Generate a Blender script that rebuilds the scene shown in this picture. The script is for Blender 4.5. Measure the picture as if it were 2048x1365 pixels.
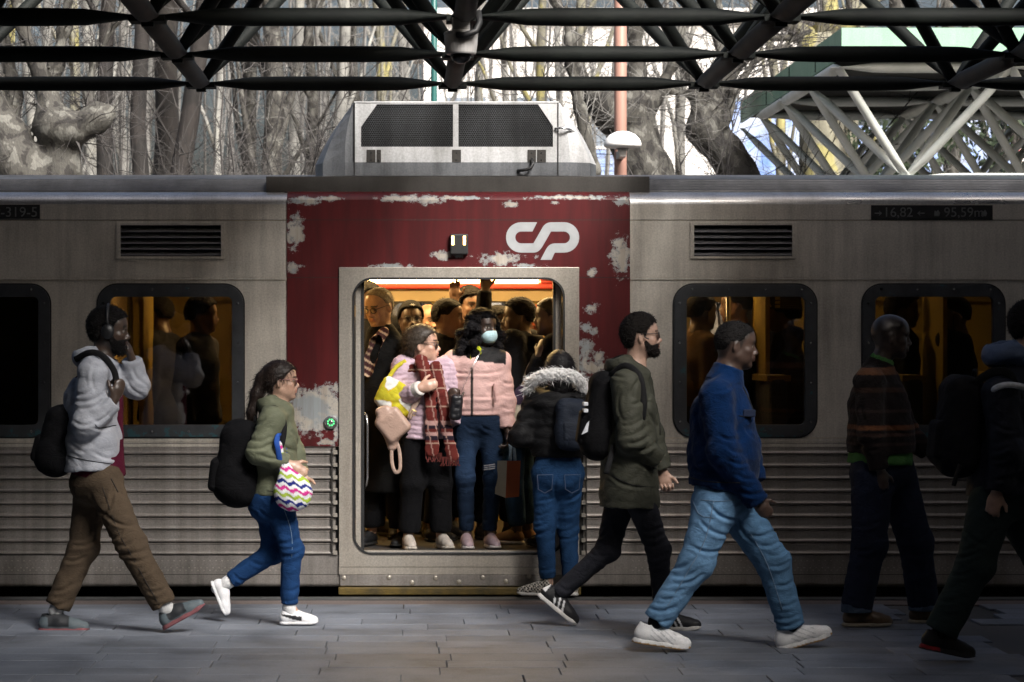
import bpy, bmesh, math, random
import numpy as np
from mathutils import Vector, Matrix
from mathutils.geometry import tessellate_polygon

for o in list(bpy.data.objects):
    bpy.data.objects.remove(o)
scene = bpy.context.scene
COL = scene.collection

# ---------------------------------------------------------------- camera, sky, sun, exposure
F, U0, V0, H = 4836.0, 815.0, 682.5, 1.65          # focal length in px of a 2048 px wide frame, vanishing point, eye height
cam_d = bpy.data.cameras.new('camera')
cam = bpy.data.objects.new('camera', cam_d); COL.objects.link(cam)
cam.location = (0, 0, H); cam.rotation_euler = (math.radians(90), 0, 0)
cam_d.sensor_width = 36.0; cam_d.lens = F / 2048 * 36
cam_d.shift_x = (1024 - U0) / 2048
cam_d.clip_start = 0.1; cam_d.clip_end = 1500
cam_d.dof.use_dof = True; cam_d.dof.focus_distance = 15.0; cam_d.dof.aperture_fstop = 5.6
scene.camera = cam

SUN_EL, SUN_AZ = math.radians(41), math.radians(150)   # azimuth measured from +y (north) towards +x
sdir = Vector((math.sin(SUN_AZ) * math.cos(SUN_EL), math.cos(SUN_AZ) * math.cos(SUN_EL), math.sin(SUN_EL)))
world = bpy.data.worlds.new('World'); scene.world = world; world.use_nodes = True
wn = world.node_tree.nodes; wl = world.node_tree.links
wn.clear()
wo = wn.new('ShaderNodeOutputWorld'); bg = wn.new('ShaderNodeBackground'); sky = wn.new('ShaderNodeTexSky')
sky.sky_type = 'NISHITA'; sky.sun_disc = False
sky.sun_elevation = SUN_EL; sky.sun_rotation = SUN_AZ
sky.air_density = 1.0; sky.dust_density = 9.0; sky.ozone_density = 1.0
bg.inputs['Strength'].default_value = 0.085
wl.new(sky.outputs[0], bg.inputs[0]); wl.new(bg.outputs[0], wo.inputs[0])
sun_d = bpy.data.lights.new('sun', 'SUN'); sun_d.energy = 5.0; sun_d.angle = math.radians(22); sun_d.color = (1.0, 0.975, 0.945)
sun = bpy.data.objects.new('sun', sun_d); COL.objects.link(sun)
sun.rotation_euler = (-sdir).to_track_quat('-Z', 'Y').to_euler()
sun.location = (0, 0, 30)
scene.view_settings.view_transform = 'Standard'; scene.view_settings.look = 'None'
scene.view_settings.exposure = 0.95; scene.view_settings.gamma = 1.0
scene.view_settings.use_curve_mapping = False
scene.render.engine = 'CYCLES'
scene.cycles.use_denoising = True
scene.cycles.max_bounces = 4; scene.cycles.diffuse_bounces = 2; scene.cycles.glossy_bounces = 3; scene.cycles.transparent_max_bounces = 8
scene.cycles.use_adaptive_sampling = True; scene.cycles.adaptive_threshold = 0.02; scene.cycles.adaptive_min_samples = 16
scene.cycles.sample_clamp_indirect = 6.0

# ---------------------------------------------------------------- helpers
def P(u, v, d):                       # a point of the picture at depth d, as a place in the world
    return np.array(((u - U0) * d / F, d, H + (V0 - v) * d / F))
TY = 15.72                            # plane of the train's side
TS = F / TY
def tx(u): return (u - U0) / TS
def tz(v): return H + (V0 - v) / TS
TRAIN0 = (tx(917), TY, -0.93)

ORG = {}
def link(o, parent=None):
    COL.objects.link(o)
    if parent is not None: o.parent = parent
    return o
def tag(o, label=None, cat=None, group=None, kind=None):
    if label: o['label'] = label
    if cat: o['category'] = cat
    if group: o['group'] = group
    if kind: o['kind'] = kind
    return o
def empty(name, loc, label=None, cat=None, group=None, kind=None):
    o = bpy.data.objects.new(name, None); o.empty_display_size = 0.2
    o.location = loc; COL.objects.link(o); ORG[o.name] = np.array(loc, float)
    return tag(o, label, cat, group, kind)
def org(o):
    while o is not None:
        if o.name in ORG: return ORG[o.name]
        o = o.parent
    return np.zeros(3)

class MB:
    def __init__(s): s.v = []; s.f = []; s.n = 0
    def add(s, vs, fs):
        b = len(s.v); s.v.extend([tuple(map(float, p)) for p in vs]); s.f.extend([tuple(b + i for i in f) for f in fs]); return s
    def box(s, x0, x1, y0, y1, z0, z1):
        return s.add([(x0,y0,z0),(x1,y0,z0),(x1,y1,z0),(x0,y1,z0),(x0,y0,z1),(x1,y0,z1),(x1,y1,z1),(x0,y1,z1)],
                     [(0,3,2,1),(4,5,6,7),(0,1,5,4),(1,2,6,5),(2,3,7,6),(3,0,4,7)])
    def tube(s, pts, rad, n=8, caps=True, flat=None, up=None):
        """pts along the tube, rad a number or list; flat: list of (a,b) multipliers of the two cross axes"""
        pts = [Vector(p) for p in pts]; m = len(pts)
        if not hasattr(rad, '__len__'): rad = [rad] * m
        b = len(s.v); ref = Vector(up) if up is not None else None
        for i, p in enumerate(pts):
            t = (pts[min(i+1, m-1)] - pts[max(i-1, 0)])
            t = t.normalized() if t.length > 1e-9 else Vector((0,0,1))
            if ref is None: ref = Vector((0,0,1)) if abs(t.z) < 0.9 else Vector((1,0,0))
            a = t.cross(ref)
            if a.length < 1e-6: a = t.cross(Vector((0.3,0.9,0.2)))
            a.normalize(); c = a.cross(t).normalized()
            if up is None: ref = c
            fa, fc = flat[i] if flat else (1, 1)
            for k in range(n):
                an = 2*math.pi*k/n
                s.v.append(tuple(p + a*(math.cos(an)*rad[i]*fa) + c*(math.sin(an)*rad[i]*fc)))
        for i in range(m-1):
            for k in range(n):
                k2 = (k+1) % n
                s.f.append((b+i*n+k, b+i*n+k2, b+(i+1)*n+k2, b+(i+1)*n+k))
        if caps:
            s.f.append(tuple(b+k for k in range(n))[::-1]); s.f.append(tuple(b+(m-1)*n+k for k in range(n)))
        return s
    def lathe(s, c, prof, n=24, axis='z'):
        """prof: list of (r, h) about an axis through c"""
        b = len(s.v); c = np.array(c, float)
        for r, h in prof:
            for k in range(n):
                a = 2*math.pi*k/n; q = (r*math.cos(a), r*math.sin(a), h)
                if axis == 'y': q = (q[0], q[2], q[1])
                if axis == 'x': q = (q[2], q[0], q[1])
                s.v.append(tuple(c + np.array(q)))
        for i in range(len(prof)-1):
            for k in range(n):
                k2 = (k+1) % n; s.f.append((b+i*n+k, b+i*n+k2, b+(i+1)*n+k2, b+(i+1)*n+k))
        s.f.append(tuple(b+k for k in range(n))[::-1]); s.f.append(tuple(b+(len(prof)-1)*n+k for k in range(n)))
        return s
    def plate(s, outer, holes, y0, y1):
        """polygon in xz with holes, front at y0, back at y1"""
        loops = [outer] + list(holes); flat = [p for l in loops for p in l]
        tris = tessellate_polygon([[Vector((p[0], p[1], 0)) for p in l] for l in loops])
        b = len(s.v); N = len(flat)
        s.v.extend([(p[0], y0, p[1]) for p in flat]); s.v.extend([(p[0], y1, p[1]) for p in flat])
        for t in tris:
            s.f.append((b+t[0], b+t[1], b+t[2])); s.f.append((b+N+t[2], b+N+t[1], b+N+t[0]))
        k = 0
        for l in loops:
            m = len(l)
            for i in range(m):
                j = (i+1) % m; s.f.append((b+k+i, b+k+j, b+N+k+j, b+N+k+i))
            k += m
        return s
    def build(s, name, material, parent=None, smooth=False, bevel=0, recalc=True):
        me = bpy.data.meshes.new(name)
        off = org(parent) if parent is not None else np.zeros(3)
        v = np.array(s.v, float).reshape(-1, 3) - off
        me.from_pydata(v.tolist(), [], s.f)
        if recalc:
            bm = bmesh.new(); bm.from_mesh(me); bmesh.ops.recalc_face_normals(bm, faces=bm.faces); bm.to_mesh(me); bm.free()
        if smooth: me.shade_smooth()
        if material: me.materials.append(material)
        o = bpy.data.objects.new(name, me); link(o, parent)
        if bevel:
            m = o.modifiers.new('bevel', 'BEVEL'); m.width = bevel; m.segments = 2; m.limit_method = 'ANGLE'
        return o

def inst(o, name, parent, loc=None):   # a copy sharing mesh data
    c = o.copy(); COL.objects.link(c); c.name = name; c.parent = parent
    if loc is not None: c.location = loc
    return c

def rrect(x0, x1, z0, z1, r, n=7):
    pts = []
    for cx, cz, a0 in ((x1-r, z1-r, 0), (x0+r, z1-r, 90), (x0+r, z0+r, 180), (x1-r, z0+r, 270)):
        for i in range(n+1):
            a = math.radians(a0 + 90*i/n); pts.append((cx + r*math.cos(a), cz + r*math.sin(a)))
    return pts
def rect(x0, x1, z0, z1): return [(x0,z0),(x1,z0),(x1,z1),(x0,z1)]

# ---------------------------------------------------------------- materials
def nodes_of(name):
    m = bpy.data.materials.new(name); m.use_nodes = True
    nt = m.node_tree; b = nt.nodes['Principled BSDF']
    return m, nt, b
def ramp(nt, fac, stops):
    r = nt.nodes.new('ShaderNodeValToRGB'); e = r.color_ramp.elements
    while len(e) < len(stops): e.new(0.5)
    for i, (p, c) in enumerate(stops):
        e[i].position = p; e[i].color = (*c, 1) if len(c) == 3 else c
    nt.links.new(fac, r.inputs[0]); return r
def noise(nt, vec, scale, detail=4, rough=0.55, dist=0.0):
    n = nt.nodes.new('ShaderNodeTexNoise'); n.inputs['Scale'].default_value = scale
    n.inputs['Detail'].default_value = detail; n.inputs['Roughness'].default_value = rough; n.inputs['Distortion'].default_value = dist
    if vec is not None: nt.links.new(vec, n.inputs['Vector'])
    return n
def coords(nt, scale=(1,1,1), loc=(0,0,0), which='Object'):
    t = nt.nodes.new('ShaderNodeTexCoord'); m = nt.nodes.new('ShaderNodeMapping')
    m.inputs['Scale'].default_value = scale; m.inputs['Location'].default_value = loc
    nt.links.new(t.outputs[which], m.inputs[0]); return m.outputs[0]
def mixc(nt, fac, a, b, mode='MIX'):
    m = nt.nodes.new('ShaderNodeMix'); m.data_type = 'RGBA'; m.blend_type = mode
    for sock, val in ((m.inputs[0], fac), (m.inputs[6], a), (m.inputs[7], b)):
        if hasattr(val, 'is_output'): nt.links.new(val, sock)
        elif hasattr(val, '__len__'): sock.default_value = (*val, 1) if len(val) == 3 else val
        else: sock.default_value = val
    return m.outputs[2]
def math_(nt, op, a, b=None, clamp=False):
    m = nt.nodes.new('ShaderNodeMath'); m.operation = op; m.use_clamp = clamp
    for i, val in enumerate((a, b)):
        if val is None: continue
        if hasattr(val, 'is_output'): nt.links.new(val, m.inputs[i])
        else: m.inputs[i].default_value = val
    return m.outputs[0]
def bump(nt, b, h, strength=0.3, dist=0.01):
    n = nt.nodes.new('ShaderNodeBump'); n.inputs['Strength'].default_value = strength; n.inputs['Distance'].default_value = dist
    nt.links.new(h, n.inputs['Height']); nt.links.new(n.outputs[0], b.inputs['Normal']); return n
def simple(name, c1, c2=None, scale=8, rough=0.6, metal=0.0, bmp=0.0, bscale=60, stretch=(1,1,1), emit=None, estr=0, spec=0.5, which='Object'):
    m, nt, b = nodes_of(name); b.inputs['Roughness'].default_value = rough; b.inputs['Metallic'].default_value = metal
    b.inputs['Specular IOR Level'].default_value = spec
    vec = coords(nt, stretch, which=which)
    if c2 is None: c2 = tuple(x*0.75 for x in c1)
    n = noise(nt, vec, scale, 5); r = ramp(nt, n.outputs['Fac'], [(0.3, c2), (0.7, c1)])
    nt.links.new(r.outputs[0], b.inputs['Base Color'])
    if bmp: bump(nt, b, noise(nt, vec, bscale, 4).outputs['Fac'], bmp)
    if emit: b.inputs['Emission Color'].default_value = (*emit, 1); b.inputs['Emission Strength'].default_value = estr
    return m

def metal_paint(name, base, dirt, streak=0.5, rough=0.42, metal=0.35):
    """weathered sheet metal: vertical run-off streaks, blotches, fine grain"""
    m, nt, b = nodes_of(name)
    vs = coords(nt, (6, 1, 0.55)); vb = coords(nt, (1, 1, 1)); vf = coords(nt, (1, 1, 1))
    n1 = noise(nt, vs, 2.2, 6, 0.65); n2 = noise(nt, vb, 1.6, 5, 0.6); n3 = noise(nt, vf, 90, 3, 0.6)
    f = math_(nt, 'ADD', math_(nt, 'MULTIPLY', n1.outputs['Fac'], streak), math_(nt, 'MULTIPLY', n2.outputs['Fac'], 1 - streak))
    r = ramp(nt, f, [(0.36, dirt), (0.56, base)])
    g = ramp(nt, n3.outputs['Fac'], [(0.3, (0.78,0.78,0.78)), (0.65, (1.05,1.05,1.05))])
    nt.links.new(mixc(nt, 1.0, r.outputs[0], g.outputs[0], 'MULTIPLY'), b.inputs['Base Color'])
    rr = ramp(nt, n2.outputs['Fac'], [(0.3, (rough+0.18,)*3), (0.7, (rough-0.06,)*3)])
    nt.links.new(rr.outputs[0], b.inputs['Roughness']); b.inputs['Metallic'].default_value = metal
    dent = noise(nt, vb, 3.2, 2, 0.5)
    bump(nt, b, math_(nt, 'ADD', math_(nt, 'MULTIPLY', n3.outputs['Fac'], 0.06), dent.outputs['Fac']), 0.22, 0.012)
    return m

M = {}
M['steel'] = metal_paint('weathered_steel', (0.60,0.555,0.485), (0.34,0.31,0.27), 0.45, 0.46, 0.12)
M['steel_low'] = metal_paint('grimy_ribbed_steel', (0.36,0.33,0.305), (0.18,0.165,0.15), 0.4, 0.38, 0.5)
M['frame_steel'] = metal_paint('brushed_door_steel', (0.60,0.55,0.48), (0.40,0.355,0.30), 0.35, 0.34, 0.6)
M['cant'] = metal_paint('bright_cantrail_steel', (0.62,0.62,0.62), (0.42,0.41,0.41), 0.3, 0.28, 0.75)
M['roof'] = metal_paint('dark_roof_metal', (0.075,0.075,0.078), (0.035,0.035,0.036), 0.4, 0.4, 0.3)
M['plinth'] = metal_paint('dirty_brown_beam', (0.05,0.045,0.04), (0.028,0.025,0.022), 0.4, 0.6, 0.2)
M['unit_white'] = metal_paint('dirty_white_paint', (0.56,0.565,0.57), (0.38,0.38,0.375), 0.6, 0.45, 0.0)
M['unit_grey'] = metal_paint('dark_grey_paint', (0.17,0.178,0.19), (0.07,0.074,0.08), 0.5, 0.45, 0.2)
M['black'] = simple('matt_black', (0.012,0.012,0.013), (0.006,0.006,0.006), 20, 0.7)
M['rubber'] = simple('black_rubber', (0.02,0.02,0.021), (0.012,0.012,0.012), 30, 0.55)
M['dark_void'] = simple('dark_underframe', (0.02,0.018,0.017), (0.008,0.008,0.008), 6, 0.85)
M['winframe'] = None
M['yellow_in'] = simple('yellow_interior_laminate', (0.27,0.19,0.03), (0.21,0.145,0.022), 3, 0.5)
M['beige_in'] = simple('beige_interior_laminate', (0.55,0.43,0.24), (0.46,0.36,0.2), 3, 0.5)
M['red_in'] = simple('red_interior_panel', (0.55,0.035,0.02), (0.45,0.025,0.015), 3, 0.4)
M['floor_in'] = simple('dark_interior_floor', (0.035,0.032,0.03), (0.02,0.018,0.018), 12, 0.6)
M['lamp'] = simple('warm_light_diffuser', (0.9,0.85,0.7), (0.9,0.85,0.7), 2, 0.5, emit=(1.0,0.64,0.24), estr=14.0)
M['lamp_dim'] = simple('dim_light_diffuser', (0.9,0.85,0.7), (0.9,0.85,0.7), 2, 0.5, emit=(1.0,0.74,0.40), estr=1.4)
M['lamp_hot'] = simple('bright_light_diffuser', (0.9,0.85,0.7), (0.9,0.85,0.7), 2, 0.5, emit=(1.0,0.66,0.28), estr=24.0)
M['amber'] = simple('amber_lamp', (1,0.6,0.2), (1,0.6,0.2), 2, 0.4, emit=(1.0,0.55,0.18), estr=8.0)
M['green_led'] = simple('green_led', (0.1,0.9,0.3), (0.1,0.9,0.3), 2, 0.4, emit=(0.15,1.0,0.3), estr=0.45)
M['chrome'] = simple('worn_chrome', (0.6,0.6,0.6), (0.45,0.45,0.45), 12, 0.25, 0.9)
M['yellow_step'] = simple('scuffed_yellow_step', (0.13,0.085,0.012), (0.04,0.03,0.01), 9, 0.65, bmp=0.3, bscale=40)
M['logo'] = simple('pale_logo_paint', (0.40,0.41,0.42), (0.33,0.34,0.35), 14, 0.5)
M['lettering'] = simple('grey_lettering', (0.20,0.20,0.20), (0.10,0.10,0.10), 20, 0.6)
M['slat'] = metal_paint('vent_slat_metal', (0.34,0.34,0.36), (0.2,0.2,0.2), 0.3, 0.35, 0.6)

def win_frame_mat():
    m, nt, b = nodes_of('dark_window_frame')
    v = coords(nt); n = noise(nt, v, 9, 6, 0.65); geo = nt.nodes.new('ShaderNodeSeparateXYZ'); nt.links.new(v, geo.inputs[0])
    low = math_(nt, 'SUBTRACT', 1.0, math_(nt, 'MULTIPLY', math_(nt, 'SUBTRACT', geo.outputs[2], 1.02 + 0.93), 9.0, False), True)
    f = math_(nt, 'MULTIPLY', math_(nt, 'GREATER_THAN', math_(nt, 'ADD', n.outputs['Fac'], math_(nt, 'MULTIPLY', low, 0.16)), 0.66), 0.8)
    base = ramp(nt, n.outputs['Fac'], [(0.3, (0.028,0.03,0.034)), (0.7, (0.05,0.053,0.058))])
    nt.links.new(mixc(nt, f, base.outputs[0], (0.02,0.085,0.10)), b.inputs['Base Color'])
    b.inputs['Roughness'].default_value = 0.42; bump(nt, b, noise(nt, v, 70, 3).outputs['Fac'], 0.1); return m
M['winframe'] = win_frame_mat()

def glass_mat(name='window_glass', tint=(0.68,0.65,0.60)):
    m = bpy.data.materials.new(name); m.use_nodes = True; nt = m.node_tree; nt.nodes.clear()
    out = nt.nodes.new('ShaderNodeOutputMaterial'); mx = nt.nodes.new('ShaderNodeMixShader'); tr = nt.nodes.new('ShaderNodeBsdfTransparent')
    gl = nt.nodes.new('ShaderNodeBsdfGlossy'); fr = nt.nodes.new('ShaderNodeFresnel'); fr.inputs[0].default_value = 2.3
    nn = noise(nt, coords(nt), 2.5, 2); bp = nt.nodes.new('ShaderNodeBump'); bp.inputs['Strength'].default_value = 0.05; bp.inputs['Distance'].default_value = 0.01
    nt.links.new(nn.outputs['Fac'], bp.inputs['Height']); nt.links.new(bp.outputs[0], gl.inputs['Normal'])
    tr.inputs[0].default_value = (*tint, 1); gl.inputs['Roughness'].default_value = 0.03; gl.inputs[0].default_value = (0.9,0.9,0.9,1)
    nt.links.new(fr.outputs[0], mx.inputs[0]); nt.links.new(tr.outputs[0], mx.inputs[1]); nt.links.new(gl.outputs[0], mx.inputs[2])
    nt.links.new(mx.outputs[0], out.inputs[0]); return m
M['glass'] = glass_mat()

# peeling red paint: colour follows where the paint is lost (patches in metres on the train's side)
PEEL = [  # u, v, half width, half height, strength
    (590,465,20,38,1.0), (586,535,14,12,1.0), (600,532,10,6,0.7), (610,402,34,10,1.05), (660,398,20,6,0.9), (800,397,50,8,1.0), (860,400,34,10,1.0),
    (915,396,60,5,0.9), (1018,408,17,7,1.0), (1110,406,8,5,0.9), (1150,395,90,5,0.9), (1245,402,18,8,1.0), (885,512,24,11,1.0), (917,512,14,6,0.6),
    (1000,520,42,14,1.05), (780,532,45,6,0.9), (1050,531,40,5,0.8), (1242,515,20,40,1.0), (1238,490,12,22,1.0), (1183,545,12,9,0.95), (1072,513,6,5,0.6),
    (627,822,60,46,1.35), (650,780,34,16,0.8), (650,885,30,8,0.75), (672,870,8,22,0.8), (1182,617,17,12,0.85), (1170,655,14,12,0.85), (1190,665,16,10,0.8),
    (1172,695,18,22,0.85), (1195,715,22,14,0.8), (1185,735,30,20,0.95), (1178,712,24,16,0.75), (1210,815,62,72,1.5), (1230,775,40,26,0.9)]
def red_mat():
    m, nt, b = nodes_of('peeling_red_paint')
    v = coords(nt); sep = nt.nodes.new('ShaderNodeSeparateXYZ'); nt.links.new(v, sep.inputs[0])
    na = noise(nt, v, 17, 10, 0.78); nb = noise(nt, v, 45, 4, 0.6)
    acc = None
    for (u, vv, hw, hh, st) in PEEL:
        vm = nt.nodes.new('ShaderNodeVectorMath'); vm.operation = 'SUBTRACT'; nt.links.new(v, vm.inputs[0]); vm.inputs[1].default_value = (tx(u) - TRAIN0[0], 0, tz(vv) - TRAIN0[2])
        vs = nt.nodes.new('ShaderNodeVectorMath'); vs.operation = 'MULTIPLY'; nt.links.new(vm.outputs[0], vs.inputs[0]); vs.inputs[1].default_value = (TS/hw, 0, TS/hh)
        ln = nt.nodes.new('ShaderNodeVectorMath'); ln.operation = 'LENGTH'; nt.links.new(vs.outputs[0], ln.inputs[0])
        g = math_(nt, 'MULTIPLY', math_(nt, 'SUBTRACT', 1.35, ln.outputs[1]), st)
        acc = g if acc is None else math_(nt, 'MAXIMUM', acc, g)
    acc = math_(nt, 'MAXIMUM', acc, -1.2)
    nn = math_(nt, 'MULTIPLY', math_(nt, 'SUBTRACT', na.outputs['Fac'], 0.53), 4.6)
    val = math_(nt, 'ADD', math_(nt, 'ADD', acc, nn), math_(nt, 'MULTIPLY', math_(nt, 'SUBTRACT', nb.outputs['Fac'], 0.5), 0.7))
    lost = ramp(nt, val, [(0.34, (0,0,0)), (0.36, (1,1,1))]); deep = ramp(nt, val, [(0.60, (0,0,0)), (0.66, (1,1,1))])
    grime = noise(nt, coords(nt, (5,1,0.5)), 2.0, 6, 0.65)
    red = ramp(nt, grime.outputs['Fac'], [(0.3, (0.050,0.005,0.006)), (0.6, (0.094,0.0075,0.009))])
    prim = noise(nt, v, 4.5, 4, 0.5)
    bare = ramp(nt, prim.outputs['Fac'], [(0.44, (0.30,0.325,0.335)), (0.50, (0.46,0.42,0.365)), (0.75, (0.38,0.345,0.30))])
    rust = noise(nt, coords(nt, (9,1,0.6)), 1.6, 5, 0.7); rr_ = ramp(nt, rust.outputs['Fac'], [(0.45, (1,1,1)), (0.7, (0.72,0.64,0.58))])
    layer = mixc(nt, 1.0, mixc(nt, deep.outputs[0], (0.27,0.275,0.275), bare.outputs[0]), rr_.outputs[0], 'MULTIPLY')
    nt.links.new(mixc(nt, lost.outputs[0], red.outputs[0], layer), b.inputs['Base Color'])
    b.inputs['Roughness'].default_value = 0.42; b.inputs['Metallic'].default_value = 0.08
    h = math_(nt, 'ADD', math_(nt, 'MULTIPLY', lost.outputs[0], -0.5), math_(nt, 'MULTIPLY', nb.outputs['Fac'], 0.1))
    bump(nt, b, h, 0.5, 0.003); return m
M['red'] = red_mat()

def paver_mat():
    m, nt, b = nodes_of('granite_paver'); v = coords(nt); oi = nt.nodes.new('ShaderNodeObjectInfo')
    vw = coords(nt, which='Generated')
    geo = nt.nodes.new('ShaderNodeNewGeometry')
    n1 = noise(nt, geo.outputs['Position'], 130, 3, 0.7); n2 = noise(nt, geo.outputs['Position'], 2.2, 5, 0.6)
    base = ramp(nt, n1.outputs['Fac'], [(0.3, (0.115,0.128,0.152)), (0.55, (0.20,0.221,0.258)), (0.8, (0.295,0.318,0.36))])
    tone = ramp(nt, oi.outputs['Random'], [(0.0, (0.80,0.80,0.81)), (1.0, (1.08,1.08,1.1))])
    st = ramp(nt, n2.outputs['Fac'], [(0.32, (0.55,0.55,0.56)), (0.5, (0.9,0.9,0.9)), (0.62, (1.03,1.03,1.03))])
    c = mixc(nt, 1, mixc(nt, 1, base.outputs[0], tone.outputs[0], 'MULTIPLY'), st.outputs[0], 'MULTIPLY')
    sp = noise(nt, geo.outputs['Position'], 21, 2, 0.4); gm = ramp(nt, sp.outputs['Fac'], [(0.715, (0,0,0)), (0.725, (1,1,1))])
    c = mixc(nt, math_(nt, 'MULTIPLY', gm.outputs[0], 0.55), c, (0.05,0.05,0.052))
    nt.links.new(c, b.inputs['Base Color']); b.inputs['Roughness'].default_value = 0.62
    bump(nt, b, n1.outputs['Fac'], 0.35, 0.004); return m
M['paver'] = paver_mat()
M['joint'] = simple('dark_joint_mortar', (0.07,0.07,0.072), (0.03,0.03,0.03), 40, 0.9)
M['asphalt'] = simple('speckled_asphalt', (0.16,0.15,0.145), (0.06,0.057,0.056), 120, 0.85, bmp=0.5, bscale=160)
M['pink_strip'] = simple('pinkish_grit_strip', (0.20,0.16,0.145), (0.09,0.072,0.066), 110, 0.85, bmp=0.5, bscale=150)
M['kerb'] = simple('dark_kerb_stone', (0.075,0.077,0.08), (0.045,0.046,0.048), 14, 0.6, bmp=0.2)
M['ballast'] = simple('dark_ballast', (0.06,0.055,0.05), (0.02,0.018,0.017), 25, 0.9, bmp=0.8, bscale=30)
M['soil'] = simple('leaf_litter_soil', (0.14,0.11,0.08), (0.07,0.055,0.04), 3, 0.95, bmp=0.5, bscale=12)
M['truss'] = simple('dull_green_steel', (0.010,0.0125,0.0108), (0.005,0.006,0.0055), 5, 0.7, bmp=0.08, bscale=25, spec=0.2)
M['truss_rust'] = simple('brown_stained_steel', (0.042,0.031,0.023), (0.016,0.014,0.012), 4, 0.65, bmp=0.1, bscale=25, spec=0.25)
M['truss_pale'] = simple('pale_green_white_steel', (0.80,0.83,0.79), (0.62,0.66,0.62), 4, 0.45, bmp=0.06, bscale=20)
M['fascia'] = metal_paint('mint_green_fascia', (0.25,0.45,0.315), (0.20,0.37,0.255), 0.6, 0.45, 0.0)
M['deck'] = simple('dark_roof_deck', (0.05,0.055,0.05), (0.03,0.03,0.03), 3, 0.7)
rng = random.Random(7)
# ================================================================ ground and platform
g = MB(); g.add([(-120,15.57,-1.0),(140,15.57,-1.0),(140,400,-1.0),(-120,400,-1.0)], [(0,1,2,3)])
tag(g.build('ground', M['soil']), kind='structure')
g = MB(); g.box(-40, 50, 15.60, 22.0, -0.99, -0.93); tag(g.build('track_bed', M['ballast']), kind='structure')
g = MB(); g.box(-40, 50, 21.4, 30.5, -0.92, 0.0); tag(g.build('far_platform', M['asphalt']), kind='structure')
platform = MB().box(-40, 50, -14, 15.57, -1.2, -0.016).build('platform', M['joint']); tag(platform, kind='structure')
MB().box(-40, 50, 15.41, 15.575, -0.012, 0.003).build('platform_edge', M['kerb'], platform)
MB().box(-40, 50, 15.16, 15.402, -0.012, -0.003).build('grit_strip', M['pink_strip'], platform)
proto = MB().box(-0.2985, 0.2985, -0.1314, 0.1314, -0.014, 0).build('paver', M['paver'], platform, bevel=0.0)
bm_ = bmesh.new(); bm_.from_mesh(proto.data); bmesh.ops.bevel(bm_, geom=[e for e in bm_.edges if all(v.co.z > -0.001 for v in e.verts)], offset=0.003, segments=1, affect='EDGES'); bm_.to_mesh(proto.data); bm_.free()
first = True; npv = 0
for r in range(18):
    y = 15.16 - 0.1335 - r*0.267
    off = rng.uniform(0, 0.6)
    half_w = 0.42*y/2 + 1.2
    k0 = -5
    x = -0.168*y - 1.6 + off
    while x < 0.255*y + 1.5:
        skip = (x > 3.0 - 0.0 and (y < 14.05 or x < 3.42))
        if not skip and npv < 298:
            o = proto if first else inst(proto, 'paver', platform)
            first = False; npv += 1
            o.location = (x + rng.uniform(-.002,.002), y, rng.uniform(-0.0012, 0.0012)); o.rotation_euler = (rng.uniform(-.002,.002), rng.uniform(-.0015,.0015), 0)
        x += 0.601
ap = MB(); ap.plate([(2.70,10.1),(50,10.1),(50,14.18),(3.35,14.18),(3.12,15.158),(2.70,15.158)], [], 0, 1)
ap.v = [(x, z, -0.0105 if y == 0 else -0.015) for (x, y, z) in ap.v]; ap.build('asphalt_patch', M['asphalt'], platform)
MB().box(-40, 50, -14, 10.36, -0.0155, -0.006).build('rear_paving', M['asphalt'], platform)

# ================================================================ the train carriage
train = empty('train_carriage', TRAIN0, 'steel commuter train carriage with red peeling doorway, open door and white roof unit', 'train')
X0, X1 = -9.0, 12.0
def strip(name, v0, v1, holes=(), mat='steel', y=TY, x0=X0, x1=X1, th=0.02):
    return MB().plate(rect(x0, x1, tz(v1), tz(v0)), holes, y, y+th).build(name, M[mat], train)
WIN = [(-192, 100), (196, 487), (1348, 1632), (1725, 2008)]
VENT = [(233, 450), (1380, 1592)]
strip('letterboard_panel', 409, 440)
strip('upper_panel', 441.5, 554.5, [rrect(tx(a+6), tx(b-6), tz(513), tz(450), 0.004, 1) for a, b in VENT])
strip('belt_moulding', 555, 560, y=TY-0.006)
for (xa, xb, ids) in ((X0, tx(692), (0,1)), (tx(1144), X1, (2,3))):
    strip('window_panel', 561, 876, [rrect(tx(WIN[i][0]+8), tx(WIN[i][1]-8), tz(864), tz(578), 0.09) for i in ids], x0=xa, x1=xb)
    strip('waist_moulding', 877, 884, y=TY-0.004, x0=xa, x1=xb)
    strip('waist_panel', 884.6, 894, x0=xa, x1=xb)
    strip('sill_panel', 1111, 1149, mat='steel_low', x0=xa, x1=xb)
    # bottom flange curving under
    pr = []
    for i in range(6):
        a = math.radians(90*i/5); pr.append((TY + 0.03 - 0.03*math.cos(a), tz(1166) - 0.03*math.sin(a)))
    sk = MB(); pts = [(TY, tz(1150))] + pr
    for q, xx in ((0, xa), (1, xb)): sk.v.extend([(xx, p[0], p[1]) for p in pts])
    n = len(pts); sk.f = [(i, i+1, n+i+1, n+i) for i in range(n-1)]
    sk.build('bottom_flange', M['steel_low'], train, smooth=False)
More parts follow.
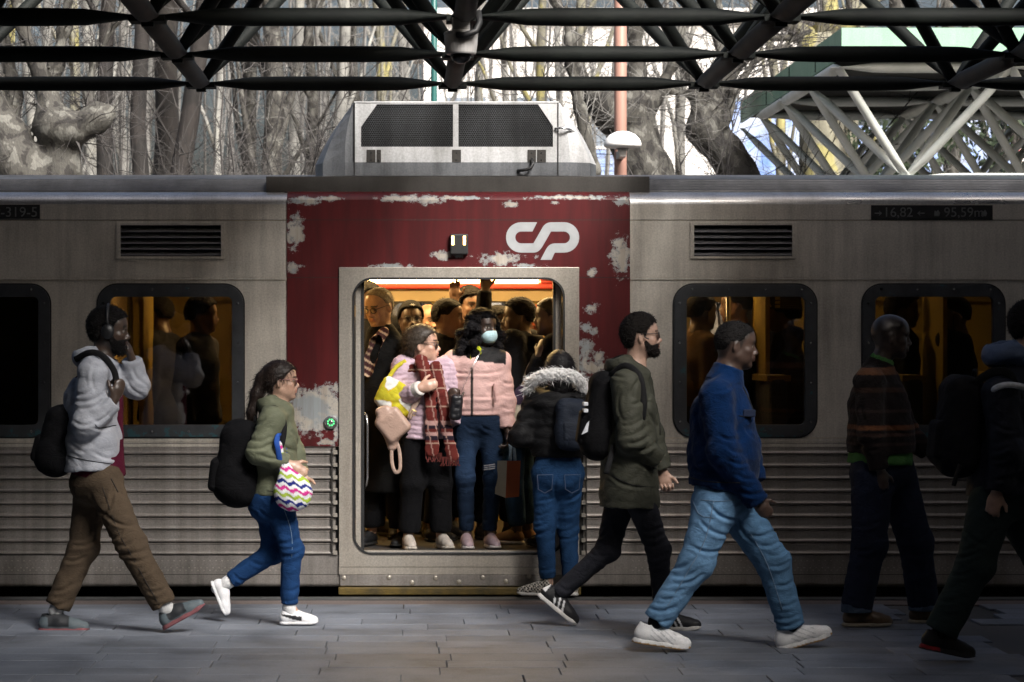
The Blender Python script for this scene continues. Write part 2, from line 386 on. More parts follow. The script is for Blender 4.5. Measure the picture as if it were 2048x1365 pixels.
# ribbed lower side: nine half-round ribs over a recessed sheet, each side of the door
def rib_mesh(L):
    m = MB(); prof = [(0.0,0.0)]
    zt = 25.1/TS
    prof = [(0.004, 0.0), (-0.008, 0.002), (-0.013, 0.007), (-0.014, 0.013), (-0.010, 0.020), (-0.002, 0.025), (0.003, 0.027), (0.003, zt-0.018), (0.0, zt-0.014), (-0.002, zt-0.010), (0.001, zt-0.006), (0.004, zt-0.004), (0.012, zt-0.001)]
    n = len(prof)
    for xx in (0, L): m.v.extend([(xx, p[0], p[1]) for p in prof])
    m.f = [(i, n+i, n+i+1, i+1) for i in range(n-1)]
    m.f.append(tuple(range(7))[::-1]); m.f.append(tuple(n+i for i in range(7)))
    return m
for (xa, xb) in ((X0, tx(671)), (tx(1167), X1)):
    back = MB().plate(rect(xa - (0 if xa == X0 else 0.03), xb + (0.03 if xa == X0 else 0), tz(1111), tz(894)), [], TY+0.016, TY+0.03).build('rib_backing', M['black'], train)
    pm = None
    for k in range(9):
        z = tz(909.3 + 25.1*k)
        if pm is None:
            mb = rib_mesh(xb - xa); mb.v = [(x + xa, y + TY, zz + z) for (x, y, zz) in mb.v]
            pm = mb.build('rib', M['steel_low'], train); z0 = z
        else: inst(pm, 'rib', train, (0, 0, z - z0))
    # clips closing the rib ends
    ex = tx(663) if xa == X0 else tx(1171)
    MB().box(ex, ex + 0.008, TY-0.021, TY-0.003, tz(1110), tz(896)).build('rib_end_clip', M['plinth'], train)
    for k in range(9):
        z = tz(909.3 + 25.1*k); ee = xb if xa == X0 else xa
        MB().box(ee-0.012, ee+0.012, TY-0.017, TY+0.004, z+0.002, z+0.026).build('rib_end', M['frame_steel'], train)
for xa, xb in ((X0, tx(690)), (tx(1146), X1)): MB().box(xa, xb, TY+0.032, TY+0.04, tz(1165), tz(885)).build('inner_lining', M['black'], train)
# peeling red paint area round the door
out = [(tx(574), tz(893)), (tx(574), tz(400)), (tx(1260), tz(400)), (tx(1260), tz(893)), (tx(1150), tz(893)), (tx(1150), tz(545)), (tx(686), tz(545)), (tx(686), tz(893))]
MB().plate(out, [], TY-0.0085, TY-0.001).build('painted_panel', M['red'], train)['label'] = 'dark red paint peeling to bare metal round the door'
for vv in (441, 556, 562):
    MB().box(tx(575), tx(1259), TY-0.0098, TY-0.0084, tz(vv), tz(vv)+0.0035).build('panel_seam', M['red'] if vv == 562 else M['plinth'], train)
# door surround
dh = rrect(tx(707), tx(1128), tz(1108), tz(557), 0.125, 10)
MB().plate(rect(tx(678), tx(1158), tz(1134), tz(535)), [dh], TY-0.020, TY-0.002).build('door_surround', M['frame_steel'], train, bevel=0.003)
g = MB(); ring_o = rrect(tx(705.5), tx(1129.5), tz(1109.5), tz(555.5), 0.128, 10); ring_i = rrect(tx(709), tx(1126), tz(1106), tz(559), 0.12, 10)
g.plate(ring_o, [ring_i], TY-0.026, TY+0.10).build('door_gasket', M['rubber'], train)
MB().box(tx(678), tx(1158), TY-0.018, TY+0.0, tz(1149), tz(1134.6)).build('door_sill_strip', M['frame_steel'], train)
MB().box(tx(680), tx(1156), TY-0.014, TY+0.02, tz(1172), tz(1149.6)).build('door_skirt', M['steel_low'], train, bevel=0.004)
for (u, v) in ((688,1156),(778,1155),(824,1165),(871,1156),(918,1164),(965,1155),(1012,1163),(1058,1153),(1100,1160)):
    MB().lathe((tx(u), TY-0.0145, tz(v)), [(0.0001,-0.004),(0.012,-0.004),(0.017,0.0)], 10, 'y').build('bolt_cap', M['frame_steel'], train, smooth=True)
MB().box(tx(677), tx(1161), TY-0.055, TY+0.05, tz(1189), tz(1174)).build('door_step', M['yellow_step'], train, bevel=0.006)
MB().box(tx(712), tx(1123), TY-0.012, TY+0.12, tz(1107), tz(1104.5)).build('door_threshold', M['chrome'], train)
MB().box(tx(708), tx(1127), TY+0.0, TY+0.02, tz(1104.4), tz(1101)).build('door_threshold_rail', M['frame_steel'], train)
for (a, b) in ((710.5, 722), (1112, 1124.5)):
    MB().box(tx(a), tx(b), TY+0.05, TY+0.085, tz(1100), tz(562)).build('door_leaf_edge', M['frame_steel'], train, bevel=0.003)
for (a, b) in ((722.3, 728), (1107, 1111.7)):
    MB().box(tx(a), tx(b), TY+0.045, TY+0.09, tz(1100), tz(562)).build('door_leaf_seal', M['rubber'], train)
MB().tube([P(727,825,TY+.1), P(733,832,TY+.04), P(735,850,TY+.03), P(735,955,TY+.03), P(733,970,TY+.04), P(727,980,TY+.1)], 0.0075, 8).build('grab_handle', M['chrome'], train, smooth=True)
# rivet rows (too small to pick apart)
rv = MB()
def riv(u, v, y, r=0.0042):
    x, z = tx(u), tz(v); rv.add([(x-r,y,z),(x,y,z-r),(x+r,y,z),(x,y,z+r),(x,y-r*0.7,z)], [(0,1,4),(1,2,4),(2,3,4),(3,0,4)])
yd = TY-0.0201
for u in range(688, 1150, 13):
    for v in (540, 1128): riv(u, v, yd)
for v in range(560, 1126, 12):
    for u in (683, 697, 1139, 1152): riv(u, v, yd)
for u in list(range(-300, 572, 12)) + list(range(1266, 2400, 12)):
    riv(u, 418, TY); riv(u, 434, TY); riv(u, 1122, TY); riv(u+6, 1136, TY); riv(u, 889, TY, 0.003)
    riv(u, 1141, TY) if u % 3 == 0 else None
for v in range(450, 870, 11):
    for u in (496, 503, 562, 1268, 1341, 1640, 1648, 1716, 112, 120, 186, 2018):
        if not any(a-4 < u < b+4 and 566 < v < 880 for a, b in WIN): riv(u, v, TY, 0.003)
for u in range(690, 1150, 11): riv(u, 1142, TY-0.0182, 0.003)
tag(rv.build('rivets', M['frame_steel'], train), kind='stuff')
# windows
for i, (a, b) in enumerate(WIN):
    xo0, xo1, zo0, zo1 = tx(a), tx(b), tz(874), tz(570)
    win = MB().plate(rrect(xo0, xo1, zo0, zo1, 0.125, 9), [rrect(tx(a+25), tx(b-23), tz(850), tz(594), 0.035, 5)], TY-0.016, TY+0.03).build('window', M['winframe'], train, bevel=0.004)
    MB().plate(rrect(tx(a-3), tx(b+3), tz(877), tz(567), 0.135, 9), [rrect(tx(a+2), tx(b-2), tz(872), tz(572), 0.117, 9)], TY-0.008, TY+0.005).build('window_gasket', M['rubber'], win)
    MB().plate(rrect(tx(a+22), tx(b-20), tz(853), tz(591), 0.04, 5), [], TY+0.012, TY+0.017).build('pane', M['glass'], win)
    sc = None; c = (a+b)/2
    for (u, v) in [(a+36+73*k, 579) for k in range(4)] + [(a+36+73*k, 863) for k in range(4)] + [(a+11, 607+79*k) for k in range(4)] + [(b-11, 607+79*k) for k in range(4)]:
        MB().lathe((tx(u), TY-0.016, tz(v)), [(0.004,-0.003),(0.008,-0.003),(0.009,0.0)], 8, 'y').build('screw', M['chrome'], win)
# louvred vents
for (a, b) in VENT:
    ve = MB().plate(rect(tx(a), tx(b), tz(518), tz(445)), [rect(tx(a+8), tx(b-8), tz(514), tz(451))], TY-0.012, TY+0.004).build('vent', M['steel'], train, bevel=0.002)
    MB().box(tx(a+4), tx(b-4), TY+0.05, TY+0.06, tz(517), tz(447)).build('vent_back', M['black'], ve)
    for k in range(5):
        z = tz(463.5 + 11.6*k); s = MB(); x0, x1 = tx(a+8.2), tx(b-8.2)
        s.add([(x0,TY-0.006,z),(x1,TY-0.006,z),(x1,TY+0.035,z+0.025),(x0,TY+0.035,z+0.025),(x0,TY-0.006,z-0.005),(x1,TY-0.006,z-0.005),(x1,TY+0.035,z+0.02),(x0,TY+0.035,z+0.02)],
              [(0,1,2,3),(7,6,5,4),(0,4,5,1),(2,6,7,3)])
        s.build('slat', M['slat'], ve)
# number plates with lettering
def text(body, x, z, size, y, mat, parent, align='LEFT', name='lettering', extr=0.0005):
    cu = bpy.data.curves.new(name, 'FONT'); cu.body = body; cu.size = size; cu.align_x = align; cu.extrude = extr
    t = bpy.data.objects.new(name, cu); COL.objects.link(t); dg = bpy.context.evaluated_depsgraph_get(); dg.update()
    me = bpy.data.meshes.new_from_object(t.evaluated_get(dg)); bpy.data.objects.remove(t)
    o = bpy.data.objects.new(name, me); link(o, parent); me.materials.clear(); me.materials.append(mat)
    o.rotation_euler = (math.radians(90), 0, 0); o.location = tuple(np.array((x, y, z)) - org(parent)); return o
pl = MB().box(tx(-90), tx(80), TY-0.004, TY-0.0005, tz(438), tz(410)).build('number_plate', M['black'], train)
text('9-319-5', tx(76), tz(434), 0.092, TY-0.005, M['lettering'], pl, 'RIGHT')
pl = MB().box(tx(1742), tx(1985), TY-0.004, TY-0.0005, tz(440), tz(411)).build('number_plate', M['black'], train)
text('16,82', tx(1766), tz(434), 0.088, TY-0.005, M['lettering'], pl); text('95,59m', tx(1887), tz(434), 0.088, TY-0.005, M['lettering'], pl)
def arrow(u, v, s):
    a = MB(); x, z, y = tx(u), tz(v), TY-0.005; k = 0.004
    a.add([(x-s*0.022,y,z-k),(x+s*0.012,y,z-k),(x+s*0.012,y,z+k),(x-s*0.022,y,z+k),(x+s*0.004,y,z+0.018),(x+s*0.026,y,z),(x+s*0.004,y,z-0.018),(x+s*0.012,y,z)], [(0,1,2,3),(4,5,7),(7,5,6)])
    a.build('arrow', M['lettering'], pl)
arrow(1756, 427, 1); arrow(1842, 427, -1)
for uu in (1874, 1968):
    a = MB(); 
    a.plate([(tx(uu-6),tz(433)),(tx(uu+4),tz(433)),(tx(uu+6),tz(427)),(tx(uu+2),tz(420)),(tx(uu-2),tz(424)),(tx(uu-5),tz(421))], [], TY-0.0055, TY-0.0048); a.build('pictogram', M['lettering'], pl)
# operator logo: one broad stroke
S = 7.585
def lg(x, y): return (1000 + x/S, 430 + y/S)
cl = [(525,185),(420,185)]
cl += [(320 - 160*math.sin(math.radians(a)), 345 - 160*math.cos(math.radians(a))) for a in range(0, 181, 12)]
def bez(p0, p1, p2, p3, n=10): return [tuple((1-t)**3*np.array(p0)+3*(1-t)**2*t*np.array(p1)+3*(1-t)*t*t*np.array(p2)+t**3*np.array(p3)) for t in np.linspace(0,1,n)[1:]]
cl += [(430,505)] + bez((500,505),(545,505),(560,480),(585,440)) + [(640,345)] + bez((675,285),(705,232),(715,185),(780,185)) + [(880,185)]
cl += [(970 + 160*math.sin(math.radians(a)), 345 - 160*math.cos(math.radians(a))) for a in range(0, 181, 12)]
cl += [(880,505)] + bez((845,505),(790,505),(780,525),(757,562)) + [(697,685)]
L_, R_ = [], []
for i, p in enumerate(cl):
    t = np.array(cl[min(i+1,len(cl)-1)]) - np.array(cl[max(i-1,0)]); t = t/np.linalg.norm(t); nrm = np.array((t[1], -t[0]))*71
    L_.append(np.array(p)+nrm); R_.append(np.array(p)-nrm)
L_[0], R_[0] = np.array((563,114)), np.array((490,256)); 
if L_[0][1] > L_[1][1] + 60 or abs(L_[1][1]-114) > 40: L_[0], R_[0] = R_[0], L_[0]
L_[-1], R_[-1] = (np.array((612,685)), np.array((780,685))) if L_[-2][0] < R_[-2][0] else (np.array((780,685)), np.array((612,685)))
lm = MB()
for q in L_ + R_:
    u, v = lg(*q); lm.v.append((tx(u), TY-0.0105, tz(v)))
n = len(L_); lm.f = [(i, i+1, n+i+1, n+i) for i in range(n-1)]
lm.build('logo', M['logo'], train)
# marker lamp over the door, door button
lp = MB().box(tx(900), tx(936), TY-0.05, TY-0.009, tz(510), tz(469)).build('marker_lamp', M['rubber'], train, bevel=0.008)
for u in (905.5, 928.5): MB().box(tx(u-2.3), tx(u+2.3), TY-0.054, TY-0.048, tz(491), tz(473)).build('lamp_bar', M['amber'], lp)
bt = MB().lathe((tx(662), TY-0.010, tz(845)), [(0.044,0.002),(0.044,-0.012),(0.036,-0.02),(0.027,-0.02),(0.024,-0.012)], 24, 'y').build('door_button', M['chrome'], train, smooth=False)
bt2 = MB()
for k in range(8):
    a0, a1 = math.radians(45*k+8), math.radians(45*k+37); x, z, y = tx(662), tz(845), TY-0.0325
    bt2.add([(x+math.cos(t)*r, y, z+math.sin(t)*r) for t, r in ((a0,.016),(a1,.016),(a1,.025),(a0,.025))], [(0,1,2,3)])
bt2.build('led_ring', M['green_led'], bt)
MB().lathe((tx(662), TY-0.030, tz(845)), [(0.014,0.0),(0.014,-0.004),(0.008,-0.006)], 16, 'y').build('button_cap', M['chrome'], bt)
# cantrail and roof
prof = [(TY, tz(409))]
for i in range(9):
    a = math.radians(10 + 75*i/8); prof.append((TY + 0.11*(1-math.cos(a)), tz(409) + 0.085*math.sin(a)))
def loft(prof, name, mat, smooth=True, x0=X0, x1=X1):
    m = MB(); n = len(prof)
    for xx in (x0, x1): m.v.extend([(xx, p[0], p[1]) for p in prof])
    m.f = [(i, i+1, n+i+1, n+i) for i in range(n-1)]
    return m.build(name, M[mat], train, smooth=smooth)
loft(prof, 'cantrail', 'cant')
loft([(p[0]-0.006, p[1]+0.003) for p in prof[1:]], 'painted_cantrail', 'red', True, tx(574), tx(1260))
y1, z1 = prof[-1]
rp = [(y1, z1), (y1+0.012, z1+0.004)]
zr0, zr1 = z1+0.004, H+(V0-361)*16.02/F
for k in range(7):                           # seven ridges up the shoulder of the roof
    t0, t1 = k/7, (k+1)/7; ya, yb = y1+0.012+(16.02-y1-0.012)*t0, y1+0.012+(16.02-y1-0.012)*t1; za, zb = zr0+(zr1-zr0)*t0, zr0+(zr1-zr0)*t1
    rp += [(ya+0.004, za+0.010), (ya+(yb-ya)*.55, za+(zb-za)*.55+0.012), (ya+(yb-ya)*.7, za+(zb-za)*.7), (yb, zb)]
roof = loft(rp, 'roof', 'roof', False)
top = [(16.02, zr1), (16.3, H+(V0-354)*16.3/F), (16.7, H+(V0-350.5)*16.7/F), (17.2, 2.83), (17.7, 2.79), (18.2, 2.70), (18.5, 2.55), (18.62, 2.3)]
loft(top, 'roof_top', 'roof', True)
FARW = ((785,862),(955,1036),(1380,1560)); FY = 18.45; FS = F/FY
MB().plate(rect(X0, X1, -0.7, 2.35), [rrect((a-14-U0)/FS, (b+14-U0)/FS, H+(V0-765)/FS, H+(V0-598)/FS, 0.08) for a, b in FARW], 18.6, 18.62).build('far_side', M['steel'], train)
# air conditioning unit
ac = MB().box(*(P(533,0,15.84)[0], P(1298,0,15.84)[0]), 15.80, 17.6, H+(V0-389)*15.84/F, H+(V0-354)*15.84/F).build('roof_plinth', M['plinth'], train, bevel=0.004)
for k in range(8): MB().box(P(570+k*97,0,15.84)[0], P(575+k*97,0,15.84)[0], 15.79, 15.80, H+(V0-389.5)*15.84/F, H+(V0-384)*15.84/F).build('plinth_bolt', M['black'], ac)
AD = 16.05; z_a, z_b, z_c = P(0,352,AD)[2], P(0,325,AD)[2], P(0,205,AD)[2]
def ax(u): return (u-U0)*AD/F
def az(v): return H+(V0-v)*AD/F
unit = MB().box(ax(710), ax(1116), AD+0.03, 17.3, z_a, z_c-0.004).build('roof_unit', M['black'], train)
base = MB()
oc = [(ax(628), AD+0.25), (ax(645), AD+0.06), (ax(690), AD+0.0), (ax(1140), AD+0.0), (ax(1182), AD+0.06), (ax(1198), AD+0.25), (ax(1198), 17.3), (ax(628), 17.3)]
for zz in (z_a, z_b): base.v.extend([(x, y, zz) for x, y in oc])
n = len(oc); base.f = [(i, (i+1) % n, n+(i+1) % n, n+i) for i in range(n)] + [tuple(range(n)), tuple(range(n, 2*n))]
base.build('unit_base', M['unit_grey'], unit)
for (sg, ob, mt) in ((-1, oc[:3], 'unit_grey'), (1, oc[3:6][::-1], 'unit_white')):  # left cowl coloured darker than the right one
    m = MB(); ut = 708 if sg < 0 else 1117; eu = 1 if sg < 0 else -1
    low = [ob[0], ob[1], ob[2]]; tp = [(ax(ut - (6 if sg < 0 else -10)), AD+0.24), (ax(ut - (2 if sg < 0 else -4)), AD+0.06), (ax(ut), AD+0.012)]
    bk = [(ob[0][0], 17.3), (tp[0][0], 17.3)]
    ring = []
    for k in range(6):
        t = k/5; bow = 0.02*math.sin(math.pi*t)
        row = [(bk[0][0]*(1-t)+bk[1][0]*t, 17.3)] + [(low[i][0]*(1-t)+tp[i][0]*t + sg*bow, low[i][1]*(1-t)+tp[i][1]*t) for i in range(3)] + [(ax(ut)*t + low[2][0]*(1-t) + 0, AD+0.012)]
        row[-1] = (ax(ut), AD+0.012)
        m.v.extend([(x, y, z_b + (z_c-z_b)*t) for x, y in row])
    w = 5; m.f = [(k*w+i, k*w+i+1, (k+1)*w+i+1, (k+1)*w+i) for k in range(5) for i in range(w-1)]
    m.f.append(tuple(5*w+i for i in range(w)))
    m.build('side_cowl', M[mt], unit, smooth=False)
MB().box(ax(708), ax(1118), AD-0.004, 17.3, z_c-0.006, z_c+0.006).build('unit_lid', M['unit_white'], unit, bevel=0.003)
fl = [(722,294),(722,254),(754,209),(906,209),(906,294)]; fr_ = [(917,294),(917,209),(1076,209),(1106,253),(1106,294)]
MB().plate(rect(ax(710), ax(1116), az(325), az(206)), [[(ax(u), az(v)) for u, v in q] for q in (fl, fr_)], AD, AD+0.012).build('front_panel', M['unit_white'], unit)
for q in (fl, fr_):                            # perforated sheet: a ring of metal round every hexagonal hole
    m = MB(); pu, pv = 4.47, 4.35; row = 0; vv = 211.0
    lim = [(ax(u), az(v)) for u, v in q]
    def inside(u, v):
        if u < q[0][0]-0.5 if q is fl else u < 916.5: return False
        if q is fl: return 721 < u < 907 and 208.5 < v < 295 and (v > 254 or u > 754 - (v-209)*32/45 - 2)
        return 916 < u < 1107 and 208.5 < v < 295 and (v > 253 or u < 1076 + (v-209)*30/44 + 2)
    while vv < 295:
        uu = (720.5 if q is fl else 915.5) + (pu/2 if row % 2 else 0)
        while uu < 1110:
            if inside(uu, vv):
                b = len(m.v)
                for rr, yy in ((1.0, 0.004), (0.90, 0.004), (0.90, 0.010)):
                    for k in range(6):
                        a = math.radians(60*k+30); m.v.append((ax(uu) + math.cos(a)*rr*pu*0.585*AD/F, AD+yy, az(vv) + math.sin(a)*rr*pu*0.585*AD/F*0.97))
                for k in range(6):
                    k2 = (k+1) % 6; m.f.append((b+k, b+k2, b+6+k2, b+6+k)); m.f.append((b+6+k, b+6+k2, b+12+k2, b+12+k))
            uu += pu
        vv += pv*0.866*1.0; row += 1
    tag(m.build('perforated_grille', M['unit_grey'], unit, recalc=False), kind='stuff')
for u0, u1 in ((733,751),(753,762),(904,922),(1055,1072),(1074,1092)):
    MB().box(ax(u0), ax(u1), AD-0.003, AD+0.0, az(325), az(300)).build('latch_plate', M['plinth'], unit)
    for v in (306, 320): MB().lathe((ax((u0+u1)/2), AD-0.003, az(v)), [(0.004,-0.004),(0.006,0)], 8, 'y').build('latch_bolt', M['rubber'], unit)
MB().tube([P(1064,318,AD-.01), P(1066,328,AD-.03), P(1062,336,AD-.04), P(1052,340,AD-.04), P(1043,341,AD-.03), P(1036,342,AD)], 0.011, 8).build('unit_cable', M['rubber'], unit, smooth=True)
MB().tube([P(1110,258,AD-.01), P(1122,256,AD-.03), P(1136,258,AD-.02), P(1148,264,AD+.05)], 0.008, 6).build('lifting_eye', M['chrome'], unit, smooth=True)
for u in (709, 1116): MB().box(ax(u-1), ax(u+1), AD-0.005, AD+0.004, az(352), az(206)).build('unit_seam', M['rubber'], unit)
# interior
ZF = tz(1103)
MB().box(X0, X1, TY+0.09, 18.6, ZF-0.06, ZF-0.006).build('interior_floor', M['floor_in'], train)
MB().box(X0, X1, TY+0.09, 18.6, 2.40, 2.44).build('interior_ceiling', M['beige_in'], train)
for (xa, xb) in ((X0, tx(702)), (tx(1134), X1)):
    MB().plate(rect(xa, xb, ZF, 2.4), [rect(tx(a+14), tx(b-12), tz(858), tz(586)) for a, b in WIN if xa < tx(a) < xb], TY+0.10, TY+0.12).build('inner_wall', M['beige_in'], train)
FY = 18.45; FS = F/FY
def fx(u): return (u-U0)/FS
def fz(v): return H+(V0-v)/FS
wins = []
farw = MB().plate(rect(X0, X1, ZF, fz(579)), [rrect(fx(a), fx(b), fz(760), fz(605), 0.08) for a, b in FARW], FY, FY+0.05)
farw.build('far_wall', M['yellow_in'], train)
MB().box(fx(735), fx(1118), FY-0.03, FY-0.002, fz(603), fz(581)).build('far_door_header', M['beige_in'], train)
for a, b in ((785,862),(955,1036)):
    MB().plate(rrect(fx(a-10), fx(b+10), fz(770), fz(599), 0.1), [rrect(fx(a), fx(b), fz(760), fz(606), 0.08)], FY-0.02, FY+0.0).build('far_window_frame', M['rubber'], train)
for a, b in FARW:
    MB().box(fx(a-3), fx(b+3), FY+0.01, FY+0.014, fz(763), fz(602)).build('far_pane', M['glass'], train)
MB().box(X0, X1, FY-0.10, FY+0.0, fz(579), fz(567)).build('red_header', M['red_in'], train, bevel=0.01)
MB().box(fx(1080), fx(1300), FY-0.11, FY-0.0, fz(566.5), fz(540)).build('red_header_end', M['red_in'], train)
MB().box(fx(735), fx(1076), FY-0.12, FY-0.0, fz(566.5), fz(548)).build('light_strip', M['lamp'], train)
M['lamp_fill'] = simple('added_fill_light', (0.9,0.85,0.7), (0.9,0.85,0.7), 2, 0.5, emit=(1.0,0.72,0.36), estr=16.0)
MB().box(1.85, 2.75, 17.0, 17.2, 2.375, 2.399).build('ceiling_light', M['lamp_fill'], train)  # unseen light added to brighten the passengers behind this window
MB().box(-2.17, -2.14, 15.95, 18.44, ZF, 2.39).build('light_baffle', M['beige_in'], train)  # added baffle keeping lamp light out of the leftmost window
for xa, wd_ in ((-2.05, 0.8), (3.2, 1.5)): MB().box(xa, xa+wd_, 17.0, 17.2, 2.375, 2.399).build('ceiling_light', M['lamp_dim'], train)
MB().box(-1.2, 1.7, 16.75, 17.05, 2.375, 2.399).build('ceiling_light', M['lamp_hot'], train)
for u in (286, 1520, 1870):                      # partitions beside the windows
    x = (u-U0)*16.6/F; MB().box(x, x+0.03, 16.35, 17.0, ZF, 2.3).build('partition', M['yellow_in'], train)
for x in (-1.12, 1.68):  # added baffles that stop doorway lamp light spilling sideways
    for ya, yb in ((15.95, 16.75), (17.45, 18.44)): MB().box(x, x+0.03, ya, yb, ZF, 2.39).build('light_baffle', M['beige_in'], train)
M['seat_cloth'] = simple('blue_grey_seat_cloth', (0.05,0.06,0.09), (0.03,0.035,0.05), 30, 0.9)
for x in (-4.2, -3.2, -2.3, 2.4, 3.3, 4.2, 5.1):
    for ya in (16.0, 17.5):
        st = MB().box(x, x+0.12, ya, ya+0.85, ZF+0.42, ZF+1.12).build('seat_back', M['seat_cloth'], train, bevel=0.04); MB().box(x-0.02, x+0.14, ya+0.02, ya+0.83, ZF+1.1, ZF+1.14).build('seat_rail', M['yellow_in'], st)
for ya in (16.15, 18.2): MB().tube([(X0,ya,2.02),(-1.3,ya,2.02)], 0.012, 8).build('luggage_rail', M['chrome'], train); MB().tube([(1.9,ya,2.02),(X1,ya,2.02)], 0.012, 8).build('luggage_rail', M['chrome'], train)
for x in (-1.9, 2.2): MB().tube([(x,16.6,ZF),(x,16.6,2.4)], 0.017, 10).build('grab_pole', M['chrome'], train, smooth=True)
MB().tube([(-1.0,16.9,2.16),(1.4,16.9,2.16)], 0.016, 10).build('grab_rail', M['chrome'], train, smooth=True)
M['sign_dark'] = simple('dark_notice', (0.02,0.02,0.022), (0.015,0.015,0.016), 10, 0.5); M['sign_yellow'] = simple('yellow_pictogram', (0.5,0.36,0.05), (0.45,0.32,0.04), 10, 0.5)
nd_ = 16.4; q0, q1 = P(1534,619,nd_), P(1602,593,nd_); nt_ = MB().box(q0[0], q1[0], nd_, nd_+0.01, q0[2], q1[2]).build('notice', M['sign_dark'], train)
for k in range(3): a_, b_ = P(1550,600+8*k,nd_), P(1560,594.5+8*k,nd_); MB().box(a_[0], b_[0], nd_-0.003, nd_-0.0005, a_[2], b_[2]).build('pictogram', M['sign_yellow'], nt_)
for k in range(5): a_, b_ = P(1564,599+4.2*k,nd_), P(1598,597.5+4.2*k,nd_); MB().box(a_[0], b_[0], nd_-0.003, nd_-0.0005, a_[2], b_[2]).build('text_line', M['lettering'], nt_)
MB().tube([P(1539,600,nd_-.004), P(1538,607,nd_-.004), P(1542,614,nd_-.004)], 0.004, 6).build('phone_symbol', M['sign_yellow'], nt_)
# under the floor
MB().box(X0, X1, TY+0.5, 18.3, -0.75, ZF-0.1).build('underframe', M['dark_void'], train)
for x in (-5.5, 6.5):
    for dx in (-0.9, 0.9): MB().lathe((x+dx, TY+0.75, -0.47), [(0.45,-0.06),(0.45,0.06),(0.1,0.07)], 24, 'y').build('wheel', M['dark_void'], train)
rail = MB().box(-40, 50, TY+0.68, TY+0.75, -0.93, -0.80).build('rail', M['plinth']); tag(rail, kind='structure')
rail = MB().box(-40, 50, TY+2.12, TY+2.19, -0.93, -0.80).build('rail', M['plinth']); tag(rail, kind='structure')

# ================================================================ space-frame canopies
def spindle(length, r, axis, pinch=0.40, n=10, flare=False):
    """tube along axis, flattened towards both ends"""
    m = MB(); ts = [0, 0.02, 0.06, 0.12, 0.2, 0.32, 0.5, 0.68, 0.8, 0.88, 0.94, 0.98, 1]
    def w(t):
        e = min(t, 1-t)*length/pinch; e = min(1.0, e); return e*e*(3-2*e)
    a = np.array(axis, float)
    pts = [a*t for t in ts]
    flat = [((1.25 - 0.25*w(t)), 0.16 + 0.84*w(t)) for t in ts]
    m.tube(pts, r, n, True, flat, up=(0,0,1) if abs(a[2]) < 0.9*length else (0,1,0)); return m
def canopy(name, xs, ys, zl, zu, loc, label, mats, cat='canopy', r=0.047):
    c = empty(name, loc, label, cat)
    sx, sy = xs[1]-xs[0], ys[1]-ys[0]
    def part(nm, mb, mat, at, cache={}):
        o = bpy.data.objects.new(nm, mb); link(o, c); o.location = tuple(np.array(at) - ORG[c.name]); return o
    def mesh(mb, mat):
        me = bpy.data.meshes.new('tube'); me.from_pydata(mb.v, [], mb.f); me.shade_smooth(); me.materials.append(mat); return me
    mx = mesh(spindle(sx, r, (sx,0,0)), mats[0]); my = mesh(spindle(sy, r*1.15, (0,sy,0), 0.2), mats[1])
    dg = {}
    for ix in (-1, 1):
        for iy in (-1, 1):
            v = np.array((ix*sx/2, iy*sy/2, zu-zl)); dg[ix,iy] = mesh(spindle(float(np.linalg.norm(v)), r*0.86, v, 0.3), mats[0])
    nb = MB().box(-0.09,0.09,-0.07,0.07,-0.028,0.0).box(-0.03,0.03,-0.03,0.03,-0.05,-0.028); nm_ = mesh(nb, mats[0]); nm_.shade_flat()
    for i, x in enumerate(xs):
        for j, y in enumerate(ys):
            part('node_plate', nm_, None, (x, y, zl))
            if i+1 < len(xs): part('chord', mx, None, (x, y, zl))
            if j+1 < len(ys): part('cross_tube', my, None, (x, y, zl))
            for (ix, iy), me in dg.items(): part('diagonal', me, None, (x, y, zl))
    for i in range(len(xs)):
        for j in range(len(ys)):
            x, y = xs[i]-sx/2, ys[j]-sy/2
            if i+1 < len(xs): part('upper_chord', mx, None, (x, y, zu))
            if j+1 < len(ys): part('upper_cross_tube', my, None, (x, y, zu))
    return c
NX = 0.285; SP = 1.59
near = canopy('platform_canopy', [NX + SP*k for k in range(-3, 5)], [15.3 - 1.575*k for k in range(4, -1, -1)], 3.278, 4.30, (NX, 15.3, 3.278),
    'dark green tubular space-frame canopy spanning the top of the picture', (M['truss'], M['truss_rust']))
OPEN = [(0.90, 2.85, 11.45, 14.05), (0.1, 3.8, 9.6, 11.1), (0.2, 3.9, 7.6, 8.8)]   # gaps added in the unseen deck to shape the pool of sun: x0, x1, y0, y1
dk = MB()
dk.plate(rect(-26, 30, -14, 14.35), [rect(*q) for q in OPEN], 0, 1)
dk.v = [(x, z, 4.46 + y*0.07) for (x, y, z) in dk.v]
dk.build('roof_deck', M['deck'], near)  # unseen deck, added and stretched to shade the train's ends
far = canopy('far_platform_canopy', [4.75 + SP*k for k in range(0, 6)], [23.0 + SP*k for k in range(0, 4)], 3.20, 4.16, (4.75, 23.0, 3.2),
    'pale tubular space-frame canopy with mint green fascia beyond the train', (M['truss_pale'], M['truss_pale']), r=0.05)
MB().box(3.98, 24, 22.0, 22.03, 4.24, 4.50).build('fascia', M['fascia'], far); MB().box(3.95, 3.98, 22.0, 28.7, 4.24, 4.50).build('fascia', M['fascia'], far)
for y in (23.4, 25.0, 26.6): MB().box(3.944, 3.95, y, y+0.02, 4.25, 4.49).build('fascia_joint', M['truss'], far)
MB().box(4.0, 24, 22.05, 28.7, 4.30, 4.34).build('roof_deck', M['deck'], far)
for k in range(4): MB().box(4.02, 24, 22.9+SP*k-0.04, 22.9+SP*k+0.04, 4.2, 4.29).build('purlin', M['deck'], far)
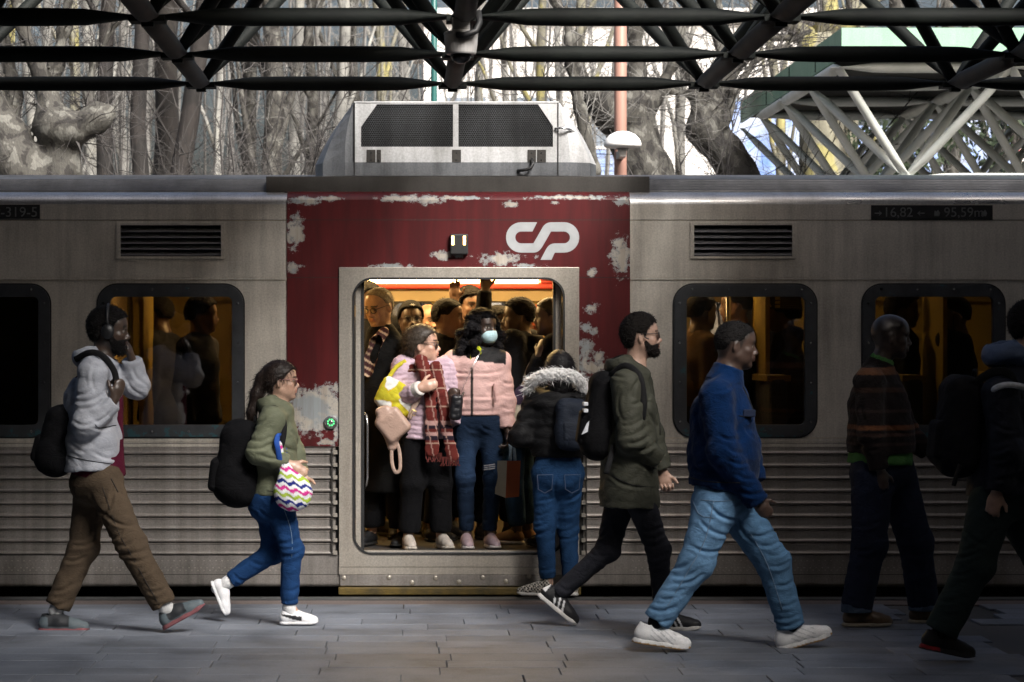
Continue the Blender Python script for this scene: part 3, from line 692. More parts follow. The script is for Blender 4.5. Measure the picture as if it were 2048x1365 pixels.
for k in range(3): MB().lathe((9.0, 24.5, 0), [(0.001,0),(0.12,0),(0.12,3.2),(0.001,3.2)], 14).build('column', M['truss_pale'], far) if k == 0 else None
# security camera hung from the near canopy
cc = P(922, 70, 12.0); cx, cy = cc[0], cc[1]
cv = empty('security_camera', tuple(P(922, 128, 12.0)), 'grey dome security camera hanging under the middle node of the canopy', 'camera')
zt, zb = P(0,66,12.0)[2], P(0,108,12.0)[2]
M['cam_grey'] = simple('grey_plastic', (0.42,0.41,0.40), (0.34,0.33,0.32), 10, 0.45)
M['smoked'] = simple('smoked_dome', (0.01,0.01,0.012), (0.01,0.01,0.01), 5, 0.08)
MB().lathe((cx,cy,0), [(0.001,zb-0.003),(0.072,zb-0.003),(0.076,zb+0.004),(0.082,zb+0.05),(0.084,zt-0.012),(0.086,zt-0.008),(0.086,zt),(0.05,zt+0.012),(0.02,zt+0.016)], 28).build('housing', M['cam_grey'], cv, smooth=False)
MB().lathe((cx,cy,0), [(0.001,zb-0.05),(0.022,zb-0.046),(0.04,zb-0.034),(0.05,zb-0.016),(0.053,zb-0.004)], 24).build('dome', M['smoked'], cv, smooth=True)
MB().box(cx-0.045, cx+0.045, cy-0.02, cy+0.02, zt+0.012, zt+0.075).build('bracket', M['cam_grey'], cv, bevel=0.006)
MB().tube([(cx-0.02,cy-0.085,zt-0.02),(cx+0.02,cy-0.11,zt-0.024),(cx+0.07,cy-0.1,zt-0.005),(cx+0.09,cy-0.07,zt+0.04),(cx+0.085,cy-0.03,zt+0.1)], 0.016, 10).build('cable', M['rubber'], cv, smooth=True)

# ================================================================ poles
M['pole_red'] = simple('faded_red_brown_paint', (0.36,0.20,0.155), (0.27,0.15,0.12), 4, 0.5, stretch=(3,3,0.3))
M['pole_green'] = simple('dark_green_paint', (0.02,0.11,0.10), (0.015,0.08,0.075), 4, 0.4)
M['lamp_white'] = simple('white_lamp_shell', (0.8,0.8,0.79), (0.7,0.7,0.69), 5, 0.4)
lx, ld = P(1241,0,21.9)[0], 21.9
lp = empty('lamp_post', (lx, ld, 0), 'red-brown lamp post with a white saucer lamp behind the train', 'lamp post')
MB().tube([(lx,ld,0),(lx,ld,7.5)], 0.057, 16).build('pole', M['pole_red'], lp, smooth=True)
hc = P(1242, 300, 21.7); hd = MB().lathe((hc[0], hc[1]-0.16, hc[2]), [(0.001,0.0),(0.10,0.0),(0.155,0.008),(0.168,0.024),(0.168,0.042),(0.155,0.078),(0.115,0.122),(0.06,0.148),(0.001,0.155)], 28).build('lamp_head', M['lamp_white'], lp, smooth=True)
MB().lathe((hc[0], hc[1]-0.16, hc[2]), [(0.001,-0.03),(0.04,-0.024),(0.06,-0.002)], 18).build('lamp_glass', M['cam_grey'], hd, smooth=True)
MB().box(hc[0]-0.03, hc[0]+0.03, hc[1]-0.2, hc[1]+0.22, hc[2]-0.075, hc[2]-0.01).build('lamp_bracket', M['cam_grey'], hd)
gx = P(868,0,23.5)[0]
gp = empty('green_pole', (gx, 23.5, 0), 'thin dark green pole behind the roof unit', 'pole')
MB().tube([(gx,23.5,0),(gx,23.5,8)], 0.03, 12).build('shaft', M['pole_green'], gp, smooth=True)
MB().lathe((gx,23.5,0), [(0.09,0.0),(0.09,0.03),(0.045,0.05)], 12).build('base_flange', M['pole_green'], gp)

# ================================================================ buildings behind
M['bwall'] = simple('pale_render', (0.78,0.76,0.73), (0.68,0.66,0.63), 0.8, 0.8)
M['bblue'] = simple('blue_hoarding', (0.10,0.22,0.58), (0.42,0.46,0.52), 1.6, 0.6)
M['bwin'] = simple('grey_window_glass', (0.22,0.26,0.31), (0.16,0.19,0.23), 2, 0.15)
M['bred'] = simple('faded_red_post', (0.5,0.12,0.12), (0.42,0.1,0.1), 2, 0.6)
bd = empty('pale_building', (5.5, 74, -1), 'pale rendered building seen faintly through the trees behind the roof unit', 'building')
MB().box(0.5, 13.5, 74, 86, -1, 11.5).build('wall', M['bwall'], bd); MB().box(0.2, 13.8, 73.7, 86, 11.5, 11.8).build('roof_edge', M['bwall'], bd)
for i in range(6):
    for z in (1.2, 4.4, 7.6):
        w = MB().box(1.2+i*2.05, 2.4+i*2.05, 73.93, 73.98, z, z+1.5).build('window', M['bwin'], bd); MB().box(1.15+i*2.05, 2.45+i*2.05, 73.9, 73.95, z-0.08, z-0.001).build('sill', M['bwall'], w)
hf = empty('blue_hoarding', (9, 50, -1), 'tall blue site hoarding with red posts behind the plane trees', 'hoarding')
for i in range(9): MB().box(2.6+i*2.0, 4.57+i*2.0, 50, 50.05, -1, (5.6, 6.9, 6.6, 6.1, 6.3, 5.9, 6.2, 6.0, 6.1)[i]).build('panel', M['bblue'] if i % 4 != 1 else M['bwall'], hf)
for i in range(10): MB().box(2.55+i*2.0, 2.64+i*2.0, 49.9, 49.99, -1, 6.4).build('post', M['bred'] if i % 2 else M['bwall'], hf)
MB().box(2.5, 20.7, 49.86, 49.898, 4.0, 4.1).build('rail', M['bwall'], hf)

# unseen wall added behind the camera to block low sky light
sb = empty('sky_blocker', (2, -13.4, 0), 'added unseen wall behind the camera blocking low sky light', 'building')
MB().box(-26, 30, -14.4, -13.6, 0, 4.4).build('wall', M['deck'], sb)
for k in range(6): MB().box(-20+k*8, -17.6+k*8, -13.6, -13.55, 0.9, 2.6).build('window', M['bwin'], sb)  # panes on the added sky-blocking wall
# ================================================================ soft-shape modelling: distance fields turned into one continuous mesh
f32 = np.float32
def nz(a):
    a = np.asarray(a, float); n = np.linalg.norm(a); return a/n if n > 1e-9 else a
class Field:
    def __init__(s, lo, hi, step, fine=(), fstep=None):
        lo, hi = np.asarray(lo, float), np.asarray(hi, float)
        s.ax = []
        for a in range(3):
            cur = lo[a]; pts = [cur]
            iv = [(f[0][a], f[1][a]) for f in fine]
            while cur < hi[a]:
                st = step
                for (q0, q1) in iv:
                    if q0 - step < cur < q1: st = fstep; break
                cur += st; pts.append(cur)
            s.ax.append(np.array(pts, f32))
        s.D = np.full([len(a) for a in s.ax], 1.0, f32)
    def sub(s, lo, hi):
        sl = []
        for a in range(3):
            i0 = max(0, int(np.searchsorted(s.ax[a], lo[a])) - 1); i1 = min(len(s.ax[a]), int(np.searchsorted(s.ax[a], hi[a])) + 1)
            if i1 - i0 < 1: return None
            sl.append(slice(i0, i1))
        g = np.meshgrid(s.ax[0][sl[0]], s.ax[1][sl[1]], s.ax[2][sl[2]], indexing='ij', sparse=True)
        return tuple(sl), g
    def comb(s, sl, d, k, op):
        A = s.D[sl]
        if op == 'u':
            if k > 0:
                h = np.maximum(k - np.abs(A - d), 0)/k; s.D[sl] = np.minimum(A, d) - h*h*k*0.25
            else: s.D[sl] = np.minimum(A, d)
        elif op == 's':
            d = -d
            if k > 0:
                h = np.maximum(k - np.abs(A - d), 0)/k; s.D[sl] = np.maximum(A, d) + h*h*k*0.25
            else: s.D[sl] = np.maximum(A, d)
        elif op == 'i': s.D[sl] = np.maximum(A, d)
    def cone(s, a, b, ra, rb, k=0.02, lat=None, lk=1.0, flat=(0,0), op='u', wr=None):
        """tapered limb a->b; lat/lk: stretched along a sideways axis; flat ends; wr=(amp, wavelength, phase, t0, t1) rings of folds"""
        a, b = np.asarray(a, float), np.asarray(b, float); R = max(ra, rb)*max(1, lk) + k + 0.015
        q = s.sub(np.minimum(a, b) - R, np.maximum(a, b) + R)
        if q is None: return s
        sl, (X, Y, Z) = q; x, y, z = X - f32(a[0]), Y - f32(a[1]), Z - f32(a[2]); ab = b - a
        if lat is not None:
            l = nz(lat); c = (x*f32(l[0]) + y*f32(l[1]) + z*f32(l[2]))*f32(1 - 1/lk); x, y, z = x - c*f32(l[0]), y - c*f32(l[1]), z - c*f32(l[2])
            ab = ab - l*np.dot(ab, l)*(1 - 1/lk)
        L2 = max(float(ab @ ab), 1e-9); t0 = (x*f32(ab[0]) + y*f32(ab[1]) + z*f32(ab[2]))/f32(L2); t = np.clip(t0, 0, 1)
        r = f32(ra) + f32(rb - ra)*t
        px, py, pz = x - t*f32(ab[0]), y - t*f32(ab[1]), z - t*f32(ab[2])
        if wr is not None:
            amp, wl, ph, w0, w1 = wr; L = math.sqrt(L2)
            w = np.clip(1 - np.abs((t - (w0+w1)/2)/max((w1-w0)/2, 1e-3))**2, 0, 1)
            tw = np.arctan2(py + pz*0.5, px + 1e-6)
            ss = t*f32(L*3.1416/wl) + f32(ph) + 0.75*np.sin(tw + ph*1.3) + 0.45*np.sin(tw*2.0 + ph*2.1 + 3*t)
            r = r + f32(amp*1.25)*w*(np.sqrt(np.abs(np.sin(ss))) - 0.75)*(0.45 + 0.55*np.cos(tw*0.5 + ph + 2.2*t)**2)
        d = np.sqrt(px*px + py*py + pz*pz) - r
        if flat[0] or flat[1]:
            L = math.sqrt(L2); qx, qy, qz = x - t0*f32(ab[0]), y - t0*f32(ab[1]), z - t0*f32(ab[2])
            rad = np.sqrt(qx*qx + qy*qy + qz*qz) - (f32(ra) + f32(rb-ra)*np.clip(t0, -0.2, 1.2))
            if wr is not None: rad = rad - (r - (f32(ra) + f32(rb - ra)*t))
            if flat[1]: d = np.where(t0 > 0.5, np.maximum(rad, (t0 - 1)*f32(L)), d)
            if flat[0]: d = np.where(t0 < 0.5, np.maximum(rad, -t0*f32(L)), d)
        s.comb(sl, d.astype(f32), k, op); return s
    def chain(s, pts, rad, k=0.02, **kw):
        for i in range(len(pts)-1): s.cone(pts[i], pts[i+1], rad[i], rad[i+1], k, **kw)
        return s
    def ell(s, c, r, R=None, k=0.02, op='u'):
        """ellipsoid with centre c, radii r and axes given by the columns of R"""
        c = np.asarray(c, float); r = np.asarray(r, float); m = float(r.max()) + k + 0.012
        q = s.sub(c - m, c + m)
        if q is None: return s
        sl, (X, Y, Z) = q; x, y, z = X - f32(c[0]), Y - f32(c[1]), Z - f32(c[2])
        if R is not None:
            R = np.asarray(R, float); x, y, z = [x*f32(R[0,i]) + y*f32(R[1,i]) + z*f32(R[2,i]) for i in range(3)]
        r = r.astype(f32); a = np.sqrt((x/r[0])**2 + (y/r[1])**2 + (z/r[2])**2); b = np.sqrt((x/r[0]**2)**2 + (y/r[1]**2)**2 + (z/r[2]**2)**2) + f32(1e-6)
        s.comb(sl, (a*(a-1)/b).astype(f32), k, op); return s
    def rbox(s, c, h, R=None, r=0.02, k=0.01, op='u'):
        c = np.asarray(c, float); h = np.asarray(h, float); m = float(np.linalg.norm(h)) + r + k + 0.01
        q = s.sub(c - m, c + m)
        if q is None: return s
        sl, (X, Y, Z) = q; x, y, z = X - f32(c[0]), Y - f32(c[1]), Z - f32(c[2])
        if R is not None:
            R = np.asarray(R, float); x, y, z = [x*f32(R[0,i]) + y*f32(R[1,i]) + z*f32(R[2,i]) for i in range(3)]
        qx, qy, qz = np.abs(x) - f32(h[0]-r), np.abs(y) - f32(h[1]-r), np.abs(z) - f32(h[2]-r)
        d = np.sqrt(np.maximum(qx,0)**2 + np.maximum(qy,0)**2 + np.maximum(qz,0)**2) + np.minimum(np.maximum(np.maximum(qx, qy), qz), 0) - f32(r)
        s.comb(sl, d.astype(f32), k, op); return s
    def plane(s, p, n):
        """cut away everything on the side n points to"""
        n = nz(n); X, Y, Z = np.meshgrid(*s.ax, indexing='ij', sparse=True)
        s.D = np.maximum(s.D, (X - f32(p[0]))*f32(n[0]) + (Y - f32(p[1]))*f32(n[1]) + (Z - f32(p[2]))*f32(n[2])); return s
    def wrinkle(s, amp, wl, seed=0, dirs=((0.3,0.1,1.0),)):
        X, Y, Z = np.meshgrid(*s.ax, indexing='ij', sparse=True); k = f32(6.283/wl); o = seed*1.7
        w = 0.9*np.sin(X*k*0.43 + Y*k*0.31 + o) + 0.8*np.sin(Z*k*0.37 - X*k*0.29 + o*2.1)
        n = 1.6*np.sqrt(np.abs(np.sin((X*k*0.45 + Y*k*0.3 + Z*k*0.8 + 1.5*w + o)*0.5))) - 1.2 + 1.3*np.abs(np.sin((X*k*-0.9 + Y*k*0.7 + Z*k*1.3 + 1.4*w + o*3.3)*0.5)) - 0.8
        n = -n
        s.D = s.D + f32(amp*0.6)*n; return s
    def apply(s, fn):
        X, Y, Z = np.meshgrid(*s.ax, indexing='ij', sparse=True); s.D = fn(s.D, X, Y, Z).astype(f32); return s
    def mesh(s):
        D = s.D; ins = D < 0; nx, ny, nz_ = D.shape
        c = np.zeros((nx-1, ny-1, nz_-1), np.int8)
        for i in (0,1):
            for j in (0,1):
                for k in (0,1): c += ins[i:nx-1+i, j:ny-1+j, k:nz_-1+k]
        act = (c > 0) & (c < 8); idx = np.argwhere(act)
        if len(idx) == 0: return np.zeros((0,3)), np.zeros((0,4), int)
        vid = np.full(act.shape, -1, np.int32); vid[act] = np.arange(len(idx))
        I, J, K = idx.T; cnt = np.zeros(len(idx), f32); pos = np.zeros((len(idx), 3), f32)
        cor = [(0,0,0),(1,0,0),(0,1,0),(1,1,0),(0,0,1),(1,0,1),(0,1,1),(1,1,1)]
        val = [D[I+a, J+b, K+e] for a, b, e in cor]
        co = [np.stack([s.ax[0][I+a], s.ax[1][J+b], s.ax[2][K+e]], 1) for a, b, e in cor]
        for p, q in ((0,1),(2,3),(4,5),(6,7),(0,2),(1,3),(4,6),(5,7),(0,4),(1,5),(2,6),(3,7)):
            m = (val[p] < 0) != (val[q] < 0); dv = val[p] - val[q]; dv = np.where(np.abs(dv) < 1e-9, 1e-9, dv)
            t = np.where(m, val[p]/dv, 0)[:, None]; pos += np.where(m[:, None], co[p] + t*(co[q] - co[p]), 0); cnt += m
        pos /= cnt[:, None]
        quads = []
        for a in range(3):
            b, e = (a+1) % 3, (a+2) % 3
            s0 = [slice(None)]*3; s1 = [slice(None)]*3; s0[a] = slice(0, -1); s1[a] = slice(1, None)
            ch = ins[tuple(s0)] != ins[tuple(s1)]; ed = np.argwhere(ch)
            ok = (ed[:, b] > 0) & (ed[:, e] > 0) & (ed[:, b] < D.shape[b]-1) & (ed[:, e] < D.shape[e]-1); ed = ed[ok]
            if not len(ed): continue
            def cid(db, de):
                q = ed.copy(); q[:, b] -= db; q[:, e] -= de; return vid[q[:, 0], q[:, 1], q[:, 2]]
            Q = np.stack([cid(1,1), cid(0,1), cid(0,0), cid(1,0)], 1)
            fl = ~ins[ed[:, 0], ed[:, 1], ed[:, 2]]; Q[fl] = Q[fl][:, ::-1]; quads.append(Q)
        return pos, np.concatenate(quads)
    def build(s, name, material, parent=None, color=None, smooth=1, origin=None):
        v, q = s.mesh(); return soft_obj(name, v, q, material, parent, color, smooth, origin)
def soft_obj(name, v, q, material, parent=None, color=None, smooth=0, origin=None):
    if len(v) == 0: v = np.zeros((3,3)); q = np.array([[0,1,2,2]])
    v = np.asarray(v, float)
    for _ in range(smooth):                                     # one light relaxation pass
        acc = np.zeros_like(v); cn = np.zeros(len(v))
        for a in range(4):
            i, j = q[:, a], q[:, (a+1) % 4]
            for c in range(3): acc[:, c] += np.bincount(i, v[j, c], len(v)) + np.bincount(j, v[i, c], len(v))
            cn += np.bincount(i, minlength=len(v)) + np.bincount(j, minlength=len(v))
        v = v*0.5 + 0.5*acc/np.maximum(cn, 1)[:, None]
    off = np.asarray(origin, float) if origin is not None else (org(parent) if parent is not None else np.zeros(3))
    me = bpy.data.meshes.new(name); me.vertices.add(len(v)); me.vertices.foreach_set('co', (v - off).astype(f32).ravel())
    me.loops.add(q.size); me.loops.foreach_set('vertex_index', q.astype(np.int32).ravel()); me.polygons.add(len(q))
    me.polygons.foreach_set('loop_start', np.arange(0, q.size, 4, dtype=np.int32)); me.polygons.foreach_set('loop_total', np.full(len(q), 4, np.int32))
    me.update(calc_edges=True); me.validate(); me.shade_smooth(); me.materials.append(material)
    if color is not None:
        col = color(v) if callable(color) else np.tile(np.array(color, float), (len(v), 1))
        at = me.color_attributes.new('col', 'FLOAT_COLOR', 'POINT'); n = len(me.vertices)
        rgba = np.ones((n, 4), f32); rgba[:len(col), :3] = col[:n]; at.data.foreach_set('color', rgba.ravel())
    o = bpy.data.objects.new(name, me); link(o, parent)
    if origin is not None: o.location = tuple(off); ORG[o.name] = off
    return o

# materials that take the cloth's own dye from the mesh and add weave, wear and relief
def attr_mat(name, rough=0.85, weave=400, wbump=0.25, blot=6, blotamt=0.25, sheen=0.0, spec=0.3, fold=0.0, sss=0.0, coat=0.0):
    m, nt, b = nodes_of(name); at = nt.nodes.new('ShaderNodeAttribute'); at.attribute_name = 'col'; v = coords(nt)
    n1 = noise(nt, v, blot, 4, 0.6); n2 = noise(nt, v, weave, 2, 0.6)
    lo = 1 - blotamt; g = ramp(nt, n1.outputs['Fac'], [(0.3, (lo,)*3), (0.7, (1.08,)*3)])
    w = ramp(nt, n2.outputs['Fac'], [(0.25, (0.8,)*3), (0.75, (1.12,)*3)])
    c = mixc(nt, 1, mixc(nt, 1, at.outputs['Color'], g.outputs[0], 'MULTIPLY'), w.outputs[0], 'MULTIPLY')
    nt.links.new(c, b.inputs['Base Color']); b.inputs['Roughness'].default_value = rough; b.inputs['Specular IOR Level'].default_value = spec
    if sheen: b.inputs['Sheen Weight'].default_value = sheen; b.inputs['Sheen Roughness'].default_value = 0.5
    if coat: b.inputs['Coat Weight'].default_value = coat; b.inputs['Coat Roughness'].default_value = 0.3
    if sss: b.inputs['Subsurface Weight'].default_value = sss; b.inputs['Subsurface Radius'].default_value = (0.012,0.005,0.003); b.inputs['Subsurface Scale'].default_value = 0.5
    h = n2.outputs['Fac']
    if fold:
        n3 = noise(nt, coords(nt, (1,1,1.5)), 7.5, 2, 0.5, 1.4); n4 = noise(nt, coords(nt, (1,1,1.8), (3,1,2)), 17, 2, 0.5, 1.2)
        rg = [math_(nt, 'POWER', math_(nt, 'ABSOLUTE', math_(nt, 'MULTIPLY', math_(nt, 'SUBTRACT', q.outputs['Fac'], 0.5), 3.0)), 0.6) for q in (n3, n4)]
        h = math_(nt, 'ADD', math_(nt, 'MULTIPLY', n2.outputs['Fac'], 0.06), math_(nt, 'ADD', math_(nt, 'MULTIPLY', rg[0], fold*0.42), math_(nt, 'MULTIPLY', rg[1], fold*0.2)))
    bump(nt, b, h, wbump, 0.022 if fold else 0.003); return m
M['skin'] = attr_mat('skin', 0.40, 260, 0.06, 30, 0.14, 0, 0.6)
M['cloth'] = attr_mat('woven_cloth', 0.95, 420, 0.35, 7, 0.2, 0.0, 0.12, 0.9)
M['denim'] = attr_mat('denim', 0.95, 500, 0.4, 9, 0.35, 0.0, 0.12, 0.8)
M['nylon'] = attr_mat('padded_nylon', 0.7, 300, 0.3, 8, 0.15, 0.0, 0.25, 1.0)
M['fleece'] = attr_mat('fleece', 1.0, 160, 0.6, 14, 0.3, 0.05, 0.05, 0.7)
M['leather'] = attr_mat('leather', 0.42, 220, 0.2, 10, 0.15, 0, 0.5, 0.5)
M['shoe'] = attr_mat('shoe_upper', 0.6, 300, 0.2, 16, 0.16, 0, 0.3, 0.3)
M['sole'] = attr_mat('shoe_sole', 0.7, 200, 0.15, 22, 0.28, 0, 0.3, 0.0)
M['hair'] = attr_mat('hair', 0.8, 240, 0.9, 40, 0.4, 0.0, 0.15, 0.9)
M['straight_hair'] = attr_mat('straight_hair', 0.5, 150, 0.5, 30, 0.4, 0.0, 0.3, 0.6)
M['fur'] = attr_mat('fur', 0.95, 160, 0.6, 30, 0.25, 0.4, 0.1, 1.0)
M['lens'] = glass_mat('spectacle_lens', (0.8,0.8,0.82))

# ================================================================ people
def frame_of(yaw, pitch=0.0, roll=0.0):
    """columns: forward, left, up. yaw 0 faces +x, 90 faces away from the camera, -90 faces it"""
    y, p, r = math.radians(yaw), math.radians(pitch), math.radians(roll)
    Rz = np.array([[math.cos(y),-math.sin(y),0],[math.sin(y),math.cos(y),0],[0,0,1]])
    Ry = np.array([[math.cos(p),0,-math.sin(p)],[0,1,0],[math.sin(p),0,math.cos(p)]])
    Rx = np.array([[1,0,0],[0,math.cos(r),-math.sin(r)],[0,math.sin(r),math.cos(r)]])
    return Rz @ Ry @ Rx
class Head:
    def __init__(s, c, yaw, pitch=0, roll=0, size=1.0): s.c = np.asarray(c, float); s.R = frame_of(yaw, pitch, roll); s.s = size
    def w(s, *p): return s.c + s.R @ (np.array(p, float)*s.s)
    def loc(s, v): return ((np.asarray(v) - s.c) @ s.R)/s.s
    def e(s, Fd, c, r, k=0.012, op='u', rot=None):
        R = s.R if rot is None else s.R @ rot
        Fd.ell(s.w(*c), np.array(r)*s.s, R, k*s.s, op)
    def cn(s, Fd, a, b, ra, rb, k=0.012, op='u', lat=None, lk=1.0): Fd.cone(s.w(*a), s.w(*b), ra*s.s, rb*s.s, k*s.s, op=op, lat=None if lat is None else s.R @ np.array(lat, float), lk=lk)
def head_shape(Fd, h, jaw=1.0, nose=1.0, lips=1.0, fat=1.0):
    h.e(Fd, (-0.012,0,0.032), (0.098,0.074,0.086), 0.02)
    h.e(Fd, (-0.040,0,0.010), (0.066,0.070,0.075), 0.03)
    h.e(Fd, (0.024,0,-0.030), (0.060,0.060*fat,0.085), 0.03)
    h.e(Fd, (0.040,0,0.040), (0.050,0.058,0.052), 0.03)                       # forehead
    for sd in (-1, 1):
        h.cn(Fd, (-0.004,sd*0.052*fat,-0.058), (0.058,sd*0.016,-0.100), 0.020*jaw, 0.018*jaw, 0.03)
        h.e(Fd, (0.052,sd*0.042*fat,-0.030), (0.026,0.022,0.022), 0.02)          # cheekbone
        h.e(Fd, (0.046,sd*0.034*fat,-0.066), (0.028,0.022,0.026), 0.02)
    h.e(Fd, (0.068,0,-0.100), (0.021,0.022,0.018*jaw), 0.02)                   # chin
    h.e(Fd, (0.072,0,0.020), (0.018,0.046,0.012), 0.018)                       # brow
    for sd in (-1, 1): h.e(Fd, (0.094,sd*0.032,-0.004), (0.020,0.019,0.014), 0.014, 's')
    for sd in (-1, 1): h.e(Fd, (0.070,sd*0.032,-0.004), (0.0125,0.0140,0.0115), 0.003)
    for sd in (-1, 1): h.e(Fd, (0.073,sd*0.032,0.006), (0.012,0.017,0.0045), 0.004)     # upper lid
    h.cn(Fd, (0.080,0,0.008), (0.1005+0.004*nose,0,-0.036), 0.0075, 0.0112*nose, 0.014)
    for sd in (-1, 1): h.e(Fd, (0.094,sd*0.0125*nose,-0.042), (0.012,0.009*nose,0.0085), 0.008)
    h.e(Fd, (0.080,0,-0.064), (0.018,0.028,0.020), 0.014)
    h.e(Fd, (0.093,0,-0.0635), (0.0095*lips,0.023,0.0062*lips), 0.005); h.e(Fd, (0.091,0,-0.0765), (0.0095*lips,0.020,0.0072*lips), 0.005)
    h.e(Fd, (0.101,0,-0.0698), (0.010,0.022,0.0018), 0.002, 's')
    h.e(Fd, (0.090,0,-0.088), (0.012,0.014,0.006), 0.010, 's')
    for sd in (-1, 1):
        rt = frame_of(sd*-18, -12); h.e(Fd, (-0.012,sd*0.076,-0.010), (0.019,0.0075,0.033), 0.005, 'u', rt)
        h.e(Fd, (-0.006,sd*0.0835,-0.008), (0.010,0.006,0.017), 0.004, 's', rt)
def face_color(h, skin, lip=None, brow=(0.012,0.010,0.009), eye=(0.02,0.012,0.008), stubble=0.0, cheek=0.06, hl=None, hc=(0.01,0.008,0.007), ha=0.75):
    skin = np.array(skin, float); lip = np.array(lip if lip is not None else skin*np.array((0.95,0.62,0.6)))
    def fn(v):
        c = np.tile(skin, (len(v), 1)); q = h.loc(v); x, y, z = q.T; ay = np.abs(y)
        hd = (np.abs(x) < 0.14) & (ay < 0.1) & (np.abs(z) < 0.14)
        def mix(m, col, a=1.0):
            m = (np.clip(m, 0, 1)*a*hd)[:, None]; c[:] = c*(1-m) + np.array(col)*m
        if hl:
            f = np.interp(x + 0.25*np.maximum(ay-0.045, 0), *HL[hl]); mix(np.clip((z - f + 0.016)/0.02, 0, 1), hc, ha)
        mix(np.exp(-(((ay-0.045)/0.02)**2 + ((z+0.038)/0.022)**2)), skin*np.array((1.1,0.82,0.78)), cheek*6)
        mix(np.exp(-(y/0.016)**2 - ((z+0.04)/0.016)**2)*(x > 0.08), skin*np.array((1.1,0.8,0.76)), cheek*6)
        if stubble: mix(((z < -0.045) & (x > -0.03) & (z > -0.13) & ~((ay < 0.026) & (np.abs(z+0.069) < 0.011)))*1.0, skin*0.45, stubble)
        mix(((x > 0.080) & (ay < 0.024) & (np.abs(z+0.0695) < 0.0125))*1.0, lip, 0.85)
        mix(((x > 0.055) & (np.abs(ay-0.033) < 0.021) & (np.abs(z - 0.021 - 0.10*(0.033-np.abs(ay-0.033))*0.1) < 0.0052))*1.0, brow, 0.85)
        mix(((x > 0.060) & (np.abs(ay-0.032) < 0.0135) & (np.abs(z+0.0035) < 0.0062))*1.0, (0.30,0.28,0.26), 0.9)
        mix(((x > 0.066) & (np.abs(ay-0.032) < 0.0062) & (np.abs(z+0.0035) < 0.0068))*1.0, eye, 1.0)
        mix(((x > 0.060) & (np.abs(ay-0.032) < 0.0165) & (np.abs(z-0.0045) < 0.003))*1.0, skin*0.25, 0.8)
        mix(((x > 0.09) & (np.abs(ay-0.008) < 0.004) & (np.abs(z+0.048) < 0.004))*1.0, skin*0.2, 0.8)
        return c
    return fn
HL = {'short': ([-0.14,-0.06,-0.045,-0.030,0.012,0.018,0.034,0.055,0.075,0.12], [-0.070,-0.065,-0.03,0.020,0.014,-0.014,0.030,0.058,0.074,0.085]),
      'fade': ([-0.14,-0.06,-0.035,0.012,0.022,0.040,0.060,0.075,0.12], [-0.035,-0.03,0.012,0.012,0.020,0.046,0.066,0.076,0.085]),
      'high': ([-0.14,-0.06,-0.035,0.012,0.03,0.05,0.07,0.12], [-0.06,-0.05,0.02,0.02,0.05,0.08,0.1,0.11]),
      'woman': ([-0.14,-0.06,-0.045,0.0,0.016,0.030,0.050,0.070,0.12], [-0.095,-0.085,-0.03,0.012,0.004,0.026,0.050,0.068,0.08])}
def hair_cap(person, h, th=0.012, line='short', color=(0.01,0.008,0.007), noise_amp=0.003, noise_wl=0.02, extra=None, mat='hair', step=0.0068, name='hair', top=0.0, strand=None):
    lo, hi = h.c - 0.24*h.s, h.c + 0.24*h.s
    if extra is not None:
        for e in extra:
            lo = np.minimum(lo, np.minimum(h.w(*e[0]), h.w(*e[1])) - 0.12); hi = np.maximum(hi, np.maximum(h.w(*e[0]), h.w(*e[1])) + 0.12)
    Fd = Field(lo, hi, step*h.s)
    h.e(Fd, (-0.012,0,0.034), (0.098+th,0.074+th*0.85,0.086+th), 0.01); h.e(Fd, (-0.042,0,0.008), (0.066+th,0.070+th*0.8,0.078+th), 0.02); h.e(Fd, (0.038,0,0.044), (0.050+th*0.6,0.058+th*0.8,0.052+th*0.6), 0.02)
    if top: h.e(Fd, (-0.005,0,0.07), (0.085,0.066,0.055+top), 0.02)
    xs, zs = HL[line]; R, c0, sc = h.R.astype(f32), h.c.astype(f32), f32(h.s)
    def cut(D, X, Y, Z):
        dx, dy, dz = X-c0[0], Y-c0[1], Z-c0[2]
        lx = (dx*R[0,0]+dy*R[1,0]+dz*R[2,0])/sc; lz = (dx*R[0,2]+dy*R[1,2]+dz*R[2,2])/sc; ly = (dx*R[0,1]+dy*R[1,1]+dz*R[2,1])/sc
        f = np.interp(lx + 0.25*np.maximum(np.abs(ly)-0.045, 0), xs, zs) + 0.0035*np.sin(lx*420 + ly*260) + 0.003*np.sin(ly*510 - lx*180 + 1.0); return np.maximum(D, (f - lz)*0.75*sc)
    Fd.apply(cut)
    if extra is not None:
        for e in extra: h.cn(Fd, e[0], e[1], e[2], e[3], e[4] if len(e) > 4 else 0.02, lat=e[5] if len(e) > 5 else None, lk=e[6] if len(e) > 6 else 1.0)
    if noise_amp: Fd.wrinkle(noise_amp, noise_wl, 3)
    col = np.array(color); o = Fd.build(name, M[mat], person, col, 0)
    if strand: strands(o, *strand, color)
    return o
_hm = {}
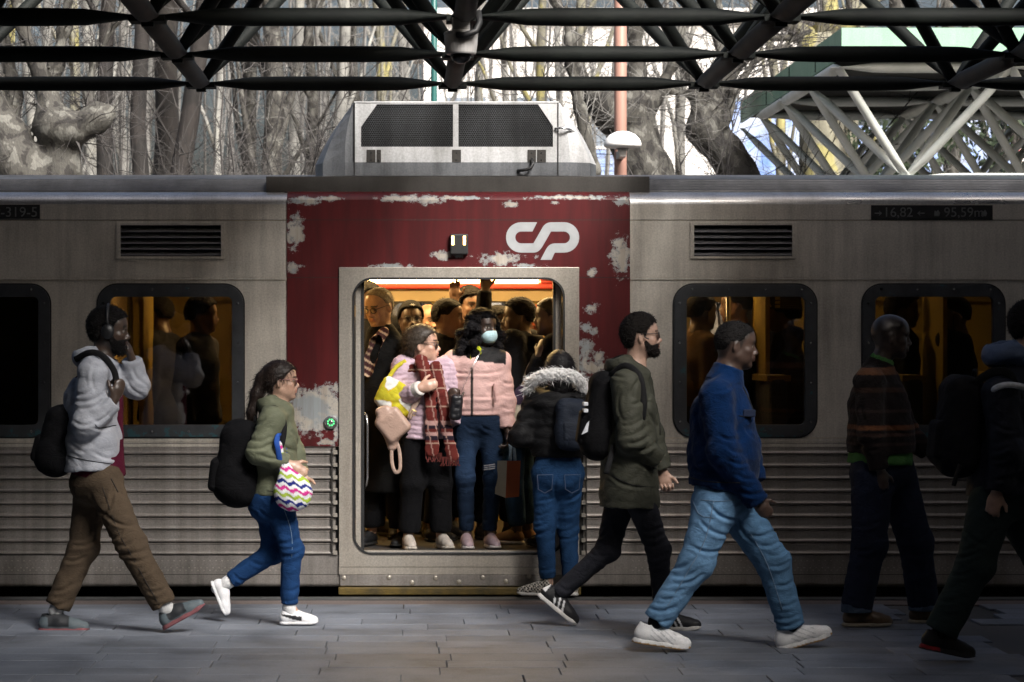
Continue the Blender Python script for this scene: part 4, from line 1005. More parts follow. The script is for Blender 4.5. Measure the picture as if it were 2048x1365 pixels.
def strands(o, n, L, fall, color, w=0.0011, seed=5):
    """loose hairs rooted on a hair mesh, so that its outline is soft"""
    g = np.random.default_rng(seed); me = o.data; nv = len(me.vertices)
    if nv < 10: return
    co = np.empty(nv*3, f32); me.vertices.foreach_get('co', co); co = co.reshape(-1,3); no = np.empty(nv*3, f32); me.vertices.foreach_get('normal', no); no = no.reshape(-1,3)
    i = g.integers(0, nv, n); p = co[i] + g.normal(0, 0.002, (n,3)); d = no[i]*(1-fall) + g.normal(0, 0.45, (n,3)); d /= np.linalg.norm(d, axis=1)[:,None]; l = L*g.uniform(0.5, 1.2, n)[:,None]
    s = np.cross(d, g.normal(0, 1, (n,3))); s = s/np.linalg.norm(s, axis=1)[:,None]*w; q = p + d*l*0.55 + np.array((0,0,-1))*l*fall*0.35; e = p + d*l*0.85 + np.array((0,0,-1))*l*fall*1.0 + g.normal(0, 1, (n,3))*l*0.12
    p = p - d*0.003; V = np.stack([p-s, p+s, q+s*0.8, q-s*0.8, e-s*0.2, e+s*0.2], 1).reshape(-1,3); b = np.arange(n)*6; Q = np.concatenate([np.stack([b,b+1,b+2,b+3],1), np.stack([b+3,b+2,b+5,b+4],1)])
    key = tuple(round(float(c), 4) for c in color)
    if key not in _hm: _hm[key] = simple('hair_strand', key, tuple(c*0.6 for c in key), 30, 0.6, spec=0.25)
    ob = soft_obj('hair_strands', V + org(o), Q, _hm[key], o); ob.data.shade_flat(); ob['kind'] = 'stuff'
def beard(person, h, color, th=0.006, full=True, step=0.005, low=-0.04):
    Fd = Field(h.c - 0.2*h.s, h.c + 0.2*h.s, step*h.s)
    h.e(Fd, (0.024,0,-0.030), (0.060+th,0.060+th,0.085+th), 0.02)
    for sd in (-1, 1):
        h.cn(Fd, (-0.004,sd*0.052,-0.058), (0.058,sd*0.016,-0.100), 0.020+th, 0.018+th, 0.03); h.e(Fd, (0.046,sd*0.034,-0.066), (0.028+th,0.022+th,0.026+th), 0.02)
    h.e(Fd, (0.070,0,-0.102), (0.021+th,0.024+th,0.018+th), 0.02); h.e(Fd, (0.080,0,-0.064), (0.018+th*0.8,0.030,0.022), 0.014)
    R, c0, sc = h.R.astype(f32), h.c.astype(f32), f32(h.s)
    def cut(D, X, Y, Z):
        dx, dy, dz = X-c0[0], Y-c0[1], Z-c0[2]
        lx, ly, lz = [(dx*R[0,i]+dy*R[1,i]+dz*R[2,i])/sc for i in range(3)]
        f = np.interp(lx, [-0.05,-0.012,-0.010,0.012,0.02,0.045,0.075,0.12], [-0.2,-0.2,0.01,0.01,-0.03,-0.058,-0.052,-0.05])
        D = np.maximum(D, (lz - f)*0.8*sc); D = np.maximum(D, -0.012*sc - lx - 0.3*lz)
        lip = np.maximum(np.maximum(np.abs(lz+0.070)-0.013, np.abs(ly)-0.027), 0.07 - lx)
        return np.maximum(D, -lip*sc)
    Fd.apply(cut); Fd.wrinkle(0.002, 0.015, 5); o = Fd.build('beard', M['hair'], person, color, 0); strands(o, 1400, 0.010, 0.5, color); return o
def hand(Fd, wrist, f, n, s_, curl=0.5, size=1.0, k=0.006, spread=1.0, thumb=0.6):
    """f: along the hand, n: the way the palm faces, s_: towards the thumb"""
    w = np.asarray(wrist, float); f = nz(f); n = nz(np.asarray(n) - f*np.dot(n, f)); sd = np.cross(n, f); sd = sd if np.dot(sd, s_) > 0 else -sd; z = size
    Fd.cone(w - f*0.02*z, w + f*0.05*z, 0.026*z, 0.038*z, 0.012, lat=n, lk=0.62); Fd.cone(w + f*0.045*z, w + f*0.085*z, 0.038*z, 0.036*z, 0.012, lat=n, lk=0.42)
    for i, (off, L) in enumerate(((0.029,0.072),(0.010,0.080),(-0.010,0.074),(-0.028,0.058))):
        p = w + f*(0.088 - 0.004*abs(i-1))*z + sd*off*z; r = 0.0092*z; an = 0.0; side = sd*off*2.0*spread
        for fr, da in ((0.44,0.65),(0.32,0.95),(0.24,0.6)):
            an += curl*da*1.45*(1 + 0.06*i); d = nz(f*math.cos(an) + n*math.sin(an) + side)
            q = p + d*L*fr*z; Fd.cone(p, q, r, r*0.93, k); p = q; r *= 0.92
    p = w + f*0.028*z + sd*0.028*z; d = nz(sd*0.75 + f*0.75 + n*0.35*thumb); q = p + d*0.04*z; Fd.cone(w + f*0.015*z + sd*0.012*z, p, 0.016*z, 0.013*z, 0.01); Fd.cone(p, q, 0.0118*z, 0.0105*z, k)
    d = nz(d*0.6 + f*0.6 + n*0.5*thumb); Fd.cone(q, q + d*0.032*z, 0.0105*z, 0.0085*z, k)
# ================================================================ bare winter trees
def bark_mat(name, c1, c2, c3, scale=3.0):
    m, nt, b = nodes_of(name); v = coords(nt, (1,1,0.7)); n = noise(nt, v, scale, 3, 0.5, 0.4); n2 = noise(nt, coords(nt,(1,1,.4)), scale*7, 4)
    r = ramp(nt, n.outputs['Fac'], [(0.40, c1), (0.44, c2), (0.56, c2), (0.60, c3)]); r.color_ramp.interpolation = 'LINEAR'
    g = ramp(nt, n2.outputs['Fac'], [(0.3,(0.7,0.7,0.7)), (0.7,(1.1,1.1,1.1))])
    nt.links.new(mixc(nt, 1, r.outputs[0], g.outputs[0], 'MULTIPLY'), b.inputs['Base Color']); b.inputs['Roughness'].default_value = 0.85
    bump(nt, b, n2.outputs['Fac'], 0.5, 0.02); return m
M['plane'] = bark_mat('mottled_plane_bark', (0.018,0.016,0.014), (0.055,0.052,0.045), (0.125,0.122,0.108), 8.0)
M['plane_lichen'] = bark_mat('lichen_yellow_bark', (0.11,0.103,0.08), (0.20,0.19,0.14), (0.30,0.27,0.11), 1.8)
M['dark_bark'] = bark_mat('dark_wet_bark', (0.012,0.010,0.009), (0.022,0.018,0.016), (0.042,0.037,0.032), 2.0)
M['pale_bark'] = bark_mat('pale_grey_bark', (0.15,0.148,0.138), (0.23,0.227,0.21), (0.30,0.295,0.265), 1.5)
M['twig'] = simple('grey_brown_twig', (0.062,0.057,0.055), (0.03,0.028,0.027), 4, 0.9)
M['twig_pale'] = simple('pale_twig', (0.20,0.195,0.185), (0.12,0.116,0.11), 4, 0.9)
tr = random.Random(21)
def rdir(d, spread):
    d = Vector(d).normalized()
    r = Vector((tr.gauss(0,1), tr.gauss(0,1), tr.gauss(0,1)))
    return (d + r*spread).normalized()
def walk(p, d, L, n, wob, up=0.0):
    pts = [Vector(p)]; d = Vector(d).normalized()
    for i in range(n):
        d = rdir(d, wob); d = (d + Vector((0,0,up))).normalized(); pts.append(pts[-1] + d*(L/n))
    return pts
def twigs(mb, pts, r, count, lmin, lmax, depth, droop=0.03, sides=3):
    for _ in range(count):
        i = tr.randrange(1, len(pts)); t = tr.random(); p = pts[i-1].lerp(pts[i], t); ax_ = (pts[i]-pts[i-1]).normalized()
        d = rdir(ax_*0.6 + Vector((tr.gauss(0,.7), tr.gauss(0,.5), tr.gauss(0.15,.5))), 0.35); L = tr.uniform(lmin, lmax)
        q = walk(p, d, L, 4, 0.16, droop); r0 = max(0.0035, r*tr.uniform(0.6,1))
        mb.tube(q, [r0*(1-0.2*k) for k in range(5)], sides, False)
        if depth > 0: twigs(mb, q, r0*0.62, 4 if depth > 1 else 3, lmin*0.5, lmax*0.55, depth-1, droop, 3)
def tree(name, label, group, base, trunk_pts, trunk_r, limbs, mat, tw_n, tw_mat='twig', tw_len=(0.5,1.4), depth=1, tw_r=0.009, knobs=()):
    t = empty(name, tuple(base), label, 'tree', group)
    if knobs:                                   # swollen old trunks: one soft continuous mesh
        ap = [np.array(q) for q in trunk_pts] + [np.array(q) for l in limbs for q in l[0]]; Fd = Field(np.min(ap, 0) - 0.5, np.max(ap, 0) + 0.4, 0.038)
        Fd.chain(trunk_pts, trunk_r, 0.12)
        for (pp, rr) in limbs: Fd.chain(pp, [max(0.034, q) for q in rr], 0.09)
        for (kp, kr) in knobs:
            Fd.ell(kp, (kr*1.0, kr*0.95, kr*0.8), None, 0.15)
            for _ in range(5): Fd.ell(np.array(kp) + np.array([tr.gauss(0, kr*0.55) for _ in range(3)]), (kr*0.42,)*3, None, 0.08)
        Fd.wrinkle(0.02, 0.45, len(limbs)); Fd.wrinkle(0.008, 0.13, 2); Fd.build('trunk', M[mat], t, None, 1)
    m = MB(); m.tube(trunk_pts, trunk_r, 12, True)
    for (kp, kr) in ():
        prof = [(0.02*kr,-kr),(0.6*kr,-0.85*kr),(0.95*kr,-0.3*kr),(1.0*kr,0.15*kr),(0.75*kr,0.7*kr),(0.03*kr,0.95*kr)]; m.lathe(kp, prof, 12)
    if not knobs: m.build('trunk', M[mat], t, smooth=True, recalc=False)
    c = MB(); allp = [[Vector(q) for q in trunk_pts]]
    lm = MB()
    for (pts, rr) in limbs: lm.tube(pts, rr, 8, True); allp.append([Vector(q) for q in pts])
    if limbs and not knobs: lm.build('limbs', M[mat], t, smooth=True, recalc=False)
    for q in allp:
        hi = [v for v in q if v.z > 2.5] or q
        if len(hi) < 2: hi = q[-2:]
        twigs(c, hi, tw_r, max(2, tw_n//len(allp)), tw_len[0], tw_len[1], depth)
    tag(c.build('crown', M[tw_mat], t, recalc=False), kind=None)
    return t
def PT(lst, d):
    return [Vector(P(u, v, d + (q[0] if q else 0))) for (u, v, *q) in lst]
def lift(u, d, r, top=9.0, lean=0.0, wob=0.02, z0=-1.0, n=10):
    """a plain trunk through picture column u at depth d"""
    x = (u-U0)*d/F; pts = []
    xx, yy = x, d
    for i in range(n+1):
        z = z0 + (top-z0)*i/n; xx = x + lean*(z-4.2) + 0.03*math.sin(z*1.3+u) ; pts.append(Vector((xx + tr.gauss(0,wob), yy + tr.gauss(0,wob), z)))
    return pts, [r*(1.25 - 0.6*i/n) for i in range(n+1)]
# the knobbly plane tree at the left
d = 24.0; base = P(20, 0, d); base = (base[0], d, -1.0)
tp = [Vector((P(70,0,d)[0], d, -1)), Vector((P(66,0,d)[0], d, 1.6))] + PT([(58,400),(38,335),(10,270),(-25,205),(-50,120)], d)
tree('plane_tree', 'knobbly mottled pollarded plane tree at the left edge above the train roof', None, base, tp, [0.34,0.30,0.27,0.23,0.19,0.15,0.1],
     [(PT([(105,420),(122,350),(126,300),(112,250),(94,195),(70,120),(40,40),(20,-60)], d), [0.22,0.19,0.17,0.16,0.10,0.07,0.06,0.05]), (PT([(112,252),(150,262),(186,243),(205,229)], d-0.15), [0.15,0.14,0.12,0.09]),
      (PT([(110,250),(98,190),(112,130),(128,60),(150,-80)], d+0.2), [0.11,0.08,0.07,0.06,0.05]), (PT([(10,270),(30,190),(12,100),(-10,-40)], d+.3), [0.12,0.08,0.06,0.05]),
      (PT([(192,240),(176,190),(190,120),(235,40),(260,-60)], d), [0.07,0.045,0.04,0.035,0.034])], 'plane', 170, tw_len=(0.3,1.1),
     knobs=[(P(114,248,d-0.05), 0.20), (P(197,236,d-.15), 0.115), (P(30,320,d-.05), 0.2)])
# dark leaning trunks beside it
for i, (u, dd, r, lean, lab) in enumerate([(214, 26.5, 0.093, 0.0, 'dark upright trunk just beyond the knobbly plane tree'), (281, 26.2, 0.092, 0.01, 'slim black trunk between two dark trunks over the train roof'),
        (332, 27.0, 0.14, 0.04, 'thick dark rough trunk beneath the rusty canopy strut'), (380, 26.0, 0.11, 0.16, 'dark trunk leaning away from the thick dark trunk')]):
    pts, rr = lift(u, dd, r, 9, lean)
    l1 = [(walk(pts[6+k], (tr.uniform(-.7,.7), tr.uniform(-.3,.3), 1), 3.0, 6, 0.1, 0.05), [r*0.4*(1-0.13*j) for j in range(7)]) for k in range(3)]
    tree('dark_tree', lab, 'dark trunks at the left', (pts[0].x, dd, -1), pts, rr, l1, 'dark_bark', 70, tw_len=(0.4,1.3))
# pale plane trees right of the unit
d = 26.5
tree('plane_tree', 'pale mottled plane tree with a lumpy trunk beside the red-brown lamp post', None, (P(1290,0,d)[0], d, -1),
     [Vector((P(1330,0,d)[0], d, -1))] + PT([(1310,420),(1292,345),(1268,280),(1250,215),(1225,190)], d), [0.38,0.3,0.27,0.25,0.27,0.16],
     [(PT([(1230,210),(1195,200),(1160,150),(1150,80),(1110,0),(1080,-80)], d), [0.14,0.08,0.07,0.06,0.05,0.04]), (PT([(1250,220),(1275,150),(1270,60),(1290,-60)], d+.2), [0.16,0.1,0.08,0.06]),
      (PT([(1190,345),(1172,280),(1160,220),(1142,130),(1130,20)], d-.6), [0.075,0.07,0.06,0.055,0.05]), (PT([(1265,260),(1310,200),(1350,120),(1370,30),(1410,-60)], d), [0.1,0.07,0.06,0.05,0.04])], 'plane', 150, 'twig_pale', knobs=[(P(1240,225,d), 0.3), (P(1205,205,d), 0.15)])
d = 27.5
tree('plane_tree', 'pale crooked plane tree forking above the train in front of the blue hoarding', None, (P(1500,0,d)[0], d, -1),
     [Vector((P(1530,0,d)[0], d, -1))] + PT([(1510,430),(1478,350),(1448,300),(1412,262),(1420,225),(1440,180)], d), [0.3,0.24,0.2,0.19,0.2,0.15,0.11],
     [(PT([(1440,185),(1452,120),(1430,60),(1445,-60)], d), [0.1,0.08,0.06,0.05]), (PT([(1410,235),(1385,190),(1330,180),(1290,190)], d), [0.1,0.06,0.045,0.03]), (PT([(1415,240),(1390,170),(1350,110),(1300,60),(1270,-20)], d+.2), [0.09,0.06,0.05,0.04,0.03]),
      (PT([(1440,185),(1490,110),(1530,60),(1550,-40)], d), [0.08,0.06,0.05,0.04]), (PT([(1450,250),(1470,180),(1510,120),(1560,100),(1620,60)], d-.2), [0.06,0.05,0.04,0.03,0.02])], 'plane', 190, 'twig', knobs=[(P(1412,255,d), 0.16)])
d = 31
tree('plane_tree', 'stout yellow-lichened plane tree rising behind the mint canopy fascia', None, (P(1640,0,d)[0], d, -1),
     [Vector((P(1650,0,d)[0], d, -1))] + PT([(1645,300),(1640,150),(1630,70)], d), [0.4,0.3,0.26,0.22],
     [(PT([(1630,80),(1580,50),(1540,-20)], d), [0.14,0.1,0.08]), (PT([(1635,80),(1660,20),(1650,-60)], d), [0.14,0.12,0.1]), (PT([(1630,90),(1590,75),(1540,78)], d), [0.07,0.05,0.03]), (PT([(1640,100),(1720,30),(1790,-50)], d), [0.12,0.09,0.07])], 'plane_lichen', 120, 'twig')
# slender pale trees in rows behind
spec = []
SL = ['pale slender tree cut by the left edge of the picture', 'thin lichen-yellow stem crossing the knobbly plane tree', 'pale thin trunk just behind the knobbly plane tree', 'pale trunk over the middle of the knobbly plane tree', 'lichen-yellow stem between knobbly plane tree and first dark trunk', 'pale stouter trunk just before the first dark trunk',
 'pale thin trunk between the first dark trunk and the slim black one', 'pale trunk between the slim black trunk and the thick dark one', 'pale trunk right after the leaning dark trunk', 'broad mottled trunk, first of the broad ones after the leaning dark trunk', 'broadest mottled trunk left of the roof unit', 'narrow pale trunk right after the broadest mottled trunk',
 'mottled trunk above the sloping left end of the roof unit', 'pale leaning trunk behind the left edge of the roof unit grille', 'broad mottled trunk behind the left grille of the roof unit', 'lichen-yellow trunk behind the left grille, next to a broad mottled one', 'pale trunk just left of the thin green pole', 'thin pale trunk just right of the security camera',
 'thin pale trunk above the right grille of the roof unit', 'lichen-yellow trunk above the right end of the right grille', 'thin pale trunk above the right cowl of the roof unit', 'lichen-yellow leaning trunk just left of the red-brown lamp post', 'pale trunk between the lamp post tree and the crooked plane tree', 'lichen-yellow trunk between the crooked plane tree and the mint canopy',
 'lichen-yellow trunk behind the near corner of the mint canopy', 'mottled trunk behind the struts of the mint canopy, nearest its corner', 'mottled trunk behind the struts of the mint canopy, second from its corner', 'mottled trunk behind the mint canopy near the right edge', 'mottled trunk beyond the right edge behind the mint canopy']
for (u, dd, r, lean, mt) in [(-60,30,.12,0,'pale_bark'),(20,33,.09,.02,'plane_lichen'),(62,31,.1,-.02,'pale_bark'),(98,35,.13,.01,'pale_bark'),(150,33,.11,.02,'plane_lichen'),(185,36,.14,-.03,'pale_bark'),(248,38,.1,0,'pale_bark'),(300,40,.13,.02,'pale_bark'),
        (445,34,.08,-.02,'pale_bark'),(500,37,.16,.01,'plane'),(548,36,.22,-.03,'plane'),(590,39,.14,.02,'pale_bark'),(625,37,.12,0,'plane'),(672,36,.13,.04,'pale_bark'),(712,40,.15,-.02,'plane'),(755,38,.12,.01,'plane_lichen'),
        (800,42,.15,.03,'pale_bark'),(960,44,.09,0,'pale_bark'),(1010,42,.1,-.02,'pale_bark'),(1075,40,.12,.03,'plane_lichen'),(1120,44,.1,0,'pale_bark'),(1178,38,.13,-.05,'plane_lichen'),(1360,40,.12,.03,'pale_bark'),(1560,38,.12,-.03,'plane_lichen'),
        (1700,40,.2,0.02,'plane_lichen'),(1800,40,.22,-.02,'plane'),(1900,42,.2,.03,'plane'),(2000,40,.2,0,'plane'),(2100,39,.2,0,'plane')]:
    pts, rr = lift(u, dd, r*0.72, 9.5, lean, 0.05)
    l1 = [(walk(pts[4+k], (tr.uniform(-.6,.6), tr.uniform(-.3,.3), 1.1), 3.2, 6, 0.1, 0.05), [r*0.38*(1-0.13*j) for j in range(7)]) for k in range(4)]
    tree('slender_tree', SL[len(spec)], 'slender trees behind the train', (pts[0].x, dd, -1), pts, rr, l1, mt, 85, 'twig_pale' if u > 500 or tr.random() < .6 else 'twig', (0.5,1.5), 1, 0.008); spec.append(u)
# far thicket: thin stems nobody could count
th = MB()
for i in range(120):
    u = tr.uniform(-120, 1750) if i % 3 else tr.uniform(-120, 760); dd = tr.uniform(36, 62); x = (u-U0)*dd/F; r = tr.uniform(0.012, 0.05)
    z0 = -1; pts = []; lean = tr.gauss(0, 0.05)
    for k in range(6): z = z0 + 11*k/5; pts.append((x + lean*(z-4) + tr.gauss(0,.05), dd + tr.gauss(0,.05), z))
    th.tube(pts, [r*(1.2-.12*k) for k in range(6)], 4, False)
    twigs(th, [Vector(p) for p in pts][1:], 0.007, 10, 0.5, 1.5, 0)
tag(th.build('thicket', M['twig_pale'], recalc=False), 'dense thicket of thin bare stems far behind the train', 'thicket', kind='stuff')
sh = MB()     # thorny bush with small red berries and knots in front of it
for i in range(64):
    u = tr.choice((tr.uniform(360,650), tr.uniform(200,900), tr.uniform(1130,1500))); dd = tr.uniform(24, 28); x = (u-U0)*dd/F
    pts = walk((x, dd, 1.5), (tr.gauss(0,.35), tr.gauss(0,.2), 1), tr.uniform(2.0,4.2), 7, 0.14)
    sh.tube(pts, [0.016*(1-.1*k) for k in range(8)], 4, False); twigs(sh, pts[2:], 0.007, 14, 0.3, 1.0, 1)
tag(sh.build('undergrowth', M['twig'], recalc=False), 'tangle of thin dark twigs just beyond the train roof', 'undergrowth', kind='stuff')

# dark evergreen shrubs behind the far canopy
M['leaf'] = simple('dark_evergreen_leaf', (0.03,0.045,0.02), (0.015,0.024,0.012), 9, 0.6)
for i, (x, lab) in enumerate(((6.2, 'dark evergreen tree behind the canopy struts, nearest the canopy corner'), (8.3, 'dark evergreen tree behind the canopy struts, second from the corner'), (10.6, 'dark evergreen tree behind the canopy struts, third from the corner'), (12.8, 'dark evergreen tree behind the canopy struts near the right edge'))):
    t = empty('evergreen_tree', (x, 31.2, -1), lab, 'tree', 'evergreens behind the canopy'); m = MB(); stem = walk((x, 31.2, -1), (0,0,1), 6.0, 6, 0.06); m.tube(stem, [0.09*(1-.1*k) for k in range(7)], 6); m.build('trunk', M['dark_bark'], t, smooth=True, recalc=False)
    lf = MB()
    for k in range(3200):
        z = tr.uniform(1.2, 5.5); rr = 1.25*(1 - max(0, (z-3.6)/2.6)**1.5)*math.sqrt(tr.random())*(0.85+0.3*math.sin(z*3+i)); a = tr.uniform(0, 6.283); c = Vector((x + rr*math.cos(a), 31.2 + 0.8*rr*math.sin(a), z)); d1 = rdir((0,0,1), 1.0)*0.075; d2 = d1.orthogonal().normalized()*0.035
        lf.add([c-d1, c+d2, c+d1, c-d2], [(0,1,2,3)])
    lf.build('crown', M['leaf'], t, recalc=False)
UP = np.array((0,0,1.0))
def lerp(a, b, t): return np.asarray(a)*(1-t) + np.asarray(b)*t
def jt(d, **kw):
    J = {}
    for k, p in kw.items(): J[k] = P(p[0], p[1], d + (p[2] if len(p) > 2 else 0))
    return J
def finish(J, yaw=0):
    """fill in the joints that follow from the others"""
    R = frame_of(yaw); J['fw'], J['lf'] = R[:, 0], R[:, 1]
    J.setdefault('chest', lerp(J['pel'], J['neck'], 0.68)); J.setdefault('waist', lerp(J['pel'], J['neck'], 0.25)); J.setdefault('hem', J['pel'] - UP*0.04)
    return J
def stand(u, d, hgt, yaw, z0=None, lean=(0,0), arms=None, feet=0.11, sh=0.19):
    z0 = ZF if z0 is None else z0; b = np.array(((u-U0)*d/F, d, z0)); R = frame_of(yaw); f, l = R[:, 0], R[:, 1]; g = hgt
    top_ = np.array((lean[0], lean[1], 0.0))
    at = lambda t, a=0, s=0: b + UP*g*t + f*a + l*s + top_*t
    J = dict(pel=at(.54), neck=at(.845, -0.005), chest=at(.73), waist=at(.62), hem=at(.5), head=at(.932, 0.03), fw=f, lf=l)
    for n, s in (('L', 1), ('R', -1)):
        J['s'+n] = at(.80, -0.01, s*sh*g/1.7); J['e'+n] = at(.625, -0.03, s*(sh+.05)); J['w'+n] = at(.475, 0.04, s*(sh+.045))
        J['h'+n] = at(.51, 0, s*.085); J['k'+n] = at(.285, 0.02, s*.095); J['a'+n] = at(.055, -0.02, s*feet)
        J['heel'+n] = at(0, -0.075, s*feet); J['toe'+n] = at(0, 0.185, s*(feet+0.02))
    if arms:
        for k, v in arms.items(): J[k] = np.asarray(v, float)
    return J
HANDDEF = dict(curl=0.45)
def body(label, J, h, skin, group=None, female=False, hands=None, headkw=None, colkw=None, fine=0.0064, coarse=0.032, thin=1.0, legs=True):
    """one continuous figure: head, neck, trunk, arms with hands, legs"""
    pts = [v for k, v in J.items() if k not in ('fw','lf')]; lo = np.min(pts, 0) - 0.14; hi = np.max(pts, 0) + 0.2
    lo[2] = min(lo[2], 1e9); fb = [(h.c - 0.155*h.s, h.c + 0.165*h.s)]
    for n in 'LR':
        if hands is None or hands.get(n) is not False: fb.append((J['w'+n] - 0.10, J['w'+n] + 0.10 + 0.0))
    hd = {}
    for n in 'LR':
        a = hands.get(n) if hands else None
        if a is False: continue
        a = dict(a) if a else {}; f = a.pop('f', None); f = nz(J['w'+n] - J['e'+n]) if f is None else nz(f)
        nrm = a.pop('n', None); nrm = (-J['lf'] if n == 'L' else J['lf']) if nrm is None else nrm; s_ = a.pop('s', None); s_ = J['fw'] if s_ is None else s_
        hd[n] = (f, nrm, s_, a); c = J['w'+n] + f*0.09; fb = fb
    fb = [fb[0]] + [(J['w'+n] + hd[n][0]*0.09 - 0.10, J['w'+n] + hd[n][0]*0.09 + 0.10) for n in hd]
    Fd = Field(lo, hi, coarse, fb, fine)
    head_shape(Fd, h, **(headkw or {}))
    nb = J['neck']; nr = (0.047 if female else 0.056)*thin
    Fd.cone(h.w(-0.022,0,-0.055), nb, nr, nr*1.12, 0.03); Fd.cone(nb, lerp(nb, J['chest'], 0.5), nr*1.1, 0.08, 0.04)
    Fd.cone(J['chest'], J['waist'], 0.09*thin, 0.08*thin, 0.05, lat=J['lf'], lk=1.4); Fd.cone(J['waist'], J['pel'], 0.08*thin, 0.09*thin, 0.05, lat=J['lf'], lk=1.4)
    for n in 'LR':
        Fd.cone(lerp(J['chest'], nb, 0.6), J['s'+n], 0.06, 0.045, 0.04); Fd.cone(J['s'+n], J['e'+n], 0.042*thin, 0.036*thin, 0.02); Fd.cone(J['e'+n], J['w'+n], 0.036*thin, 0.025, 0.015)
        if n in hd: f, nrm, s_, a = hd[n]; hand(Fd, J['w'+n], f, nrm, s_, **{**HANDDEF, **a})
        if legs:
            Fd.cone(J['pel'], J['h'+n], 0.08, 0.075, 0.04); Fd.cone(J['h'+n], J['k'+n], 0.068*thin, 0.048*thin, 0.03); Fd.cone(J['k'+n], J['a'+n], 0.045*thin, 0.032, 0.02)
            Fd.cone(J['a'+n], lerp(J['heel'+n], J['toe'+n], 0.55) + UP*0.035, 0.03, 0.022, 0.02)
    b = (J['heelL'] + J['heelR'])/2 if legs else J['pel']; b = np.array((b[0], b[1], min(J['heelL'][2], J['heelR'][2]) if legs else b[2]))
    o = Fd.build('person', M['skin'], None, face_color(h, skin, **(colkw or {})), 1, origin=b)
    tag(o, label, 'person', group); return o
def bounds(pts, m): return np.min(pts, 0) - m, np.max(pts, 0) + m
def top(p, J, col, mat='cloth', name='jacket', r=(0.13,0.125,0.125), lk=1.4, sl=(0.07,0.062,0.05), step=0.009, wr=(0.004,0.11), rings=(0.006,0.06), seed=1,
        arms='LR', cuff={}, collar=None, hood=None, puff=None, hemn=None, neckr=0.066, extra=None, flare=None, cap=True):
    pts = [J['hem'], J['neck'], J['chest']] + [J[a+n] for a in 'sew' for n in arms]
    lo, hi = bounds(pts, 0.24); Fd = Field(lo, hi, step); lf = J['lf']
    H0, W, C, N = J['hem'], J['waist'], J['chest'], J['neck']
    Fd.cone(H0, W, r[0], r[1], 0.04, lat=lf, lk=lk, flat=(0,0)); Fd.cone(W, C, r[1], r[2], 0.04, lat=lf, lk=lk); Fd.cone(C, lerp(C, N, 0.75), r[2], 0.085, 0.05, lat=lf, lk=lk*0.95)
    if extra: extra(Fd)
    Fd.plane(H0, hemn if hemn is not None else (H0 - W))
    for n in 'LR': Fd.cone(lerp(C, N, 0.78), J['s'+n], 0.075, sl[0]*0.95, 0.05)
    Fs = Field(lo, hi, step)
    for n in arms:
        s_, e, w = J['s'+n], J['e'+n], J['w'+n]; ct = cuff.get(n, 0.96)
        Fs.cone(s_, e, sl[0], sl[1], 0.03, wr=(rings[0], rings[1], seed, 0.45, 1.2)); Fs.cone(e, lerp(e, w, ct), sl[1], sl[2], 0.02, flat=(0,1), wr=(rings[0], rings[1], seed*2.0, -0.3, 1.1))
        Fs.ell(e, (sl[1]*1.06,)*3, None, 0.02)
    kk = 0.035; hh = np.maximum(kk - np.abs(Fd.D - Fs.D), 0)/kk; Fd.D = np.minimum(Fd.D, Fs.D) - hh*hh*kk*0.25
    if puff:                                                     # quilted bands
        amp, wl = puff
        def q(D, X, Y, Z): return D - f32(amp)*(np.abs(np.sin((Z - f32(H0[2]))*f32(math.pi/wl))) - 0.6)
        Fd.apply(q)
    if wr: Fd.wrinkle(wr[0], wr[1], seed)
    nd = nz(J['head'] - N) if 'head' in J else UP
    if collar:
        ch, cr = collar; Fd.cone(N - nd*0.05, N + nd*ch, cr*1.18, cr, 0.025, flat=(0,1)); Fd.cone(N - nd*0.0, N + nd*(ch+0.08), cr*0.80, cr*0.80, 0.006, op='s')
    else: Fd.cone(N + nd*0.005, N + nd*0.15, neckr, neckr, 0.01, op='s')
    if hood:
        fw = J['fw']; hx, hz, hs = hood
        R = frame_of(math.degrees(math.atan2(fw[1], fw[0])), 25)
        Fd.ell(N - fw*hx + UP*hz, (0.075*hs,0.12*hs,0.062*hs), R, 0.03); Fd.ell(N - fw*(hx+0.005) + UP*(hz+0.035), (0.05*hs,0.085*hs,0.035*hs), R, 0.02, 's')
        for n, sg in (('L',1),('R',-1)): Fd.cone(N - fw*hx*0.6 + lf*sg*0.085*hs + UP*hz, N + fw*0.06 + lf*sg*0.055 - UP*0.02, 0.038*hs, 0.026*hs, 0.03)
    return Fd.build(name, M[mat], p, col, 1)
